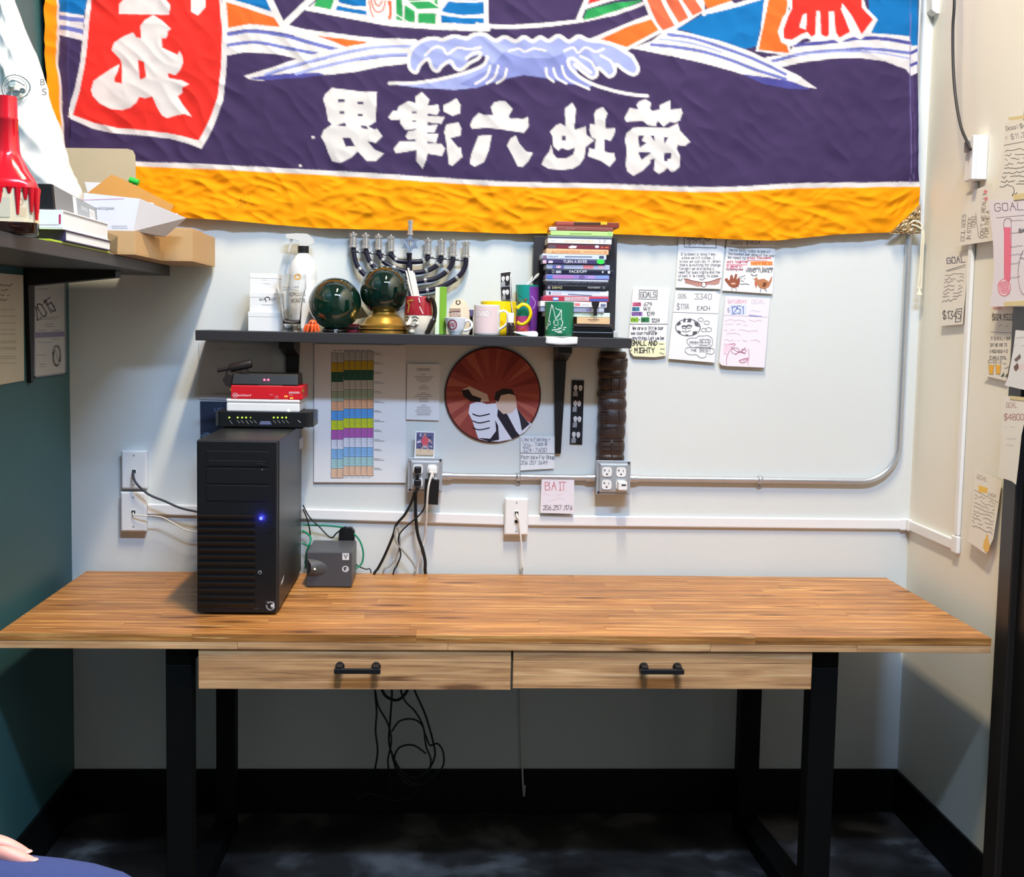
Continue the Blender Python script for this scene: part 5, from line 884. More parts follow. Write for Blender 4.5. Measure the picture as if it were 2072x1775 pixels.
# ================================================================ grey box beside the tower
ux0, ux1, uyf = .728, .857, -.245; uh = onY(665, 1117, uyf).z-.76; uyb = max(-.13, min(-.05, onZ(665, 1091, .76+uh).y))
up = thing('backup_power_unit', 'dark grey box with round badge and tiny light, right of the tower', 'device', ((ux0+ux1)/2, (uyf+uyb)/2, .76))
M_UPS = mat('graphite_plastic', (72, 72, 76), .42, var=.05, scale=80, bump=.08, bscale=800)
MB().box(ux0, ux1, uyf, uyb, .762, .76+uh).build('case', M_UPS, up, bevel=.003); MB().box(ux0+.004, ux1-.004, uyf+.004, uyb-.004, .76, .7619).build('foot_plate', M_BPL, up)
uz = lambda x, y: (220+x*.2606, 880+y*.2606)
P = [onY(*uz(x, y), uyf) for x, y in ((1542, 962), (1600, 970), (1650, 985), (1690, 1010), (1702, 1040), (1690, 1068), (1650, 1090), (1600, 1098), (1542, 1096))]; nose = MB(); cN = onY(*uz(1570, 1038), uyf-.020)
nose.add(P+[cN+Vector((0, 0, .012)), cN+Vector((0, 0, -.006)), cN+Vector((.02, .006, 0))], [(0, 1, 9), (1, 2, 9), (2, 11, 9), (2, 3, 11), (3, 4, 11), (4, 5, 11), (5, 6, 11), (6, 10, 11), (6, 7, 10), (7, 8, 10), (8, 0, 9), (8, 9, 10), (9, 11, 10)]).build('nose', M_UPS, up, smooth=True, ang=60)
c = onY(*uz(1600, 1043), uyf-.019); MB().ball(c, .0026, 12, 8).build('status_light', mat('cream_led', (240, 250, 190), .4, var=0, emit=(240, 250, 180), es=3), up)
k = Ink(lambda x, y, o=0: onY(*uz(x, y), uyf-.0004-o), .0001); k.rect(1814, 920, 1866, 972, (222, 222, 222)).line([(1826, 930), (1840, 960), (1854, 930)], 5, (60, 60, 64)).line([(1830, 945), (1840, 934), (1850, 945)], 4, (90, 90, 94)).ell(1838, 1042, 27, 25, (196, 196, 200), 24).poly([(1822, 1032), (1840, 1024), (1850, 1036), (1838, 1042), (1842, 1056), (1828, 1054)], (60, 60, 64)); k.build('badge', up)
pa = thing('power_adapter', 'small black adapter standing behind the dark grey box', 'power adapter', onY(701, 1091, uyb+.02)); ya_ = uyb+.012
P = [onY(px, py, ya_) for px, py in ((686, 1100), (717, 1100), (717, 1076), (711, 1069), (690, 1069), (686, 1074))]
MB().prism(P, (0, .03, 0)).build('body', M_BPL, pa, bevel=.003); MB().box(P[0].x+.004, P[1].x-.004, ya_+.002, ya_+.028, .76, P[0].z).build('base', M_BPL, pa)
# cords between tower and grey box
TB = tx1+.008
def xc(L): return [onY(px, py, y) for px, py, y in L]
cable('patch_cord', xc([(612, 1062, -.03), (635, 1063, -.03), (665, 1064, -.04), (694, 1067, -.05)]), .0028, M_CGN, 'green patch cord stretched from the tower back to the black adapter', 'cable')
cable('patch_cord', xc([(612, 1074, -.03), (622, 1080, -.04), (629, 1090, -.06), (625, 1105, -.07), (620, 1120, -.06), (619, 1140, -.04), (618, 1150, -.03)]), .0030, M_CGN, 'green patch cord bunched right behind the tower', 'cable')
cable('patch_cord', xc([(612, 1100, -.04), (622, 1104, -.05), (628, 1112, -.06), (621, 1125, -.05), (617, 1140, -.04)]), .0026, M_CGN, 'short green patch cord loop just below the bunched one', 'cable')
cable('patch_cord', xc([(716, 1080, -.05), (728, 1095, -.05), (735, 1118, -.05), (732, 1140, -.05), (720, 1151, -.055)]), .0028, M_CGN, 'green patch cord arching down the right side of the grey box', 'cable')
cable('power_lead', xc([(613, 1022, -.03), (625, 1045, -.035), (645, 1065, -.04), (669, 1088, -.05), (682, 1078, -.055), (700, 1066, -.06)]), .0022, M_CBK, 'thin black lead dipping from the tower to the black adapter', 'cable')
cable('power_lead', xc([(613, 1030, -.04), (623, 1055, -.04), (628, 1085, -.045), (626, 1110, -.04)]), .0022, M_CBK, 'black lead dropping straight behind the tower beside green cords', 'cable')
cable('power_lead', xc([(714, 1136, -.06), (725, 1146, -.05), (740, 1152, -.04), (750, 1155, -.02)])+[onY(752, 1160, -.015)+Vector((0, 0, -.06))], .0018, M_CBK, 'thin black wire running right from the grey box to the desk gap', 'cable')
# cords under the desk
yq = -.16
und = [([(757, 1340), (759, 1400), (762, 1440), (760, 1480), (764, 1520), (758, 1560)], .003), ([(760, 1400), (766, 1430), (785, 1465), (792, 1500), (785, 1540), (790, 1580), (790, 1612)], .0028), ([(790, 1340), (793, 1400), (790, 1450), (787, 1500), (795, 1530), (812, 1560), (838, 1575), (865, 1560), (880, 1530), (876, 1500), (868, 1470), (858, 1440), (840, 1400), (825, 1360)], .0032), ([(800, 1340), (815, 1410), (840, 1440), (856, 1470), (862, 1510), (872, 1540), (862, 1575), (842, 1592), (815, 1580), (798, 1545), (806, 1515), (835, 1508), (862, 1525)], .0028), ([(768, 1385), (780, 1408), (800, 1417), (815, 1410), (826, 1390), (830, 1340)], .0045), ([(793, 1480), (808, 1460), (832, 1455), (852, 1465), (862, 1490), (870, 1508), (885, 1505), (896, 1520), (897, 1548), (880, 1570), (850, 1588), (822, 1578), (800, 1550), (792, 1520)], .0028), ([(722, 1618), (745, 1606), (770, 1612), (800, 1620), (830, 1612), (850, 1596)], .0016)]
coil = thing('cable_tangle', 'black cables hanging in a tangled coil under the desk', 'cables', onY(830, 1600, yq))
for i, (L, r) in enumerate(und): cable('cable', [onY(x, y, yq+.012*math.sin(i*2.1+j)) for j, (x, y) in enumerate(L)], r, M_CBK, parent=coil)
# ================================================================ things standing on the centre shelf
PXM = lambda y: FPX/(y-CY)            # pixels per metre at depth y (close to the optical axis)
def ux(px, y, py=660): return onY(px, py, y).x
def uz_(px, py, y): return onY(px, py, y).z
def cyl_plane(cx, cy, rfun): # print on a round body standing at (cx, cy): pixel -> surface facing the room
    def f(px, py, o=0):
        p = onY(px, py, cy); r = rfun(p.z)+o; dx = max(-r*.98, min(r*.98, p.x-cx)); return Vector((cx+dx, cy-math.sqrt(r*r-dx*dx), p.z))
    return f
# card boxes
for i, (x0, x1, w, lab) in enumerate(((502, 569, .0, 'plain white card box, lowest of three stacked at the left end of the shelf'), (505, 566, 0, 'white BAIT SHOP card box, middle of the stack of three'), (505, 561, 0, 'white card box, topmost of three stacked at the shelf end'))):
    y = -.150+.008*i; z0 = SZ+i*.0552; a, b = ux(x0, y), ux(x1, y)
    t = thing('card_box', lab, 'box', ((a+b)/2, y+.025, z0), 'white card boxes'); MB().box(a, b, y, y+.06, z0, z0+.0405).build('tray', M_WPL, t, bevel=.001); MB().box(a-.0006, b+.0006, y-.0006, y+.0606, z0+.0407, z0+.055).build('lid', M_WPL, t, bevel=.001)
    k = Ink(lambda px, py, o=0: onY(px, py, y-.0009-o), .0001)
    if i == 1: k.text('BAIT', 525, 608, 4.2, (60, 58, 60), 12).text('SHOP', 544, 608, 4.2, (60, 58, 60), 13).ring(541, 606, 5, 5, 1.4, (120, 100, 90), 14, 180, 350).line([(537, 606), (539, 610)], 1.4, (60, 58, 60)).line([(530, 616), (553, 617)], .8, (190, 188, 190))
    elif i == 2: k.line([(533, 573), (546, 574)], .8, (206, 204, 206)).line([(530, 566), (540, 566)], .7, (216, 214, 216))
    k.build('print', t)
# pint glass
M_GLASS = mat('clear_glass', (252, 252, 252), .02, var=0, trans=1, ior=1.45)
yg = -.172; cx = ux(590, yg); s = 1/PXM(yg)
t = thing('pint_glass', 'empty clear pint glass in front of the spray bottle', 'glass', (cx, yg, SZ))
out = [(.0005, 0), (.0285, 0), (.029, .004), (.027, .012), (.0265, .03), (.029, .07), (.0335, .1), (.041, .125), (.0425, .14), (.041, .158), (.0405, .163)]
inn = [(.0385, .163), (.0392, .157), (.0405, .14), (.039, .125), (.0315, .1), (.027, .07), (.0245, .032), (.020, .022), (.0005, .02)]
MB().lathe((cx, yg, SZ+.0003), out+inn, 40).build('bowl', M_GLASS, t, smooth=True, ang=60)
rf = lambda z: float(np.interp(z-SZ, [p[1] for p in out[1:]], [p[0] for p in out[1:]]))
k = Ink(cyl_plane(cx, yg, rf), .0004); k.ring(590, 590, 16, 3, 1, (140, 138, 140), 20, 200, 340).text('FISHBOWL', 590, 585, 4, (130, 128, 130), 28, center=True); k.build('print', t)
# spray bottle
ys = -.046; cx = ux(613, ys); zt = lambda py: uz_(613, py, ys)
t = thing('spray_bottle', 'clear spray bottle with black collar behind the pint glass', 'spray bottle', (cx, ys, SZ)); M_MILK = mat('milky_plastic', (240, 240, 238), .25, var=.02, trans=.15, ior=1.3)
rb_ = .0405; prof = [(.0005, SZ+.0004), (.037, SZ+.0004), (rb_, SZ+.006), (rb_, zt(560)), (.040, zt(545)), (.034, zt(530)), (.022, zt(518)), (.0145, zt(513)), (.0145, zt(508)), (.0005, zt(507.5))]
MB().lathe((cx, ys, 0), prof, 36).build('bottle', M_MILK, t, smooth=True, ang=50)
MB().cyl((cx, ys, zt(512)), (cx, ys, zt(498)), .0165, n=28).build('collar', M_BPL, t, smooth=True, bevel=.001)
hz = lambda px, py: onY(px, py, ys-.009)
MB().prism([hz(*p) for p in ((606, 498), (606, 487), (594, 484), (579, 482), (578, 474), (600, 472), (622, 473), (634, 484), (636, 492), (622, 498))], (0, .018, 0)).build('spray_head', mat('clear_plastic', (236, 234, 230), .2, var=.02, trans=.3), t, bevel=.003)
MB().tube([onY(*p, ys) for p in ((590, 484), (587, 498), (584, 510))], [.004, .0035, .0025], 8).build('trigger', MATS['clear_plastic'], t, smooth=True)
MB().lathe((cx, ys, 0), [(rb_+.0004, zt(664)), (rb_+.0005, zt(566))], 36).build('label_wrap', mat('pale_label', (238, 236, 232), .6, var=.02), t, smooth=True)
k = Ink(cyl_plane(cx, ys, lambda z: rb_+.0008), .0003); k.ell(606, 561, 8, 6, (240, 176, 70)).text('ROMULUS', 586, 600, 8, (110, 106, 110), 35).text('HONOR', 592, 613, 9, (100, 96, 100), 29).text('THE', 600, 583, 3, (90, 86, 90), 9)
for i in range(5): k.line([(592, 640+i*4), (622-2*(i % 3), 640+i*4)], .7, (190, 186, 186))
k.build('print', t)
# glass floats
M_FLT = mat('dark_green_glass', (10, 48, 35), .03, var=.5, scale=9, trans=.55, ior=1.5, coat=1); M_BASEB = mat('black_lacquer', (16, 15, 16), .25, var=.1)
yf_ = -.128; c = onY(678, 621, yf_); r = 52.5/PXM(yf_)
t = thing('glass_float', 'dark green glass ball on a low black ring, left of the gold stand', 'glass ball', (c.x, yf_, SZ), 'dark green glass balls'); cz = SZ+.010+r*.96
MB().ball((c.x, yf_, cz), r, 48, 28).build('ball', M_FLT, t, smooth=True, ang=180)
MB().lathe((c.x, yf_, SZ+.0003), [(.034, 0), (.037, .003), (.036, .009), (.030, .013), (.026, .009), (.026, .001)], 32).build('stand', M_BASEB, t, smooth=True, ang=50)
k = Ink(lambda px, py, o=0: onY(px, py, yf_-.0385-o), .0001); k.line([(682, 667), (677, 667), (677, 672), (681, 672)], 1.4, (220, 216, 210)); k.build('mark', t)
yf_ = -.108; c = onY(778, 588, yf_); r2 = 49.5/PXM(yf_); zc_ = uz_(778, 588, yf_)
t = thing('glass_float', 'dark green glass ball held up on a gold pedestal', 'glass ball', (c.x, yf_, SZ), 'dark green glass balls')
MB().ball((c.x, yf_, zc_), r2, 48, 28).build('ball', M_FLT, t, smooth=True, ang=180)
zz = lambda py: uz_(778, py, yf_); M_GOLD = mat('worn_gold_paint', (206, 156, 70), .3, .75, var=.2, scale=40)
MB().lathe((c.x, yf_, 0), [(.074, SZ+.0004), (.074, zz(667)), (.070, zz(665)), (.071, zz(659)), (.066, zz(657)), (.060, zz(653)), (.054, zz(645)), (.042, zz(638)), (.037, zz(636)), (.036, zz(631)), (.031, zz(631)), (.024, zz(636)), (.001, zz(638))], 44).build('pedestal', M_GOLD, t, smooth=True, ang=40)
MB().lathe((c.x, yf_, 0), [(.0752, zz(668.5)), (.0752, zz(666))], 44).build('dark_band', M_BASEB, t)
# red booklets and little card between the balls
for i in range(3):
    y0 = -.10; a, b = ux(698, y0), ux(722+i, y0); t = MB().box(a, b, y0, y0+.07, SZ+.0004+i*.0085, SZ+.0084+i*.0085).build('booklet', mat(('red_cover', 'dark_cover', 'crimson_cover')[i], ((170, 40, 60), (50, 30, 34), (150, 34, 52))[i], .5), bevel=.0006); props(t, ('red booklet at the bottom between the glass balls', 'dark booklet in the middle of three between the glass balls', 'crimson booklet on top of three between the glass balls')[i], 'booklet', 'booklets between the glass balls')
t = MB().prism([onY(px, py, -.05) for px, py in ((732, 620), (746, 641), (722, 646), (726, 632))], (0, .001, 0)).build('folded_card', M_CREAM); props(t, 'small cream folded card peeking between the glass balls', 'card')
# orange octopus
yo = -.188; c = onY(633, 655, yo); M_ORG = mat('orange_vinyl', (238, 96, 44), .3, var=.08, coat=.5)
t = thing('toy_octopus', 'tiny orange octopus figurine at the shelf front', 'figurine', (c.x, yo, SZ)); MB().ball(c, .0125, 20, 14, sz=.95).build('head', M_ORG, t, smooth=True)
for i, (x1, x2, y2) in enumerate(((626, 616, 0), (630, 622, -.010), (634, 631, -.014), (638, 638, -.010), (641, 645, 0), (634, 628, .012))):
    MB().tube(spline([onY(x1, 660, yo+y2*.4), onY((x1+x2)/2-1, 659, yo+y2), Vector((ux(x2, yo+y2), yo+y2, SZ+.0042)), Vector((ux(x2-2, yo+y2), yo+y2*1.2, SZ+.003))], 5), [.0045]*10+[.004]*5+[.0028], 8).build('tentacle', M_ORG, t, smooth=True)
for dx in (-.004, .005): MB().ball((c.x+dx, c.y-.0118, c.z+.003), .0022, 10, 8).build('eye', mat('toy_eye', (90, 20, 10), .3), t, smooth=True)
# candelabrum
ym = -.028; M_NAVY = mat('dark_violet_enamel', (32, 28, 46), .35, var=.1); M_CHR = mat('polished_nickel', (226, 224, 224), .2, .8, var=.06, scale=80)
q = lambda px, py, y=None: onY(px, py, ym if y is None else y)
t = thing('menorah', 'nine branched candle holder of dark pipe with silver cups and star', 'menorah', (q(828, 660).x, ym, SZ))
cups = [(715, 472, 501), (740, 474, 503), (766, 476, 506), (791, 478, 509), (866, 484, 515), (893, 486, 517), (917, 488, 519), (943, 490, 521)]
for px, y0, y1 in cups:
    a, b = q(px, y1), q(px, y0); L = (b-a).length
    MB().lathe(a, [(.0125, 0), (.0125, .004), (.0100, .006), (.0100, L-.010), (.0125, L-.008), (.0128, L-.001), (.0105, L), (.009, L-.001), (.0088, .012), (.0002, .011)], 20, axis=(b-a).normalized()).build('cup', M_CHR, t, smooth=True, ang=35)
    MB().ball(q(px, y0-1), .004, 12, 8).build('candle_pin', M_CHR, t, smooth=True)
a, b = q(830, 476, -.064), q(830.5, 446, -.064); L = (b-a).length; MB().lathe(a, [(.0095, 0), (.0095, .004), (.0078, .006), (.0078, L-.008), (.0092, L-.007), (.0092, L), (.007, L), (.0065, .012), (.0002, .011)], 20, axis=(b-a).normalized()).build('cup', M_CHR, t, smooth=True, ang=35)
arms = [[(866, 515), (864, 523), (852, 529), (828, 530)], [(893, 517), (890, 528), (880, 540), (860, 549), (828, 553)], [(917, 520), (914, 535), (903, 550), (880, 564), (850, 569), (828, 572)], [(943, 522), (941, 540), (930, 558), (905, 575), (875, 586), (850, 590), (828, 592)], [(791, 510), (795, 520), (806, 528), (828, 530)], [(766, 506), (770, 520), (780, 532), (800, 543), (828, 552)], [(740, 503), (744, 520), (752, 535), (770, 552), (800, 566), (828, 572)], [(715, 501), (717, 520), (724, 540), (740, 558), (765, 576), (800, 590), (828, 594)]]
for A in arms:
    P = spline([q(*p) for p in A], 8); MB().tube(P, .0075, 10).build('arm', M_NAVY, t, smooth=True)
    n = len(P)
    for f in ((.55,) if len(A) < 5 else (.38, .72)):
        i = int(n*f); d = (P[i+1]-P[i-1]).normalized(); MB().cyl(P[i]-d*.004, P[i]+d*.004, .0088, n=14).build('ring', M_CHR, t, smooth=True)
for L_ in ([(715, 509), (740, 511), (766, 514), (791, 516)], [(866, 521), (893, 523), (917, 525), (943, 527)]):
    for (xa_, ya2), (xb_, yb2) in zip(L_, L_[1:]): MB().tube([q(xa_, ya2), q(xb_, yb2)], .0032, 8).build('cross_rod', M_NAVY, t, smooth=True); MB().ball(q((xa_+xb_)/2, (ya2+yb2)/2), .0048, 10, 8).build('bead', M_CHR, t, smooth=True)
    for xa_, ya2 in L_: MB().ball(q(xa_, ya2), .0078, 14, 10).build('joint', M_NAVY, t, smooth=True)
st = q(828, 512); sb = Vector((q(828, 660).x, ym, SZ+.012)); MB().tube([st, q(828, 520), q(828, 535), q(828, 600), sb], [.009, .0075, .0095, .0085, .009], 14).build('stem', M_NAVY, t, smooth=True); MB().lathe((sb.x, ym, SZ+.0003), [(.028, 0), (.028, .005), (.02, .010), (.011, .014)], 32).build('base', M_NAVY, t, smooth=True)
cs = q(830, 493, -.0715); MB().tube([q(828, 514), q(829, 510, -.05), q(830, 500, -.064), q(830, 476, -.064)], .003, 8).build('star_stem', M_CHR, t, smooth=True)
R6 = .0285
for o_ in (0, 1):
    P = [cs+Vector((R6*math.sin(math.radians(a+o_*60)), -.0016*o_, R6*math.cos(math.radians(a+o_*60)))) for a in (0, 120, 240)]; I = [cs+(p-cs)*.56 for p in P]
    m_ = MB()
    for i in range(3): j = (i+1) % 3; m_.prism([P[i], P[j], I[j], I[i]], (0, .003, 0))
    m_.build('star_triangle', mat('blue_grey_metal', (150, 162, 186), .3, .5), t)
# fez head mug
yh = -.168; c = onY(848, 640, yh); M_BISQ = mat('cream_glaze', (232, 222, 204), .25, var=.06, scale=30, coat=.4); M_FEZ = mat('red_glaze', (160, 36, 48), .2, var=.1, coat=.6); M_BRG = mat('black_brown_glaze', (34, 27, 24), .22, var=.1, coat=.5)
t = thing('head_mug', 'ceramic mug shaped as a moustached head in a red fez', 'mug', (c.x, yh, SZ)); hz_ = lambda py: uz_(848, py, yh); hx = c.x
MB().lathe((hx, yh, 0), [(.0005, SZ+.0004), (.030, SZ+.0004), (.033, SZ+.008), (.037, hz_(665)), (.040, hz_(650)), (.041, hz_(640)), (.0405, hz_(637))], 36).build('head', M_BISQ, t, smooth=True)
MB().lathe((hx, yh, 0), [(.0418, hz_(638)), (.0420, hz_(636)), (.0385, hz_(602)), (.0375, hz_(600)), (.0345, hz_(600)), (.033, hz_(604)), (.034, hz_(634))], 36).build('fez', M_FEZ, t, smooth=True, ang=50)
fc = lambda ang, z, r: Vector((hx+r*math.sin(ang), yh-r*math.cos(ang), z)); A0 = -.62
nb = MB(); nb.tube([fc(A0, hz_(645), .040), fc(A0, hz_(651), .046), fc(A0, hz_(656), .050), fc(A0, hz_(658), .042)], [.003, .005, .0075, .003], 10).build('nose', M_BISQ, t, smooth=True)
MB().ball(fc(A0, hz_(671), .033), .009, 16, 10, sz=.8).build('chin', M_BISQ, t, smooth=True)
for s_ in (-1, 1):
    MB().tube(spline([fc(A0+s_*.05, hz_(660), .0435), fc(A0+s_*.3, hz_(662), .0425), fc(A0+s_*.5, hz_(658), .0415)], 5), [.0016]*10+[.0008], 6).build('moustache', M_BRG, t, smooth=True)
    MB().tube(spline([fc(A0+s_*.15, hz_(643), .0415), fc(A0+s_*.38, hz_(641), .0412), fc(A0+s_*.6, hz_(645), .0405)], 5), .0012, 6).build('eyebrow', M_BRG, t, smooth=True)
    MB().tube(spline([fc(A0+s_*.2, hz_(649), .0415), fc(A0+s_*.38, hz_(647), .0415), fc(A0+s_*.52, hz_(650), .041)], 5), .001, 6).build('eye', M_BRG, t, smooth=True)
    MB().ball(fc(A0+s_*.5, hz_(655), .0365), .0065, 14, 10).build('cheek', M_BISQ, t, smooth=True)
MB().ball(fc(A0+1.75, hz_(650), .040), .008, 12, 10, sx=.5, sz=1.4).build('ear', M_BISQ, t, smooth=True)
MB().tube(spline([onY(864, 606, yh-.036), onY(869, 603, yh-.034), onY(876, 608, yh-.028), onY(880, 625, yh-.025), onY(879, 642, yh-.025), onY(872, 658, yh-.026), onY(864, 674, yh-.024)], 6), [.006]*14+[.0062]*12+[.0085]*11, 12).build('handle', M_BRG, t, smooth=True)
k = Ink(cyl_plane(hx, yh, lambda z: .0405+.001), .0008); k.line([(826, 632), (828, 618), (826, 610), (836, 608)], 2.6, (190, 150, 60), True).line([(850, 622), (856, 634)], 2.4, (220, 190, 190)).line([(848, 604), (850, 612)], 2.2, (236, 220, 220)); k.build('emblem', t)
for i, (x0, y0, x1, w) in enumerate(((822, 548, 842, 3.2), (826, 542, 846, 3.6), (832, 548, 850, 8), (836, 552, 853, 6), (824, 566, 843, 2.6))):
    a, b = onY(x0, y0, yh+.002*i), Vector((ux(x1-2, yh), yh+.004*i-.008, hz_(625))); d = (b-a).normalized()
    o_ = MB().obox((a+b)/2, (1, 0, .0), (0, 1, 0), d, w/690, .0008, (b-a).length).build('card_slip', M_WARMP); props(o_, ('thin slip leaning left in the fez mug', 'tallest slip in the fez mug', 'wide white slip in the fez mug', 'white slip at the right inside the fez mug', 'short slip at the left rim of the fez mug')[i], 'paper slip', 'slips standing in the fez mug')
# green book
t = thing('green_book', 'thin bright green book standing between the fez mug and espresso cup', 'book', (ux(891, -.12), -.12, SZ)); a, m_, b = ux(880, -.165), ux(889, -.165), ux(903, -.165); zt_ = uz_(890, 581, -.165)
MB().box(a, m_-.0004, -.165, -.06, SZ+.0004, zt_).build('pages', mat('pale_green_pages', (222, 236, 206), .7), t, bevel=.0006); MB().box(m_, b, -.166, -.06, SZ+.0004, zt_+.001).build('cover', mat('leaf_green_cover', (122, 172, 52), .4), t, bevel=.001)
# espresso cup and cream pouch
def mug(name, label, px, y, r0, r1, ptop, m, handle, group=None, z0=SZ, wall=.0032, foot=.0):
    cx = ux(px, y); zt = uz_(px, ptop, y); t = thing(name, label, 'mug' if 'mug' in name else 'cup', (cx, y, z0), group); h = zt-z0
    MB().lathe((cx, y, z0+.0004), [(.0005, 0), (r0*.92, 0), (r0, .003)]+[(r0+(r1-r0)*((i/8)**.75), .003+(h-.003)*i/8) for i in range(1, 9)]+[(r1-wall*.5, h+.001), (r1-wall, h)]+[(r0+(r1-r0)*((i/8)**.75)-wall, .003+(h-.003)*i/8) for i in range(7, 0, -1)]+[(r0*.8, .006), (.0005, .006)], 40).build('body', m, t, smooth=True, ang=50)
    if handle:
        hp, hr, fl = handle; MB().tube(spline([onY(a, b, y-.012) for a, b in hp], 6), hr, 10, flat=fl).build('handle', m, t, smooth=True)
    return t, cx, (lambda z: r0+(r1-r0)*(max(0, min(1, (z-z0)/h))**.75))
M_CUPW = mat('white_porcelain', (236, 240, 246), .18, var=.01, coat=.3)
ye = -.182; t, cx, rf = mug('espresso_cup', 'small white espresso cup with a red ring logo', 922, ye, .0175, .0335, 643.5, M_CUPW, ([(940, 650), (948, 648), (954, 654), (954, 662), (947, 668), (938, 669)], .0042, .8))
k = Ink(cyl_plane(cx, ye, rf), .0005); k.ring(915, 657, 8.6, 9.2, 1.9, (150, 40, 62), 26).hand('Gigi', 909, 661, 7, (190, 70, 86), 1.1, 4.2, (1, -.25)).line([(911.5, 671), (920, 671)], .9, (140, 110, 130)); k.build('logo', t)
yp = -.10; t = thing('paper_pouch', 'crumpled cream pouch with a small ring mark behind the espresso cup', 'pouch', (ux(928, yp), yp, SZ)); P = [(905, 672), (906, 640), (911, 622), (918, 609), (926, 604), (938, 606), (946, 616), (950, 632), (951, 672)]
MB().prism([onY(px, py, yp-.008) for px, py in P], (0, .02, 0)).build('bag', mat('cream_pouch', (236, 214, 188), .6, var=.1, scale=60, bump=.6, bscale=60), t, bevel=.004)
k = Ink(lambda px, py, o=0: onY(px, py, yp-.0085-o), .0001); k.ring(927, 612, 4, 4, 1.8, (110, 76, 64), 16, -60, 250).rect(909, 624, 932, 641, (170, 140, 126)).text('COY', 914, 640, 8, (236, 220, 222), 18).line([(909, 632), (930, 630)], 1.6, (70, 50, 46)); k.build('print', t)
yv = -.095; t = thing('marker_pen', 'dark marker with violet cap standing between cup and DAD mug', 'pen', (ux(953, yv), yv, SZ)); MB().cyl((ux(953, yv), yv, SZ+.0003), (ux(953, yv), yv, uz_(953, 640, yv)), .0055, n=14).build('barrel', M_BASEB, t, smooth=True); MB().cyl((ux(953, yv), yv, uz_(953, 640, yv)), (ux(953, yv), yv, uz_(953, 627, yv)), .0068, n=14).build('cap', mat('violet_plastic', (92, 82, 124), .4), t, smooth=True)
# DAD mug, yellow mug
M_DAD = mat('ivory_glaze', (234, 230, 224), .2, var=.01, coat=.3); yd_ = -.165
t, cx, rf = mug('coffee_mug', 'pale pink DAD mug in front of the yellow mug', 985, yd_, .0385, .0385, 618, M_DAD, ([(1008, 633), (1018, 629), (1026, 633), (1027, 645), (1024, 657), (1012, 666), (1008, 668)], .0042, .8))
k = Ink(cyl_plane(cx, yd_, rf), .0004); n = 14
for i in range(n):
    xa_, xb_ = 959.5+(1005-959.5)*i/n, 959.5+(1005-959.5)*(i+1)/n; k.rect(xa_, 620, xb_, 674, (226, 204, 204)); k.k -= 1
k.k += 2
for i in range(17): k.line([(960+45*j/8, 621+i*3.2) for j in range(9)], .35, (206, 176, 180), hold=True)
for i in range(15): k.line([(960.5+i*3.2, 621), (960.5+i*3.2, 673)], .35, (206, 176, 180), hold=True)
k.k += 2; k.text('DAD', 962, 641.5, 13.5, (140, 130, 136), 30); k.k += 5; k.text('DAD', 962.8, 640.7, 12, (248, 246, 244), 28.4); k.k += 1
k.line([(962, 668), (975, 667), (988, 668)], 1, (196, 170, 150)); k.build('print', t)
M_YEL = mat('yellow_glaze', (250, 214, 20), .22, var=.03, coat=.4)
t, cx, rf = mug('coffee_mug', 'big glossy yellow mug behind the DAD mug', 1008, -.085, .050, .0535, 611, M_YEL, ([(1046, 624), (1058, 616), (1070, 622), (1074, 636), (1068, 650), (1056, 657), (1046, 652)], .0058, .8))
# small dropper bottle
yb3 = -.188; cx = ux(1033, yb3); t = thing('dropper_bottle', 'tiny black bottle with white cap beside the yellow mug', 'bottle', (cx, yb3, SZ)); zz = lambda py: uz_(1033, py, yb3)
MB().lathe((cx, yb3, 0), [(.0005, SZ+.0004), (.0115, SZ+.0004), (.012, SZ+.002), (.012, zz(659)), (.010, zz(655)), (.008, zz(653)), (.0005, zz(653))], 24).build('vial', mat('dark_vial', (38, 28, 26), .2, var=.2, scale=200), t, smooth=True); MB().lathe((cx, yb3, 0), [(.0095, zz(653)), (.0095, zz(634)), (.0085, zz(633)), (.0005, zz(633))], 24).build('cap', M_WPL, t, smooth=True)
k = Ink(cyl_plane(cx, yb3, lambda z: .0122), .0003)
for i in range(5): k.line([(1027, 659+i*3.2), (1038, 659+i*3.2)], 1.1, (200, 196, 196) if i % 2 == 0 else (120, 110, 110))
k.build('label_print', t)
# curled photo strip standing in the mug, tumbler with sticks
t = thing('photo_strip', 'curled photo-booth strip standing behind the yellow mug', 'photo strip', (ux(1028, -.1), -.1, SZ+.02))
def strip(u, v, o=0):
    px = 1012+u*22+v*v*5-math.sin(v*3)*1.5; p = onY(px, 552+v*85-u*(1-v)*3, -.118); return p-Vector((0, .008*math.sin(v*3.0)+o, 0))
MB().grid(lambda u, v: strip(u, v), 4, 24).build('sheet', M_PAPER, t, smooth=True, solid=.0005); photo_strip(t, lambda u, v, o: strip(u, v, o+.0012), 3)
yt_ = -.042; cx = ux(1066, yt_); zt2 = uz_(1066, 577, yt_); t = thing('plastic_tumbler', 'tall teal, purple and pink patterned tumbler holding white spoons', 'tumbler', (cx, yt_, SZ))
rT = lambda z: .031+.005*(z-SZ)/.13
MB().lathe((cx, yt_, 0), [(.0005, SZ+.0004), (.030, SZ+.0004), (.031, SZ+.003), (.036, zt2), (.0345, zt2), (.029, SZ+.006), (.0005, SZ+.006)], 36).build('cup', mat('teal_print', (34, 150, 140), .3, var=.05), t, smooth=True, ang=50)
k = Ink(cyl_plane(cx, yt_, rT), .0006)
for i in range(8): k.rect(1070+i*2.5, 581, 1072.6+i*2.5, 676, (128, 58, 160)); k.k -= 1
k.k += 1
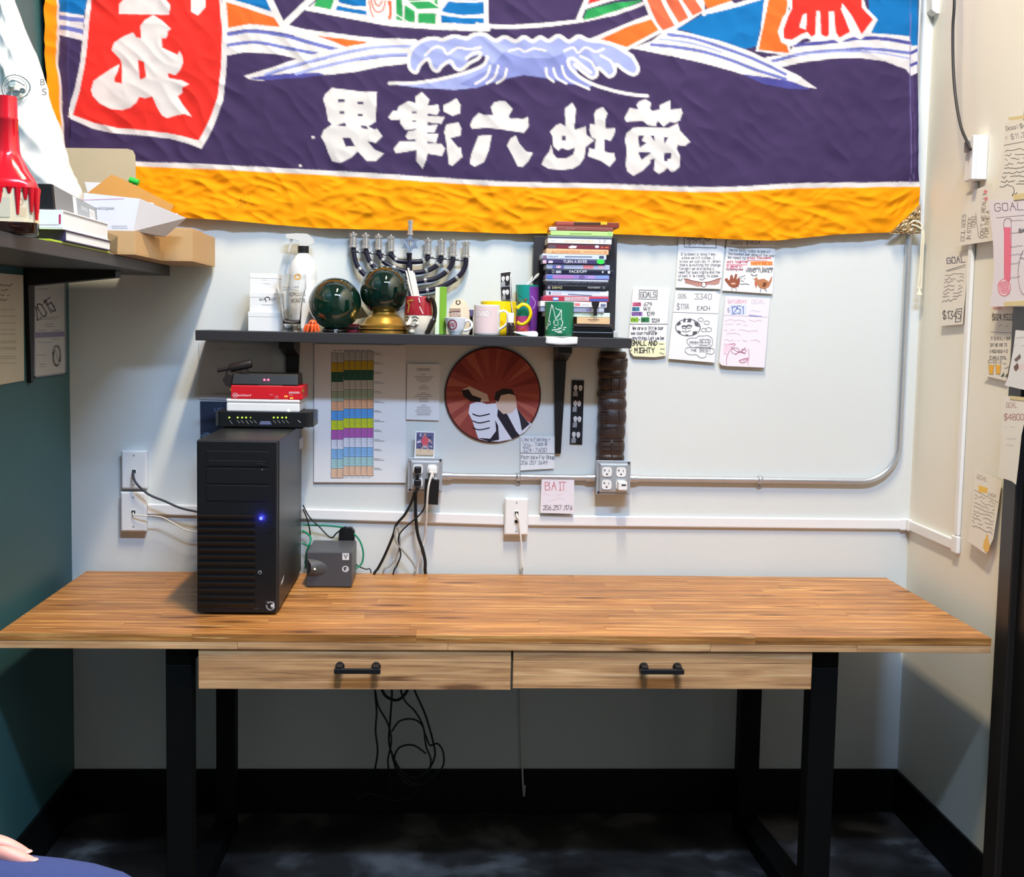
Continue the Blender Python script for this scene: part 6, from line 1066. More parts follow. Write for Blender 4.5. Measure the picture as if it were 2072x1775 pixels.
for i in range(10): k.rect(1041+i*2.9, 640, 1044+i*2.9, 676, (220, 86, 150)); k.k -= 1
k.k += 1; k.poly([(1041, 590), (1050, 598), (1058, 606), (1066, 604), (1062, 612), (1050, 614), (1041, 616)], (120, 84, 60)).poly([(1042, 610), (1056, 608), (1054, 622), (1044, 626)], (226, 130, 50)).ell(1052, 650, 8, 9, (240, 150, 70)).ell(1080, 652, 5, 10, (90, 90, 190)).line([(1074, 600), (1082, 612), (1078, 624)], 1.4, (220, 180, 230), True).line([(1046, 668), (1056, 666), (1066, 670)], 2.4, (240, 110, 70), True); k.build('pattern', t)
for i, (x0, y0, x1, y1) in enumerate(((1064, 576, 1092, 553), (1070, 577, 1095, 562), (1060, 577, 1084, 556))):
    a, b = onY(x0, y0+10, yt_-.01+.01*i), onY(x1, y1, yt_-.012+.012*i)
    o_ = thing('plastic_spoon', ('white spoon leaning furthest right in the tumbler', 'white spoon at the front of the tumbler', 'white spoon at the back of the tumbler')[i], 'spoon', a-Vector((0, 0, .06)), 'white spoons in the tumbler')
    P = spline([a-Vector((.006, 0, .07)), a, (a+b)/2+Vector((.001, 0, .004)), b], 6); MB().tube(P, [.0022]*13+[.003, .0042, .0046, .0042, .003, .001][:len(P)-13], 8, flat=.45).build('spoon', M_WPL, o_, smooth=True)
# white ceramic spoon on the shelf edge
ysn = -.192; t = thing('soup_spoon', 'white ceramic soup spoon lying on the shelf edge', 'spoon', (ux(1062, ysn), ysn, SZ)); P = [Vector((ux(px, ysn), ysn+.002, SZ+h)) for px, h in ((1089, .006), (1080, .006), (1068, .007), (1056, .0085), (1048, .010), (1040, .012))]
MB().tube(spline(P, 5), [.004, .008, .0105, .0115, .012, .012, .0118, .0112, .0105, .0098, .009, .0082, .0075, .007, .0065, .006, .0055, .005, .0045, .004, .0035, .0032, .003, .003, .003, .003][:26], 14, flat=.5).build('spoon', M_CUPW, t, smooth=True)
# ---- dark board behind, disc stack
t = MB().box(ux(1076, -.03), ux(1243, -.03), -.045, -.03, SZ+.0003, uz_(1150, 480, -.03)).build('dark_board', mat('charcoal_board', (44, 42, 46), .5), bevel=.001); props(t, 'charcoal board leaning on the wall behind the disc stack', 'board')
D = lambda x, y: (1060+x*.14652, 440+y*.14652); yk = -.165
discs = [(415, 1300, 58, 128, (130, 60, 48), 'red-brown case on top of the disc stack'), (350, 1215, 130, 183, (140, 82, 74), 'dull red disc case, second from the top of the stack'), (355, 1215, 186, 252, (186, 224, 140), 'pale green disc case near the top of the stack'), (320, 1205, 256, 283, (120, 130, 140), 'thin grey disc sleeve under the pale green case'), (320, 1200, 286, 362, (238, 238, 238), 'white disc case with orange title'), (330, 1190, 372, 434, (120, 50, 66), 'dark red disc case with a white crest'), (300, 1162, 437, 505, (236, 186, 140), 'peach disc case titled AUTOMATONS'), (245, 1132, 508, 576, (206, 216, 238), 'pale blue disc case sticking out to the left'), (258, 1118, 580, 642, (66, 62, 104), 'navy disc case with a bright green sticker'), (310, 1185, 648, 716, (176, 182, 206), 'grey disc case with a pink title block'), (320, 1238, 722, 788, (30, 34, 56), 'black disc case titled FACE OFF sticking out right'), (310, 1180, 791, 853, (150, 130, 200), 'purple and blue disc case'), (305, 1170, 856, 880, (226, 228, 236), 'thin white disc sleeve below the purple case'), (305, 1172, 883, 936, (46, 46, 58), 'black disc case with small grey lettering'), (315, 1150, 940, 1003, (28, 28, 34), 'black disc case titled DEVO'), (312, 1176, 1008, 1085, (214, 220, 238), 'white disc case with a blue band'), (272, 1176, 1088, 1160, (190, 60, 80), 'red and blue disc case'), (232, 1152, 1163, 1238, (234, 232, 236), 'white disc case with red flag corner'), (240, 1122, 1241, 1308, (150, 156, 186), 'blue grey disc case behind the green mug'), (300, 1206, 1310, 1372, (200, 224, 216), 'mint disc case near the bottom of the stack')]
def dz(y): return uz_(1160, D(0, y)[1], yk)
dep = .135
cor = []
for i, (x0, x1, y0, y1, c, lab) in enumerate(discs):
    a, b = ux(D(x0, 0)[0], yk, 560), ux(D(x1, 0)[0], yk, 560); z1_, z0_ = dz(y0), dz(y1+3); yy = yk+random.uniform(-.004, .004)
    t = thing('disc_case', lab, 'disc case', ((a+b)/2, yy+dep/2, z0_+.0002), 'stacked disc cases')
    cm = mat('disc_cover_%d' % i, c, .3, var=.12, scale=25); MB().box(a, b, yy, min(yy+dep, -.0465), z0_+.0004, z1_-.0002).build('case', cm, t, bevel=.0012)
    k = Ink(lambda px, py, o=0: onY(*D(px, py), yy-.0003-o), .0001); ym_ = (y0+y1)/2; h = (y1-y0)
    if i == 0: k.rect(690, 70, 1060, 105, (70, 50, 40)).rect(1060, 62, 1150, 100, (220, 190, 50)).rect(450, 66, 690, 100, (170, 80, 76))
    elif i == 1: k.rect(350, 133, 450, 176, (226, 220, 220)).scrib(360, 440, 155, 20, (80, 70, 80), 5).scrib(600, 700, 158, 10, (220, 180, 170), 5)
    elif i == 2: k.line([(640, 225), (930, 228)], 9, (120, 150, 90)).rect(1160, 195, 1210, 245, (160, 206, 120))
    elif i == 4: k.text('Dance of Fatal Heart', 560, 342, 30, (236, 176, 70), 400).scrib(370, 460, 325, 30, (170, 170, 180), 6).ring(1115, 330, 14, 18, 5, (150, 150, 160)).rect(1040, 308, 1060, 350, (190, 190, 196))
    elif i == 5: k.poly([(610, 410), (660, 388), (735, 395), (720, 425), (640, 428)], (232, 226, 230)).rect(335, 385, 440, 425, (90, 84, 96)).ell(1010, 405, 30, 20, (220, 210, 220)).poly([(1060, 425), (1080, 395), (1100, 425), (1150, 400), (1175, 425)], (210, 110, 60))
    elif i == 6: k.text('AUTOMATONS', 380, 492, 32, (206, 110, 66), 400).line([(830, 475), (1080, 480)], 10, (222, 150, 110)).ell(1125, 482, 16, 16, (214, 130, 100))
    elif i == 7: k.scrib(340, 470, 540, 14, (120, 124, 150), 6).line([(575, 542), (935, 546)], 16, (120, 126, 150)).rect(262, 525, 318, 565, (130, 100, 130)).rect(1040, 532, 1105, 570, (70, 76, 110))
    elif i == 8: k.text('TURN A RIVER', 545, 632, 44, (236, 236, 240), 330).rect(262, 590, 310, 636, (226, 180, 196)).rect(340, 598, 400, 630, (220, 200, 224)).ell(1060, 612, 54, 34, (60, 220, 80), 24)
    elif i == 9: k.rect(395, 660, 555, 708, (96, 104, 166)).rect(820, 655, 960, 708, (222, 130, 136)).ell(480, 682, 36, 20, (226, 180, 200)).rect(1030, 660, 1100, 706, (226, 180, 190))
    elif i == 10: k.text('FACE/OFF', 630, 766, 36, (240, 242, 248), 240).ring(405, 748, 14, 20, 6, (226, 228, 236)).rect(440, 735, 515, 770, (176, 180, 196)).ell(1090, 755, 12, 14, (220, 222, 230)).rect(1160, 738, 1190, 776, (220, 224, 232))
    elif i == 11: k.rect(316, 800, 400, 848, (84, 120, 196)).rect(400, 800, 690, 848, (176, 120, 186)).ell(800, 824, 44, 26, (120, 96, 156)).rect(880, 806, 980, 848, (176, 150, 210)).rect(990, 800, 1175, 848, (128, 156, 214))
    elif i == 13: k.scrib(400, 1080, 902, 18, (120, 122, 140), 5)
    elif i == 14: k.text('DEVO', 392, 985, 32, (230, 220, 170), 135).text('PIONEERS', 885, 980, 20, (220, 220, 226), 170).rect(330, 952, 365, 988, (150, 140, 160)).rect(1085, 950, 1120, 990, (90, 96, 110))
    elif i == 15: k.line([(620, 1060), (930, 1080)], 16, (120, 130, 160)).rect(345, 1028, 370, 1064, (70, 60, 70)).rect(390, 1030, 520, 1062, (206, 190, 206)).rect(1050, 1032, 1165, 1080, (240, 240, 244))
    elif i == 16: k.rect(400, 1100, 480, 1150, (80, 120, 196)).rect(560, 1098, 900, 1154, (206, 180, 190)).text('COLORS', 640, 1146, 34, (200, 90, 80), 220).rect(910, 1126, 1160, 1158, (60, 96, 180)).ell(440, 1124, 40, 14, (226, 230, 240))
    elif i == 17: k.rect(705, 1185, 775, 1222, (226, 120, 130)).line([(800, 1205), (900, 1208)], 6, (190, 180, 180)).rect(1060, 1195, 1130, 1235, (110, 120, 150))
    elif i == 18: k.rect(860, 1262, 930, 1296, (120, 116, 160)).rect(1040, 1250, 1100, 1300, (190, 200, 216))
    elif i == 19: k.line([(800, 1345), (950, 1348)], 8, (150, 190, 176)).line([(1070, 1330), (1076, 1362)], 7, (110, 120, 130))
    k.build('print', t)
# beige box, dark book and black box at the bottom
zb0 = dz(1374)
a, b = ux(D(735, 0)[0], yk-.02, 640), ux(D(1190, 0)[0], yk-.02, 640); t = thing('tin_box', 'flat beige box near the bottom of the disc stack', 'box', ((a+b)/2, -.12, dz(1470))); MB().box(a, b, yk-.02, yk+.10, dz(1470)+.0003, zb0-.001).build('box', mat('beige_card', (226, 186, 142), .5), t, bevel=.001)
k = Ink(lambda px, py, o=0: onY(*D(px, py), yk-.0204-o), .0001); k.line([(885, 1412), (1035, 1414)], 9, (120, 92, 70)).line([(910, 1432), (1010, 1434)], 5, (150, 116, 90)); k.build('print', t)
t = MB().box(ux(D(690, 0)[0], yk-.02, 650), ux(D(1225, 0)[0], yk-.02, 650), yk-.018, yk+.11, dz(1512)+.0003, dz(1472)).build('dark_book', mat('dark_book_cover', (60, 46, 42), .6), bevel=.0015); props(t, 'thin dark brown book under the beige box', 'book')
a, b = ux(D(640, 0)[0], yk-.015, 660), ux(D(1240, 0)[0], yk-.015, 660); t = thing('black_case', 'flat black case at the very bottom of the disc stack', 'case', ((a+b)/2, -.11, SZ)); MB().box(a, b, yk-.015, yk+.115, SZ+.0004, SZ+(dz(1514)-SZ)*.55).build('base', M_BASEB, t, bevel=.002); MB().box(a+.002, b-.001, yk-.014, yk+.114, SZ+(dz(1514)-SZ)*.56, dz(1514)).build('lid', M_BASEB, t, bevel=.002)
t = MB().box(b+.002, b+.014, yk+.0, yk+.08, SZ+.0004, SZ+.02).build('clear_case', mat('grey_clear_plastic', (190, 192, 194), .3), bevel=.002); props(t, 'small grey plastic case right of the black case', 'case')
# spare discs filling behind the mug so the stack stands: small black stand
t = MB().prism([onY(*D(x, y), -.1905) for x, y in ((935, 1165), (1045, 1165), (1035, 1225), (1010, 1270), (1012, 1360), (960, 1360), (965, 1270), (940, 1215))], (0, .004, 0)).build('bottle_opener', M_BPL, bevel=.001); props(t, 'small black bottle opener leaning on the disc stack', 'opener')
# green boat mug on its napkin
ygm = -.168; M_GMUG = mat('green_matte_glaze', (30, 122, 88), .4, var=.05)
t, cx, rf = mug('coffee_mug', 'green mug with a white boat drawing at the shelf front', 1131, ygm, .0405, .0425, 612, M_GMUG, None, z0=SZ+.0015)
k = Ink(cyl_plane(cx, ygm, rf), .0006); WB = (226, 232, 224); B2 = lambda L: [D(x, y) for x, y in L]
for L, w in (([(370, 1205), (350, 1320), (330, 1440)], 1.5), ([(370, 1205), (400, 1300), (420, 1400)], 1.2), ([(375, 1215), (440, 1270), (500, 1285)], 1.3), ([(380, 1240), (490, 1300)], 1), ([(500, 1285), (470, 1330), (425, 1400)], 1.2), ([(500, 1285), (498, 1400), (520, 1460), (500, 1500)], 1.3), ([(425, 1400), (480, 1340)], 1), ([(330, 1440), (420, 1420), (500, 1400)], 1.4), ([(320, 1470), (400, 1450), (520, 1440)], 1.4), ([(305, 1520), (340, 1480), (420, 1490), (510, 1500)], 1.6), ([(310, 1540), (400, 1520), (480, 1530), (560, 1520)], 2), ([(380, 1555), (450, 1545), (540, 1550)], 2), ([(420, 1575), (500, 1570)], 2), ([(450, 1590), (500, 1590)], 1.6), ([(350, 1430), (350, 1480)], 1), ([(400, 1425), (400, 1480)], 1), ([(450, 1420), (455, 1490)], 1)): k.line(B2(L), w, WB)
k.build('boat_print', t)
t = thing('paper_napkin', 'white folded napkin under the green mug, hanging over the shelf edge', 'napkin', (ux(1137, -.19), -.19, SZ)); na, nb_ = ux(1104, -.212), ux(1168, -.212)
def nap(u, v):
    x = na+(nb_-na)*u+.002*math.sin(v*9); s_ = v*.115
    return Vector((x, -.115-s_, SZ+.0007)) if s_ < .095 else Vector((x, -.2115-.0015*math.sin(u*9), SZ+.0007-(s_-.095)*1.0-.003*math.sin(u*3.1)))
MB().grid(nap, 12, 24).build('tissue', M_PAPER, t, smooth=True, solid=.0008)
# ================================================================ carved tiki on the wall
tk = thing('tiki_carving', 'dark carved wooden tiki plaque hanging above the right outlet box', 'carving', (onY(1239, 935, -.02).x, 0, onY(1239, 934, -.02).z)); T = lambda x, y: (1180+x*.1916, 690+y*.1916)
M_TIK = mat('dark_carved_wood', (66, 50, 44), .36, var=.3, scale=40, bump=.5, bscale=90, stretch=(3, 3, 1))
secs = [(112, 185, 180, 468), (185, 310, 160, 480), (310, 395, 168, 470), (395, 520, 168, 468), (520, 610, 155, 462), (610, 725, 165, 470), (725, 880, 160, 466), (880, 1040, 155, 455), (1040, 1200, 148, 448), (1200, 1275, 145, 445)]
for y0, y1, xl_, xr_ in secs:
    P0, P1 = onY(*T(xl_, (y0+y1)/2), -.03), onY(*T(xr_, (y0+y1)/2), -.03); za_, zb2 = onY(*T(300, y1), -.03).z, onY(*T(300, y0), -.03).z
    cxk, w_ = (P0.x+P1.x)/2, (P1.x-P0.x)/2; m_ = MB(); nS = 12
    def sec(u, v):
        a = math.pi*u; bl = 1-.10*(2*v-1)**2; return Vector((cxk-w_*math.cos(a)*bl, -.004-.042*(math.sin(a)**.6)*bl, za_+(zb2-za_)*v))
    m_.grid(sec, nS, 6); m_.add([sec(i/nS, 0) for i in range(nS+1)], [tuple(range(nS+1))]); m_.add([sec(i/nS, 1) for i in range(nS+1)], [tuple(range(nS, -1, -1))]); m_.build('carved_band', M_TIK, tk, smooth=True, ang=50)
det = [((200, 745), (255, 740), (250, 760)), ((180, 775), (255, 770), (255, 790)), ((180, 805), (255, 800), (250, 820)), ((185, 835), (260, 830), (255, 850)), ((200, 905), (300, 912), (380, 900)), ((205, 930), (250, 915), (290, 912)), ((345, 940), (380, 920), (420, 912)), ((200, 1050), (240, 1048), (290, 1050)), ((315, 1050), (370, 1048), (420, 1052)), ((200, 1110), (240, 1105), (285, 1110)), ((330, 1110), (370, 1105), (420, 1110)), ((200, 1150), (240, 1147), (285, 1150)), ((330, 1150), (370, 1147), (420, 1150)), ((205, 1232), (240, 1230), (280, 1232)), ((325, 1232), (370, 1230), (410, 1232)), ((250, 345), (350, 350), (440, 330)), ((270, 375), (360, 380), (440, 360)), ((400, 215), (440, 200), (470, 190)), ((410, 245), (440, 225), (475, 205)), ((300, 400), (305, 450), (300, 510)), ((385, 400), (390, 440), (385, 500)), ((300, 1080), (302, 1140), (300, 1230)), ((250, 540), (320, 535), (390, 540)), ((380, 735), (385, 790), (384, 850))]
xc_ = onY(*T(312, 600), -.03).x
def tks(x, y):
    p = onY(*T(x, y), -.04); f = max(-.95, min(.95, (p.x-xc_)/.043)); return Vector((p.x, -.004-.042*((1-f*f)**.3), p.z))
for L in det: MB().tube(spline([tks(*p) for p in L], 4), .0026, 7).build('carved_ridge', M_TIK, tk, smooth=True)
# ================================================================ things on the high left shelf
M_KRAFT = mat('kraft_cardboard', (196, 158, 110), .75, var=.06, scale=25); M_TAN = mat('tan_grey_cardboard', (190, 172, 140), .75, var=.05, scale=25)
# wax-dipped bottle
yb4 = -1.35; bc = onY(17, 480, yb4); bx_, S4 = bc.x, PXM(yb4); hz4 = lambda py: max(LZ, onY(17, py, yb4).z)
bt = thing('liquor_bottle', 'square liquor bottle with dripping red wax neck and cream label on the high shelf', 'bottle', (bx_, yb4, LZ))
def sqring(z, h, rnd, rot=.26, n=36):
    R = []
    for i in range(n):
        a = 2*math.pi*i/n; c_, s_ = math.cos(a), math.sin(a); e = 2/rnd
        x = h*math.copysign(abs(c_)**e, c_); y = h*math.copysign(abs(s_)**e, s_)
        R.append(Vector((bx_+x*math.cos(rot)-y*math.sin(rot), yb4+x*math.sin(rot)+y*math.cos(rot), z)))
    return R
def loft(rings):
    b = MB(); n = len(rings[0]); b.add([v for r in rings for v in r], [(i*n+j, i*n+(j+1) % n, (i+1)*n+(j+1) % n, (i+1)*n+j) for i in range(len(rings)-1) for j in range(n)]+[tuple(range(n-1, -1, -1)), tuple((len(rings)-1)*n+j for j in range(n))]); return b
z0 = LZ+.0004; zs_, zn, ztp = hz4(372), hz4(318), hz4(199)
loft([sqring(z0, .050, 5), sqring(z0+.004, .0545, 5), sqring(zs_-.02, .0545, 5), sqring(zs_, .051, 4), sqring(zs_+.02, .040, 3), sqring(zn, .024, 2.2), sqring(zn+.02, .0195, 2)]).build('glass', mat('brown_bottle_glass', (52, 26, 14), .06, var=.1, coat=.6), bt, smooth=True, ang=70)
M_WAX = mat('red_sealing_wax', (206, 16, 34), .16, var=.06, coat=.7)
loft([sqring(zs_-.012, .0556, 5), sqring(zs_-.004, .0556, 4.6), sqring(zs_+.008, .0505, 4), sqring(zs_+.022, .0415, 3), sqring(zn+.001, .0262, 2.2), sqring(zn+.012, .0232, 2), sqring(hz4(245), .0205, 2), sqring(hz4(243), .0215, 2), sqring(hz4(238), .0200, 2), sqring(ztp+.003, .0195, 2), sqring(ztp, .016, 2)]).build('wax', M_WAX, bt, smooth=True, ang=70)
for a_, L_ in ((-1.95, .035), (-1.75, .018), (-1.5, .03), (-1.2, .012), (-.95, .05), (-.75, .022), (-.62, .045), (-.5, .06), (-.38, .03), (-.2, .045), (.1, .02), (-2.3, .03)):
    rr = .0556*min(1.32, 1/max(abs(math.cos(a_-.26)), abs(math.sin(a_-.26)))*.97); p = Vector((bx_+rr*math.cos(a_), yb4+rr*math.sin(a_), zs_-.010)); MB().tube([p, p-Vector((0, 0, L_*.7)), p-Vector((0, 0, L_))], [.0062, .0038, .0028], 8).build('wax_drip', M_WAX, bt, smooth=True)
loft([sqring(hz4(452), .0549, 5), sqring(zs_-.006, .0549, 5)]).build('label_paper', mat('cream_label', (234, 214, 176), .6, var=.05, scale=20), bt, smooth=True, ang=70)
k = Ink(lambda px, py, o=0: onY(px, py, yb4)+Vector((0, -.058-o-max(0, (px-28))*-.00026*1.0, 0)), .0)
fcs = lambda px, py, o=0: (lambda p, t_: Vector((bx_, yb4, 0))+Vector((math.cos(.26)*t_+math.sin(.26)*.0553*1, math.sin(.26)*t_-math.cos(.26)*(.0553+o), p.z)))(onY(px, py, yb4-.05), (px-34)/S4*.96)
k = Ink(fcs, .0004); k.text('MARK', 52, 390, 8, (90, 70, 60), 30).ring(60, 408, 6, 7, 1, (206, 150, 100)).rect(18, 400, 42, 440, (206, 194, 168)).ell(24, 386, 6, 7, (120, 104, 92))
for i in range(5): k.line([(56, 420+i*4), (72, 421+i*4)], .8, (200, 160, 116))
k.build('label_print', bt)
# white plastic bag
yB4 = -.62; prof = [(-120, -10), (-60, 10), (0, 28), (50, 45), (100, 68), (150, 85), (200, 100), (260, 122), (320, 139), (350, 150), (385, 166), (430, 166), (470, 166)]
rings = []; info = []
for i in range(80):
    py = -120+i*(590/79); xr_ = float(np.interp(py, [p[0] for p in prof], [p[1] for p in prof])); p = onY(xr_, py, yB4); xl_ = .014; cx = (p.x+xl_)/2; rx = max(.01, (p.x-xl_)/2); ry = .095*min(1, rx/.09+.2); z = p.z
    if z < LZ: z = LZ+.0005
    R = []
    for j in range(90):
        a = 2*math.pi*j/90; f = 1+.14*math.sin(3*a+py*.021)*math.sin(py*.033+a)-.12*abs(math.sin(3.5*a-py*.040))+.06*abs(math.sin(6*a+py*.055))-.05*abs(math.sin(py*.05+2*a))
        f = 1+(f-1)*(.25+.75*abs(math.sin(a))); R.append(Vector((max(.010, cx+rx*math.cos(a)*min(f, 1.02)), yB4+ry*math.sin(a)*f, z)))
    rings.append(R); info.append((py, cx, rx, ry))
bag = thing('plastic_bag', 'tall crumpled white plastic bag behind the bottle on the high shelf', 'bag', (.1, yB4, LZ))
loft(rings).build('film', mat('white_bag_film', (226, 222, 216), .35, var=.02, sss=.1), bag, smooth=True, ang=70)
def bags(px, py, o=0):
    p = onY(px, py, yB4-.05); _, cx, rx, ry = min(info, key=lambda t_: abs(t_[0]-py)); dx = max(-.9, min(.9, (p.x-cx)/rx)); return Vector((p.x, yB4-ry*math.sqrt(1-dx*dx)*1.16-.004-o, p.z))
k = Ink(bags, .0); k.ring(42, 184, 25, 26, 2, (84, 104, 106)).ring(42, 184, 20, 21, 1, (100, 120, 122)).ell(38, 176, 6, 8, (150, 166, 166)).ell(46, 196, 7, 7, (70, 86, 90)).ell(33, 198, 5, 5, (80, 96, 100)).ell(56, 190, 5, 6, (70, 86, 90)).line([(24, 182), (40, 170), (58, 178)], 2, (80, 100, 104), True).text('B', 80, 172, 14, (90, 96, 98), 9).text('S', 84, 192, 14, (90, 96, 98), 9); k.build('logo', bag)
# lime magazine, thick book, white book, black box
x1 = onY(150, 497, -1.05).x
t = MB().box(.10, min(.301, x1), -1.16, -.70, LZ+.0003, LZ+.005).build('magazine', mat('lime_cover', (176, 200, 40), .35, var=.1), bevel=.001); props(t, 'lime green magazine flat on the high shelf under the books', 'magazine')
x2 = onY(134, 488, -1.08).x; t = thing('thick_book', 'thick book with dark purple spine and white pages on the lime magazine', 'book', (x2-.08, -.9, LZ+.0052))
MB().box(x2-.16, x2-.002, -1.08, -.72, LZ+.008, LZ+.026).build('pages', M_PAPER, t, bevel=.0006); MB().box(x2-.162, x2, -1.083, -.718, LZ+.0052, LZ+.0078).box(x2-.162, x2, -1.083, -.718, LZ+.0262, LZ+.0285).box(x2-.162, x2, -1.0835, -1.0805, LZ+.0079, LZ+.0261).build('cover', mat('dark_purple_cover', (54, 44, 84), .5), t)
x3 = onY(128, 450, -1.10).x; t = thing('white_binder', 'white book with a red bar on its spine below the black box', 'book', (x3-.07, -.9, LZ+.029))
MB().box(x3-.13, x3-.002, -1.098, -.74, LZ+.032, LZ+.066).build('pages', M_PAPER, t, bevel=.0006); MB().box(x3-.132, x3, -1.103, -.738, LZ+.029, LZ+.0318).box(x3-.132, x3, -1.103, -.738, LZ+.0662, LZ+.069).box(x3-.132, x3, -1.1035, -1.0985, LZ+.0319, LZ+.0661).build('cover', mat('white_cover', (236, 236, 242), .35), t)
k = Ink(lambda px, py, o=0: onY(px, py, -1.1040-o), .0001); k.rect(119, 434, 123, 453, (190, 50, 90)).line([(80, 455), (118, 455)], 1, (150, 120, 170)); k.build('spine_print', t)
NT, NB_, FT, FB = onY(105, 372, -1.09), onY(110, 425, -1.09), onY(195, 440, -.73), onY(198, 472, -.73); dx_ = Vector((-.115, 0, 0)); NB_.z = max(NB_.z, LZ+.0705); FB.z = max(FB.z, LZ+.0705); FT.z = max(FT.z, FB.z+.035)
t = thing('black_box', 'long black box with a silver label lying on the white book', 'box', NB_.lerp(FB, .5)+dx_*.5)
MB().hexa([NB_+dx_, NB_, FB, FB+dx_, NT+dx_, NT, FT, FT+dx_]).build('carton', mat('satin_black_card', (30, 30, 32), .3, var=.1), t, bevel=.0015)
sd = lambda u, v, o=0: NT.lerp(FT, u).lerp(NB_.lerp(FB, u), v)+Vector((.0006+o, 0, 0)); k = Ink(sd, .0002)
k.rect(.02, .03, .98, .97, (122, 122, 124)).rect(.5, .05, .97, .95, (150, 156, 162)).rect(.42, .05, .5, .95, (222, 222, 222)).rect(.8, .3, .93, .85, (236, 236, 236)).text('SERIES', .6, .55, .22, (206, 212, 216), .16, up=(0, -1))
for i in range(7): k.line([(.815+i*.016, .4), (.815+i*.016, .75)], .006, (60, 60, 60), hold=True)
k.build('label_print', t)
# cartons
c2 = thing('cardboard_box', 'brown cardboard box overhanging the right end of the high shelf', 'box', (.34, -.2, LZ)); zt4 = LZ+.086
th = .004
for nm, bxs in (('base', (.2, .432, -.36, -.02, LZ+.0004, LZ+.0044)), ('side', (.428, .432, -.356, -.024, LZ+.0045, zt4)), ('side', (.2, .204, -.356, -.024, LZ+.0045, zt4)), ('side', (.2, .432, -.36, -.3565, LZ+.0045, zt4)), ('side', (.2, .432, -.0235, -.02, LZ+.0045, zt4-.0))): MB().box(*bxs).build(nm, M_KRAFT, c2, bevel=.0005)
MB().hexa([(.204, -.356, zt4), (.428, -.356, zt4), (.428, -.19, zt4+.001), (.204, -.19, zt4+.001), (.204, -.356, zt4+.003), (.428, -.356, zt4+.003), (.428, -.19, zt4+.004), (.204, -.19, zt4+.004)]).build('flap', M_KRAFT, c2)
c1 = thing('cardboard_box', 'open kraft carton under the white envelope box on the high shelf', 'box', (.26, -.52, LZ))
xa4, xb4 = .207, .352; zt5 = LZ+.058
for nm, bxs in (('base', (xa4, xb4, -.66, -.37, LZ+.0004, LZ+.004)), ('side', (xb4-.004, xb4, -.656, -.374, LZ+.0041, zt5)), ('side', (xa4, xa4+.004, -.656, -.374, LZ+.0041, zt5)), ('side', (xa4, xb4, -.66, -.6565, LZ+.0041, zt5)), ('side', (xa4, xb4, -.3735, -.37, LZ+.0041, zt5))): MB().box(*bxs).build(nm, M_KRAFT, c1, bevel=.0005)
P = [onY(205, 466, -.664), onY(238, 478, -.68), onY(237, 512, -.664), onY(210, 500, -.664)]; MB().prism(P, (0, .003, 0)).build('flap', M_KRAFT, c1)
# tall tan lid panel
t = thing('box_lid', 'tan grey box lid standing upright behind the envelopes', 'box lid', onY(205, 400, -.30)); zl_ = max(LZ+.001, zt4+.006)
P = [onY(px, py, -.30) for px, py in ((130, 299), (258, 301), (268, 304), (273, 314), (275, 375))]; P.append(Vector((P[-1].x, -.30, zl_))); P.append(Vector((P[0].x, -.30, zl_))); MB().prism(P, (0, .005, 0)).build('panel', M_TAN, t)
sp = [onY(px, py, -.3665) for px, py in ((171, 368), (214, 370))]; t2 = MB().prism(sp+[Vector((sp[1].x, -.3665, LZ+.0005)), Vector((max(.207, sp[0].x), -.3665, LZ+.0005))], (0, .002, 0)).build('paper_sheet', M_PAPER); props(t2, 'white sheet sticking up in front of the tan lid', 'paper')
t2 = thing('green_marker', 'little bright green marker lying above the kraft flap', 'marker', onY(271, 372, -.34)); MB().cyl(onY(262, 364, -.34), onY(281, 370, -.34), .0085, n=14).build('cap', mat('bright_green_plastic', (40, 180, 60), .35), t2, smooth=True)
# kraft sheet and white envelope box
t = thing('kraft_sheet', 'brown kraft paper flap poking up behind the white envelope box', 'paper', onY(260, 420, -.47)); P = [onY(px, py, -.47) for px, py in ((170, 396), (226, 353), (250, 363), (352, 415), (345, 428), (330, 440), (200, 440))]; MB().prism(P, (0, .003, 0)).build('sheet', mat('kraft_paper', (204, 146, 72), .7, var=.06, scale=30), t)
A, B_, C_, D_ = onY(169, 390, -.64), onY(283, 402, -.64), onY(270, 471, -.64), onY(173, 467, -.64); v1 = onY(377, 441, -.42)-B_; v2 = onY(334, 490, -.45)-C_
zmin = zt5+.001
for v in (C_, D_): v.z = max(v.z, zmin)
C2, D2 = C_+v2, D_+v2
for v in (C2, D2): v.z = max(v.z, zmin)
t = thing('envelope_box', 'open white envelope box tipped on the kraft carton', 'box', C_.lerp(D2, .5)); th4 = Vector((0, .0025, 0))
M_WBOX = mat('white_carton', (224, 222, 226), .55, var=.02)
b = MB(); b.prism([A, B_, C_, D_], th4); b.build('front', M_WBOX, t)
MB().prism([B_+Vector((0, .003, 0)), B_+v1, C2, C_+Vector((0, .003, 0))], (-.0025, 0, 0)).build('side', M_WBOX, t); MB().prism([A+Vector((0, .003, 0)), A+v1, D2, D_+Vector((0, .003, 0))], (.0025, 0, 0)).build('side', M_WBOX, t); MB().prism([A+v1, B_+v1, C2, D2], th4).build('back', M_WBOX, t); MB().prism([D_+Vector((0, .003, 0)), C_+Vector((0, .003, 0)), C2, D2], (0, 0, .002)).build('base', M_WBOX, t)
k = Ink(lambda px, py, o=0: onY(px, py, -.6404-o), .0001); k.text('envelopes', 181, 424, 7, (140, 140, 150), 50).text('p', 174, 424, 7, (140, 140, 150)).line([(156, 405), (251, 402)], 1, (206, 140, 190)).line([(228, 457), (256, 457)], 3, (206, 206, 212)).line([(228, 461), (258, 461)], 1.6, (210, 210, 216)); k.build('print', t)
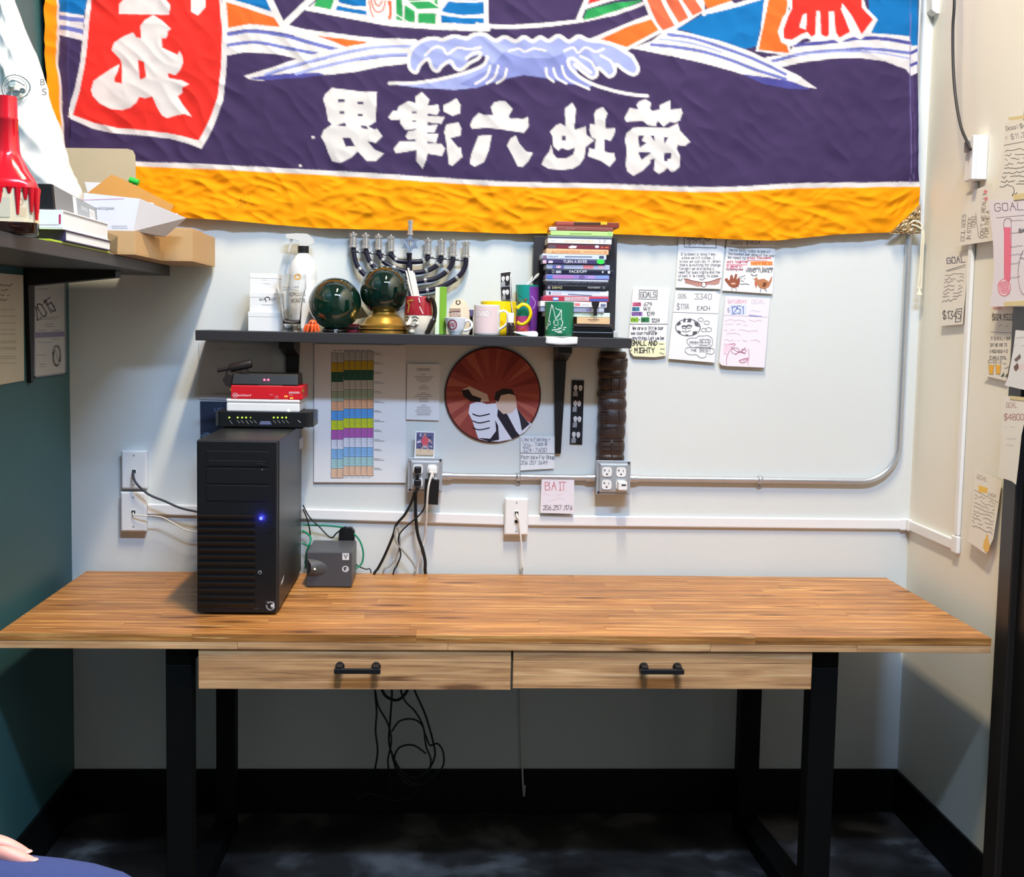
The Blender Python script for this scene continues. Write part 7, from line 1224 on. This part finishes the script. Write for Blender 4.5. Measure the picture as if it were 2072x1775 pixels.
for i in range(4):
    f = .1+.8*i/3; a, b2 = A.lerp(A+v1, f), B_.lerp(B_+v1, f); d1, d2 = D_.lerp(D2, f), C_.lerp(C2, f); z_ = .018+.006*math.sin(i*2.3)
    o_ = MB().prism([a.lerp(b2, .06)+Vector((0, 0, z_-.014)), a.lerp(b2, .93)+Vector((0, 0, z_-.016)), d2.lerp(d1, .1)+Vector((0, 0, .006)), d1.lerp(d2, .1)+Vector((0, 0, .006))], (0, .0012, 0)).build('envelope', M_PAPER); props(o_, ('frontmost envelope inside the open white envelope box', 'second envelope from the front in the envelope box', 'third envelope from the front in the envelope box', 'rearmost envelope inside the open white envelope box')[i], 'envelope', 'envelopes in the open box')
# ================================================================ seated person at the lower left (knee and hand in view)
def skin_body(name, joints, edges, root, m, parent=None, sub=2):
    me = bpy.data.meshes.new(name); names = list(joints); off = wloc(parent) if parent is not None else Vector((0, 0, 0))
    me.from_pydata([tuple(Vector(joints[n][0])-off) for n in names], [(names.index(a), names.index(b)) for a, b in edges], [])
    o = bpy.data.objects.new(name, me); COL.objects.link(o)
    if parent is not None: o.parent = parent
    md = o.modifiers.new('skin', 'SKIN'); md.use_smooth_shade = True; sk = me.skin_vertices[0].data
    for i, n in enumerate(names):
        r = joints[n][1]; sk[i].radius = r if isinstance(r, tuple) else (r, r); sk[i].use_root = (n == root)
    s = o.modifiers.new('sub', 'SUBSURF'); s.levels = sub; s.render_levels = sub; me.materials.append(m); return o
DEP = 1.47
def pt(px, py, d=DEP): return CAMP+ray(px, py)*d
M_SKIN = mat('skin', (232, 158, 142), .45, var=.07, scale=60, bump=.15, bscale=220, sss=.12); M_JEAN = mat('blue_denim', (50, 62, 112), .85, var=.14, scale=260, bump=.5, bscale=900, stretch=(1, 1, 1)); M_TOP = mat('dark_knit', (44, 46, 54), .9, var=.1, scale=200); M_HAIR = mat('brown_hair', (54, 38, 30), .6, var=.2, scale=150, stretch=(1, 1, .2)); M_SHOE = mat('black_leather', (24, 22, 22), .4)
kn = pt(262, 1843); TH = .066
kn = Vector((kn.x, kn.y, kn.z)); hipx = .10
person = thing('person', 'seated person in blue jeans with a hand resting on the thigh, cut by the frame', 'person', (.3, kn.y, 0))
ky = kn.y; kz = kn.z; hip = Vector((hipx+.08, ky-.06, kz+.02))
pel = Vector((hipx+.03, ky-.16, kz+.02)); hip2 = Vector((hipx+.08, ky-.27, kz+.02)); kn2 = kn+Vector((-.02, -.27, -.01))
an, an2 = Vector((kn.x-.05, ky, .10)), Vector((kn2.x-.06, kn2.y, .10)); fo = .34
# one continuous clothed-and-bare figure is kept as legs/torso body, with hand and head growing from it
J = {'pel': (pel, (.13, .12)), 'hip': (hip, .095), 'th': (hip.lerp(kn, .55), .078), 'kn': (kn, .064), 'sh': (kn.lerp(an, .35)-Vector((.0, 0, 0)), .058), 'an': (an, .045),
     'hip2': (hip2, .095), 'th2': (hip2.lerp(kn2, .55), .078), 'kn2': (kn2, .064), 'sh2': (kn2.lerp(an2, .35), .058), 'an2': (an2, .045)}
jeans = skin_body('jeans', J, [('pel', 'hip'), ('hip', 'th'), ('th', 'kn'), ('kn', 'sh'), ('sh', 'an'), ('pel', 'hip2'), ('hip2', 'th2'), ('th2', 'kn2'), ('kn2', 'sh2'), ('sh2', 'an2')], 'pel', M_JEAN, person)
chest = pel+Vector((-.01, 0, .34)); neck = pel+Vector((.0, 0, .54)); s1, s2 = chest+Vector((0, .17, .13)), chest+Vector((0, -.17, .13))
wr = pt(-62, 1690, DEP-.004); el = Vector((wr.x-.20, wr.y+.05, wr.z+.14)); wr2 = kn2+Vector((-.2, -.02, .09)); el2 = Vector((wr2.x-.19, wr2.y-.05, wr2.z+.15))
JT = {'wai': (pel+Vector((-.01, 0, .08)), (.145, .11)), 'mid': (pel+Vector((-.02, 0, .2)), (.14, .11)), 'che': (chest, (.155, .115)), 'nk': (neck-Vector((0, 0, .03)), .06), 's1': (s1, .06), 'e1': (el, .045), 'w1': (wr.lerp(el, .22), .034), 's2': (s2, .06), 'e2': (el2, .045), 'w2': (wr2.lerp(el2, .2), .034)}
skin_body('jumper', JT, [('wai', 'mid'), ('mid', 'che'), ('che', 'nk'), ('che', 's1'), ('s1', 'e1'), ('e1', 'w1'), ('che', 's2'), ('s2', 'e2'), ('e2', 'w2')], 'che', M_TOP, person)
# bare skin body: head, neck, forearm and hands
hd_ = neck+Vector((.03, 0, .13))
head = MB(); head.lathe(hd_-Vector((0, 0, .12)), [(.001, 0), (.045, .008), (.062, .04), (.074, .09), (.078, .14), (.07, .19), (.045, .225), (.001, .235)], 28, sx=1.12, sy=.95).tube([neck-Vector((.01, 0, .05)), neck+Vector((.01, 0, .06))], .056, 20)
head.tube([hd_+Vector((.080, 0, .03)), hd_+Vector((.098, 0, -.005)), hd_+Vector((.085, 0, -.02))], [.008, .014, .008], 10); head.build('head', M_SKIN, person, smooth=True, ang=80)
for s_ in (-1, 1):
    MB().ball(hd_+Vector((.071, s_*.03, .025)), .010, 14, 10).build('eye', mat('eye_white', (236, 232, 226), .2), person, smooth=True); MB().ball(hd_+Vector((.0785, s_*.03, .025)), .0045, 10, 8).build('iris', mat('dark_iris', (50, 34, 24), .2), person, smooth=True); MB().ball(hd_+Vector((0, s_*.078, .0)), .026, 14, 10, sx=.7, sy=.35).build('ear', M_SKIN, person, smooth=True)
MB().tube([hd_+Vector((.078, -.022, -.055)), hd_+Vector((.085, 0, -.057)), hd_+Vector((.078, .022, -.055))], .005, 8).build('lips', mat('lip', (190, 106, 100), .4), person, smooth=True)
MB().lathe(hd_-Vector((.012, 0, .03)), [(.080, 0), (.088, .05), (.086, .1), (.066, .14), (.001, .155)], 28, sx=1.1).build('hair', M_HAIR, person, smooth=True)
for a_ in (an, an2):
    MB().ball((a_.x+.07, a_.y, .036), .05, 20, 12, sx=2.5, sy=.9, sz=.72).box(a_.x-.045, a_.x+.185, a_.y-.042, a_.y+.042, 0, .012).build('shoe', M_SHOE, person, smooth=True)
def hand(wrist, fingers, thumb, side):
    Jh = {'w0': (wrist[0], .028), 'w': (wrist[1], (.026, .021)), 'p': (wrist[2], (.034, .017))}; E_ = [('w0', 'w'), ('w', 'p')]
    for i, F in enumerate(fingers):
        pr_ = 'p'
        for j, (p_, r_) in enumerate(F): n_ = 'f%d%d' % (i, j); Jh[n_] = (p_, r_); E_.append((pr_, n_)); pr_ = n_
    pr_ = 'w'
    for j, (p_, r_) in enumerate(thumb): n_ = 't%d' % j; Jh[n_] = (p_, r_); E_.append((pr_, n_)); pr_ = n_
    return skin_body('hand', Jh, E_, 'w', M_SKIN, person, 2)
d0 = DEP-.012
F1 = [(pt(-28, 1699, d0+.004), .0105), (pt(2, 1706, d0), .0100), (pt(28, 1718, d0), .0092), (pt(52, 1731, d0+.004), .0082), (pt(57, 1734, d0+.004), .0065)]
F2 = [(pt(-26, 1718, d0), .0110), (pt(8, 1728, d0-.008), .0108), (pt(38, 1739, d0-.008), .0098), (pt(64, 1749, d0-.004), .0088), (pt(69, 1751, d0-.004), .007)]
F3 = [(pt(-34, 1742, d0-.004), .0112), (pt(-4, 1752, d0-.014), .0108), (pt(20, 1766, d0-.013), .0098), (pt(42, 1782, d0-.008), .0088), (pt(47, 1786, d0-.008), .007)]
F4 = [(pt(-42, 1768, d0-.006), .0108), (pt(-14, 1782, d0-.018), .0102), (pt(8, 1800, d0-.016), .0094), (pt(24, 1818, d0-.010), .0084), (pt(28, 1823, d0-.010), .007)]
hand((wr.lerp(el, .25), wr, pt(-62, 1728, d0)), [F1, F2, F3, F4], [(pt(-66, 1775, d0-.004), .014), (pt(-46, 1812, d0-.014), .0115), (pt(-30, 1838, d0-.016), .0095), (pt(-26, 1844, d0-.016), .007)], 1)
M_NAIL = mat('nail', (230, 166, 152), .25, var=.02)
for F, dz_ in ((F1, .0075), (F2, .0082), (F3, .0082), (F4, .008)):
    p_ = F[3][0]; d_ = (F[3][0]-F[2][0]).normalized(); MB().ball(p_+d_*.002+Vector((0, -.002, dz_*.86)), .0062, 12, 8, sx=1.1, sy=.85, sz=.28).build('fingernail', M_NAIL, person, smooth=True)
b0 = wr2; dv = Vector((1, 0, -.25)).normalized()
hand((wr2.lerp(el2, .2), b0, b0+dv*.06), [[(b0+dv*(.075+.03*j)+Vector((0, (i-1.5)*.021, -.004*j)), .0105-.0008*j) for j in range(4)] for i in range(4)], [(b0+dv*.03+Vector((0, .034, -.006)), .013), (b0+dv*.06+Vector((0, .05, -.012)), .011), (b0+dv*.085+Vector((0, .054, -.02)), .008)], 1)
# stool under the person
st_ = thing('bar_stool', 'black round bar stool under the seated person', 'stool', (pel.x+.02, pel.y, 0)); zs2 = pel.z-.125
MB().lathe((pel.x+.02, pel.y, zs2-.05), [(.001, 0), (.17, 0), (.185, .02), (.18, .045), (.001, .05)], 36).build('seat', M_BPL, st_, smooth=True)
for a_ in (45, 135, 225, 315):
    c_, s_ = math.cos(math.radians(a_)), math.sin(math.radians(a_)); MB().tube([(pel.x+.02+.11*c_, pel.y+.11*s_, zs2-.05), (max(.03, pel.x+.02+.19*c_), pel.y+.19*s_, 0)], .013, 12).build('leg', M_LEG, st_, smooth=True)
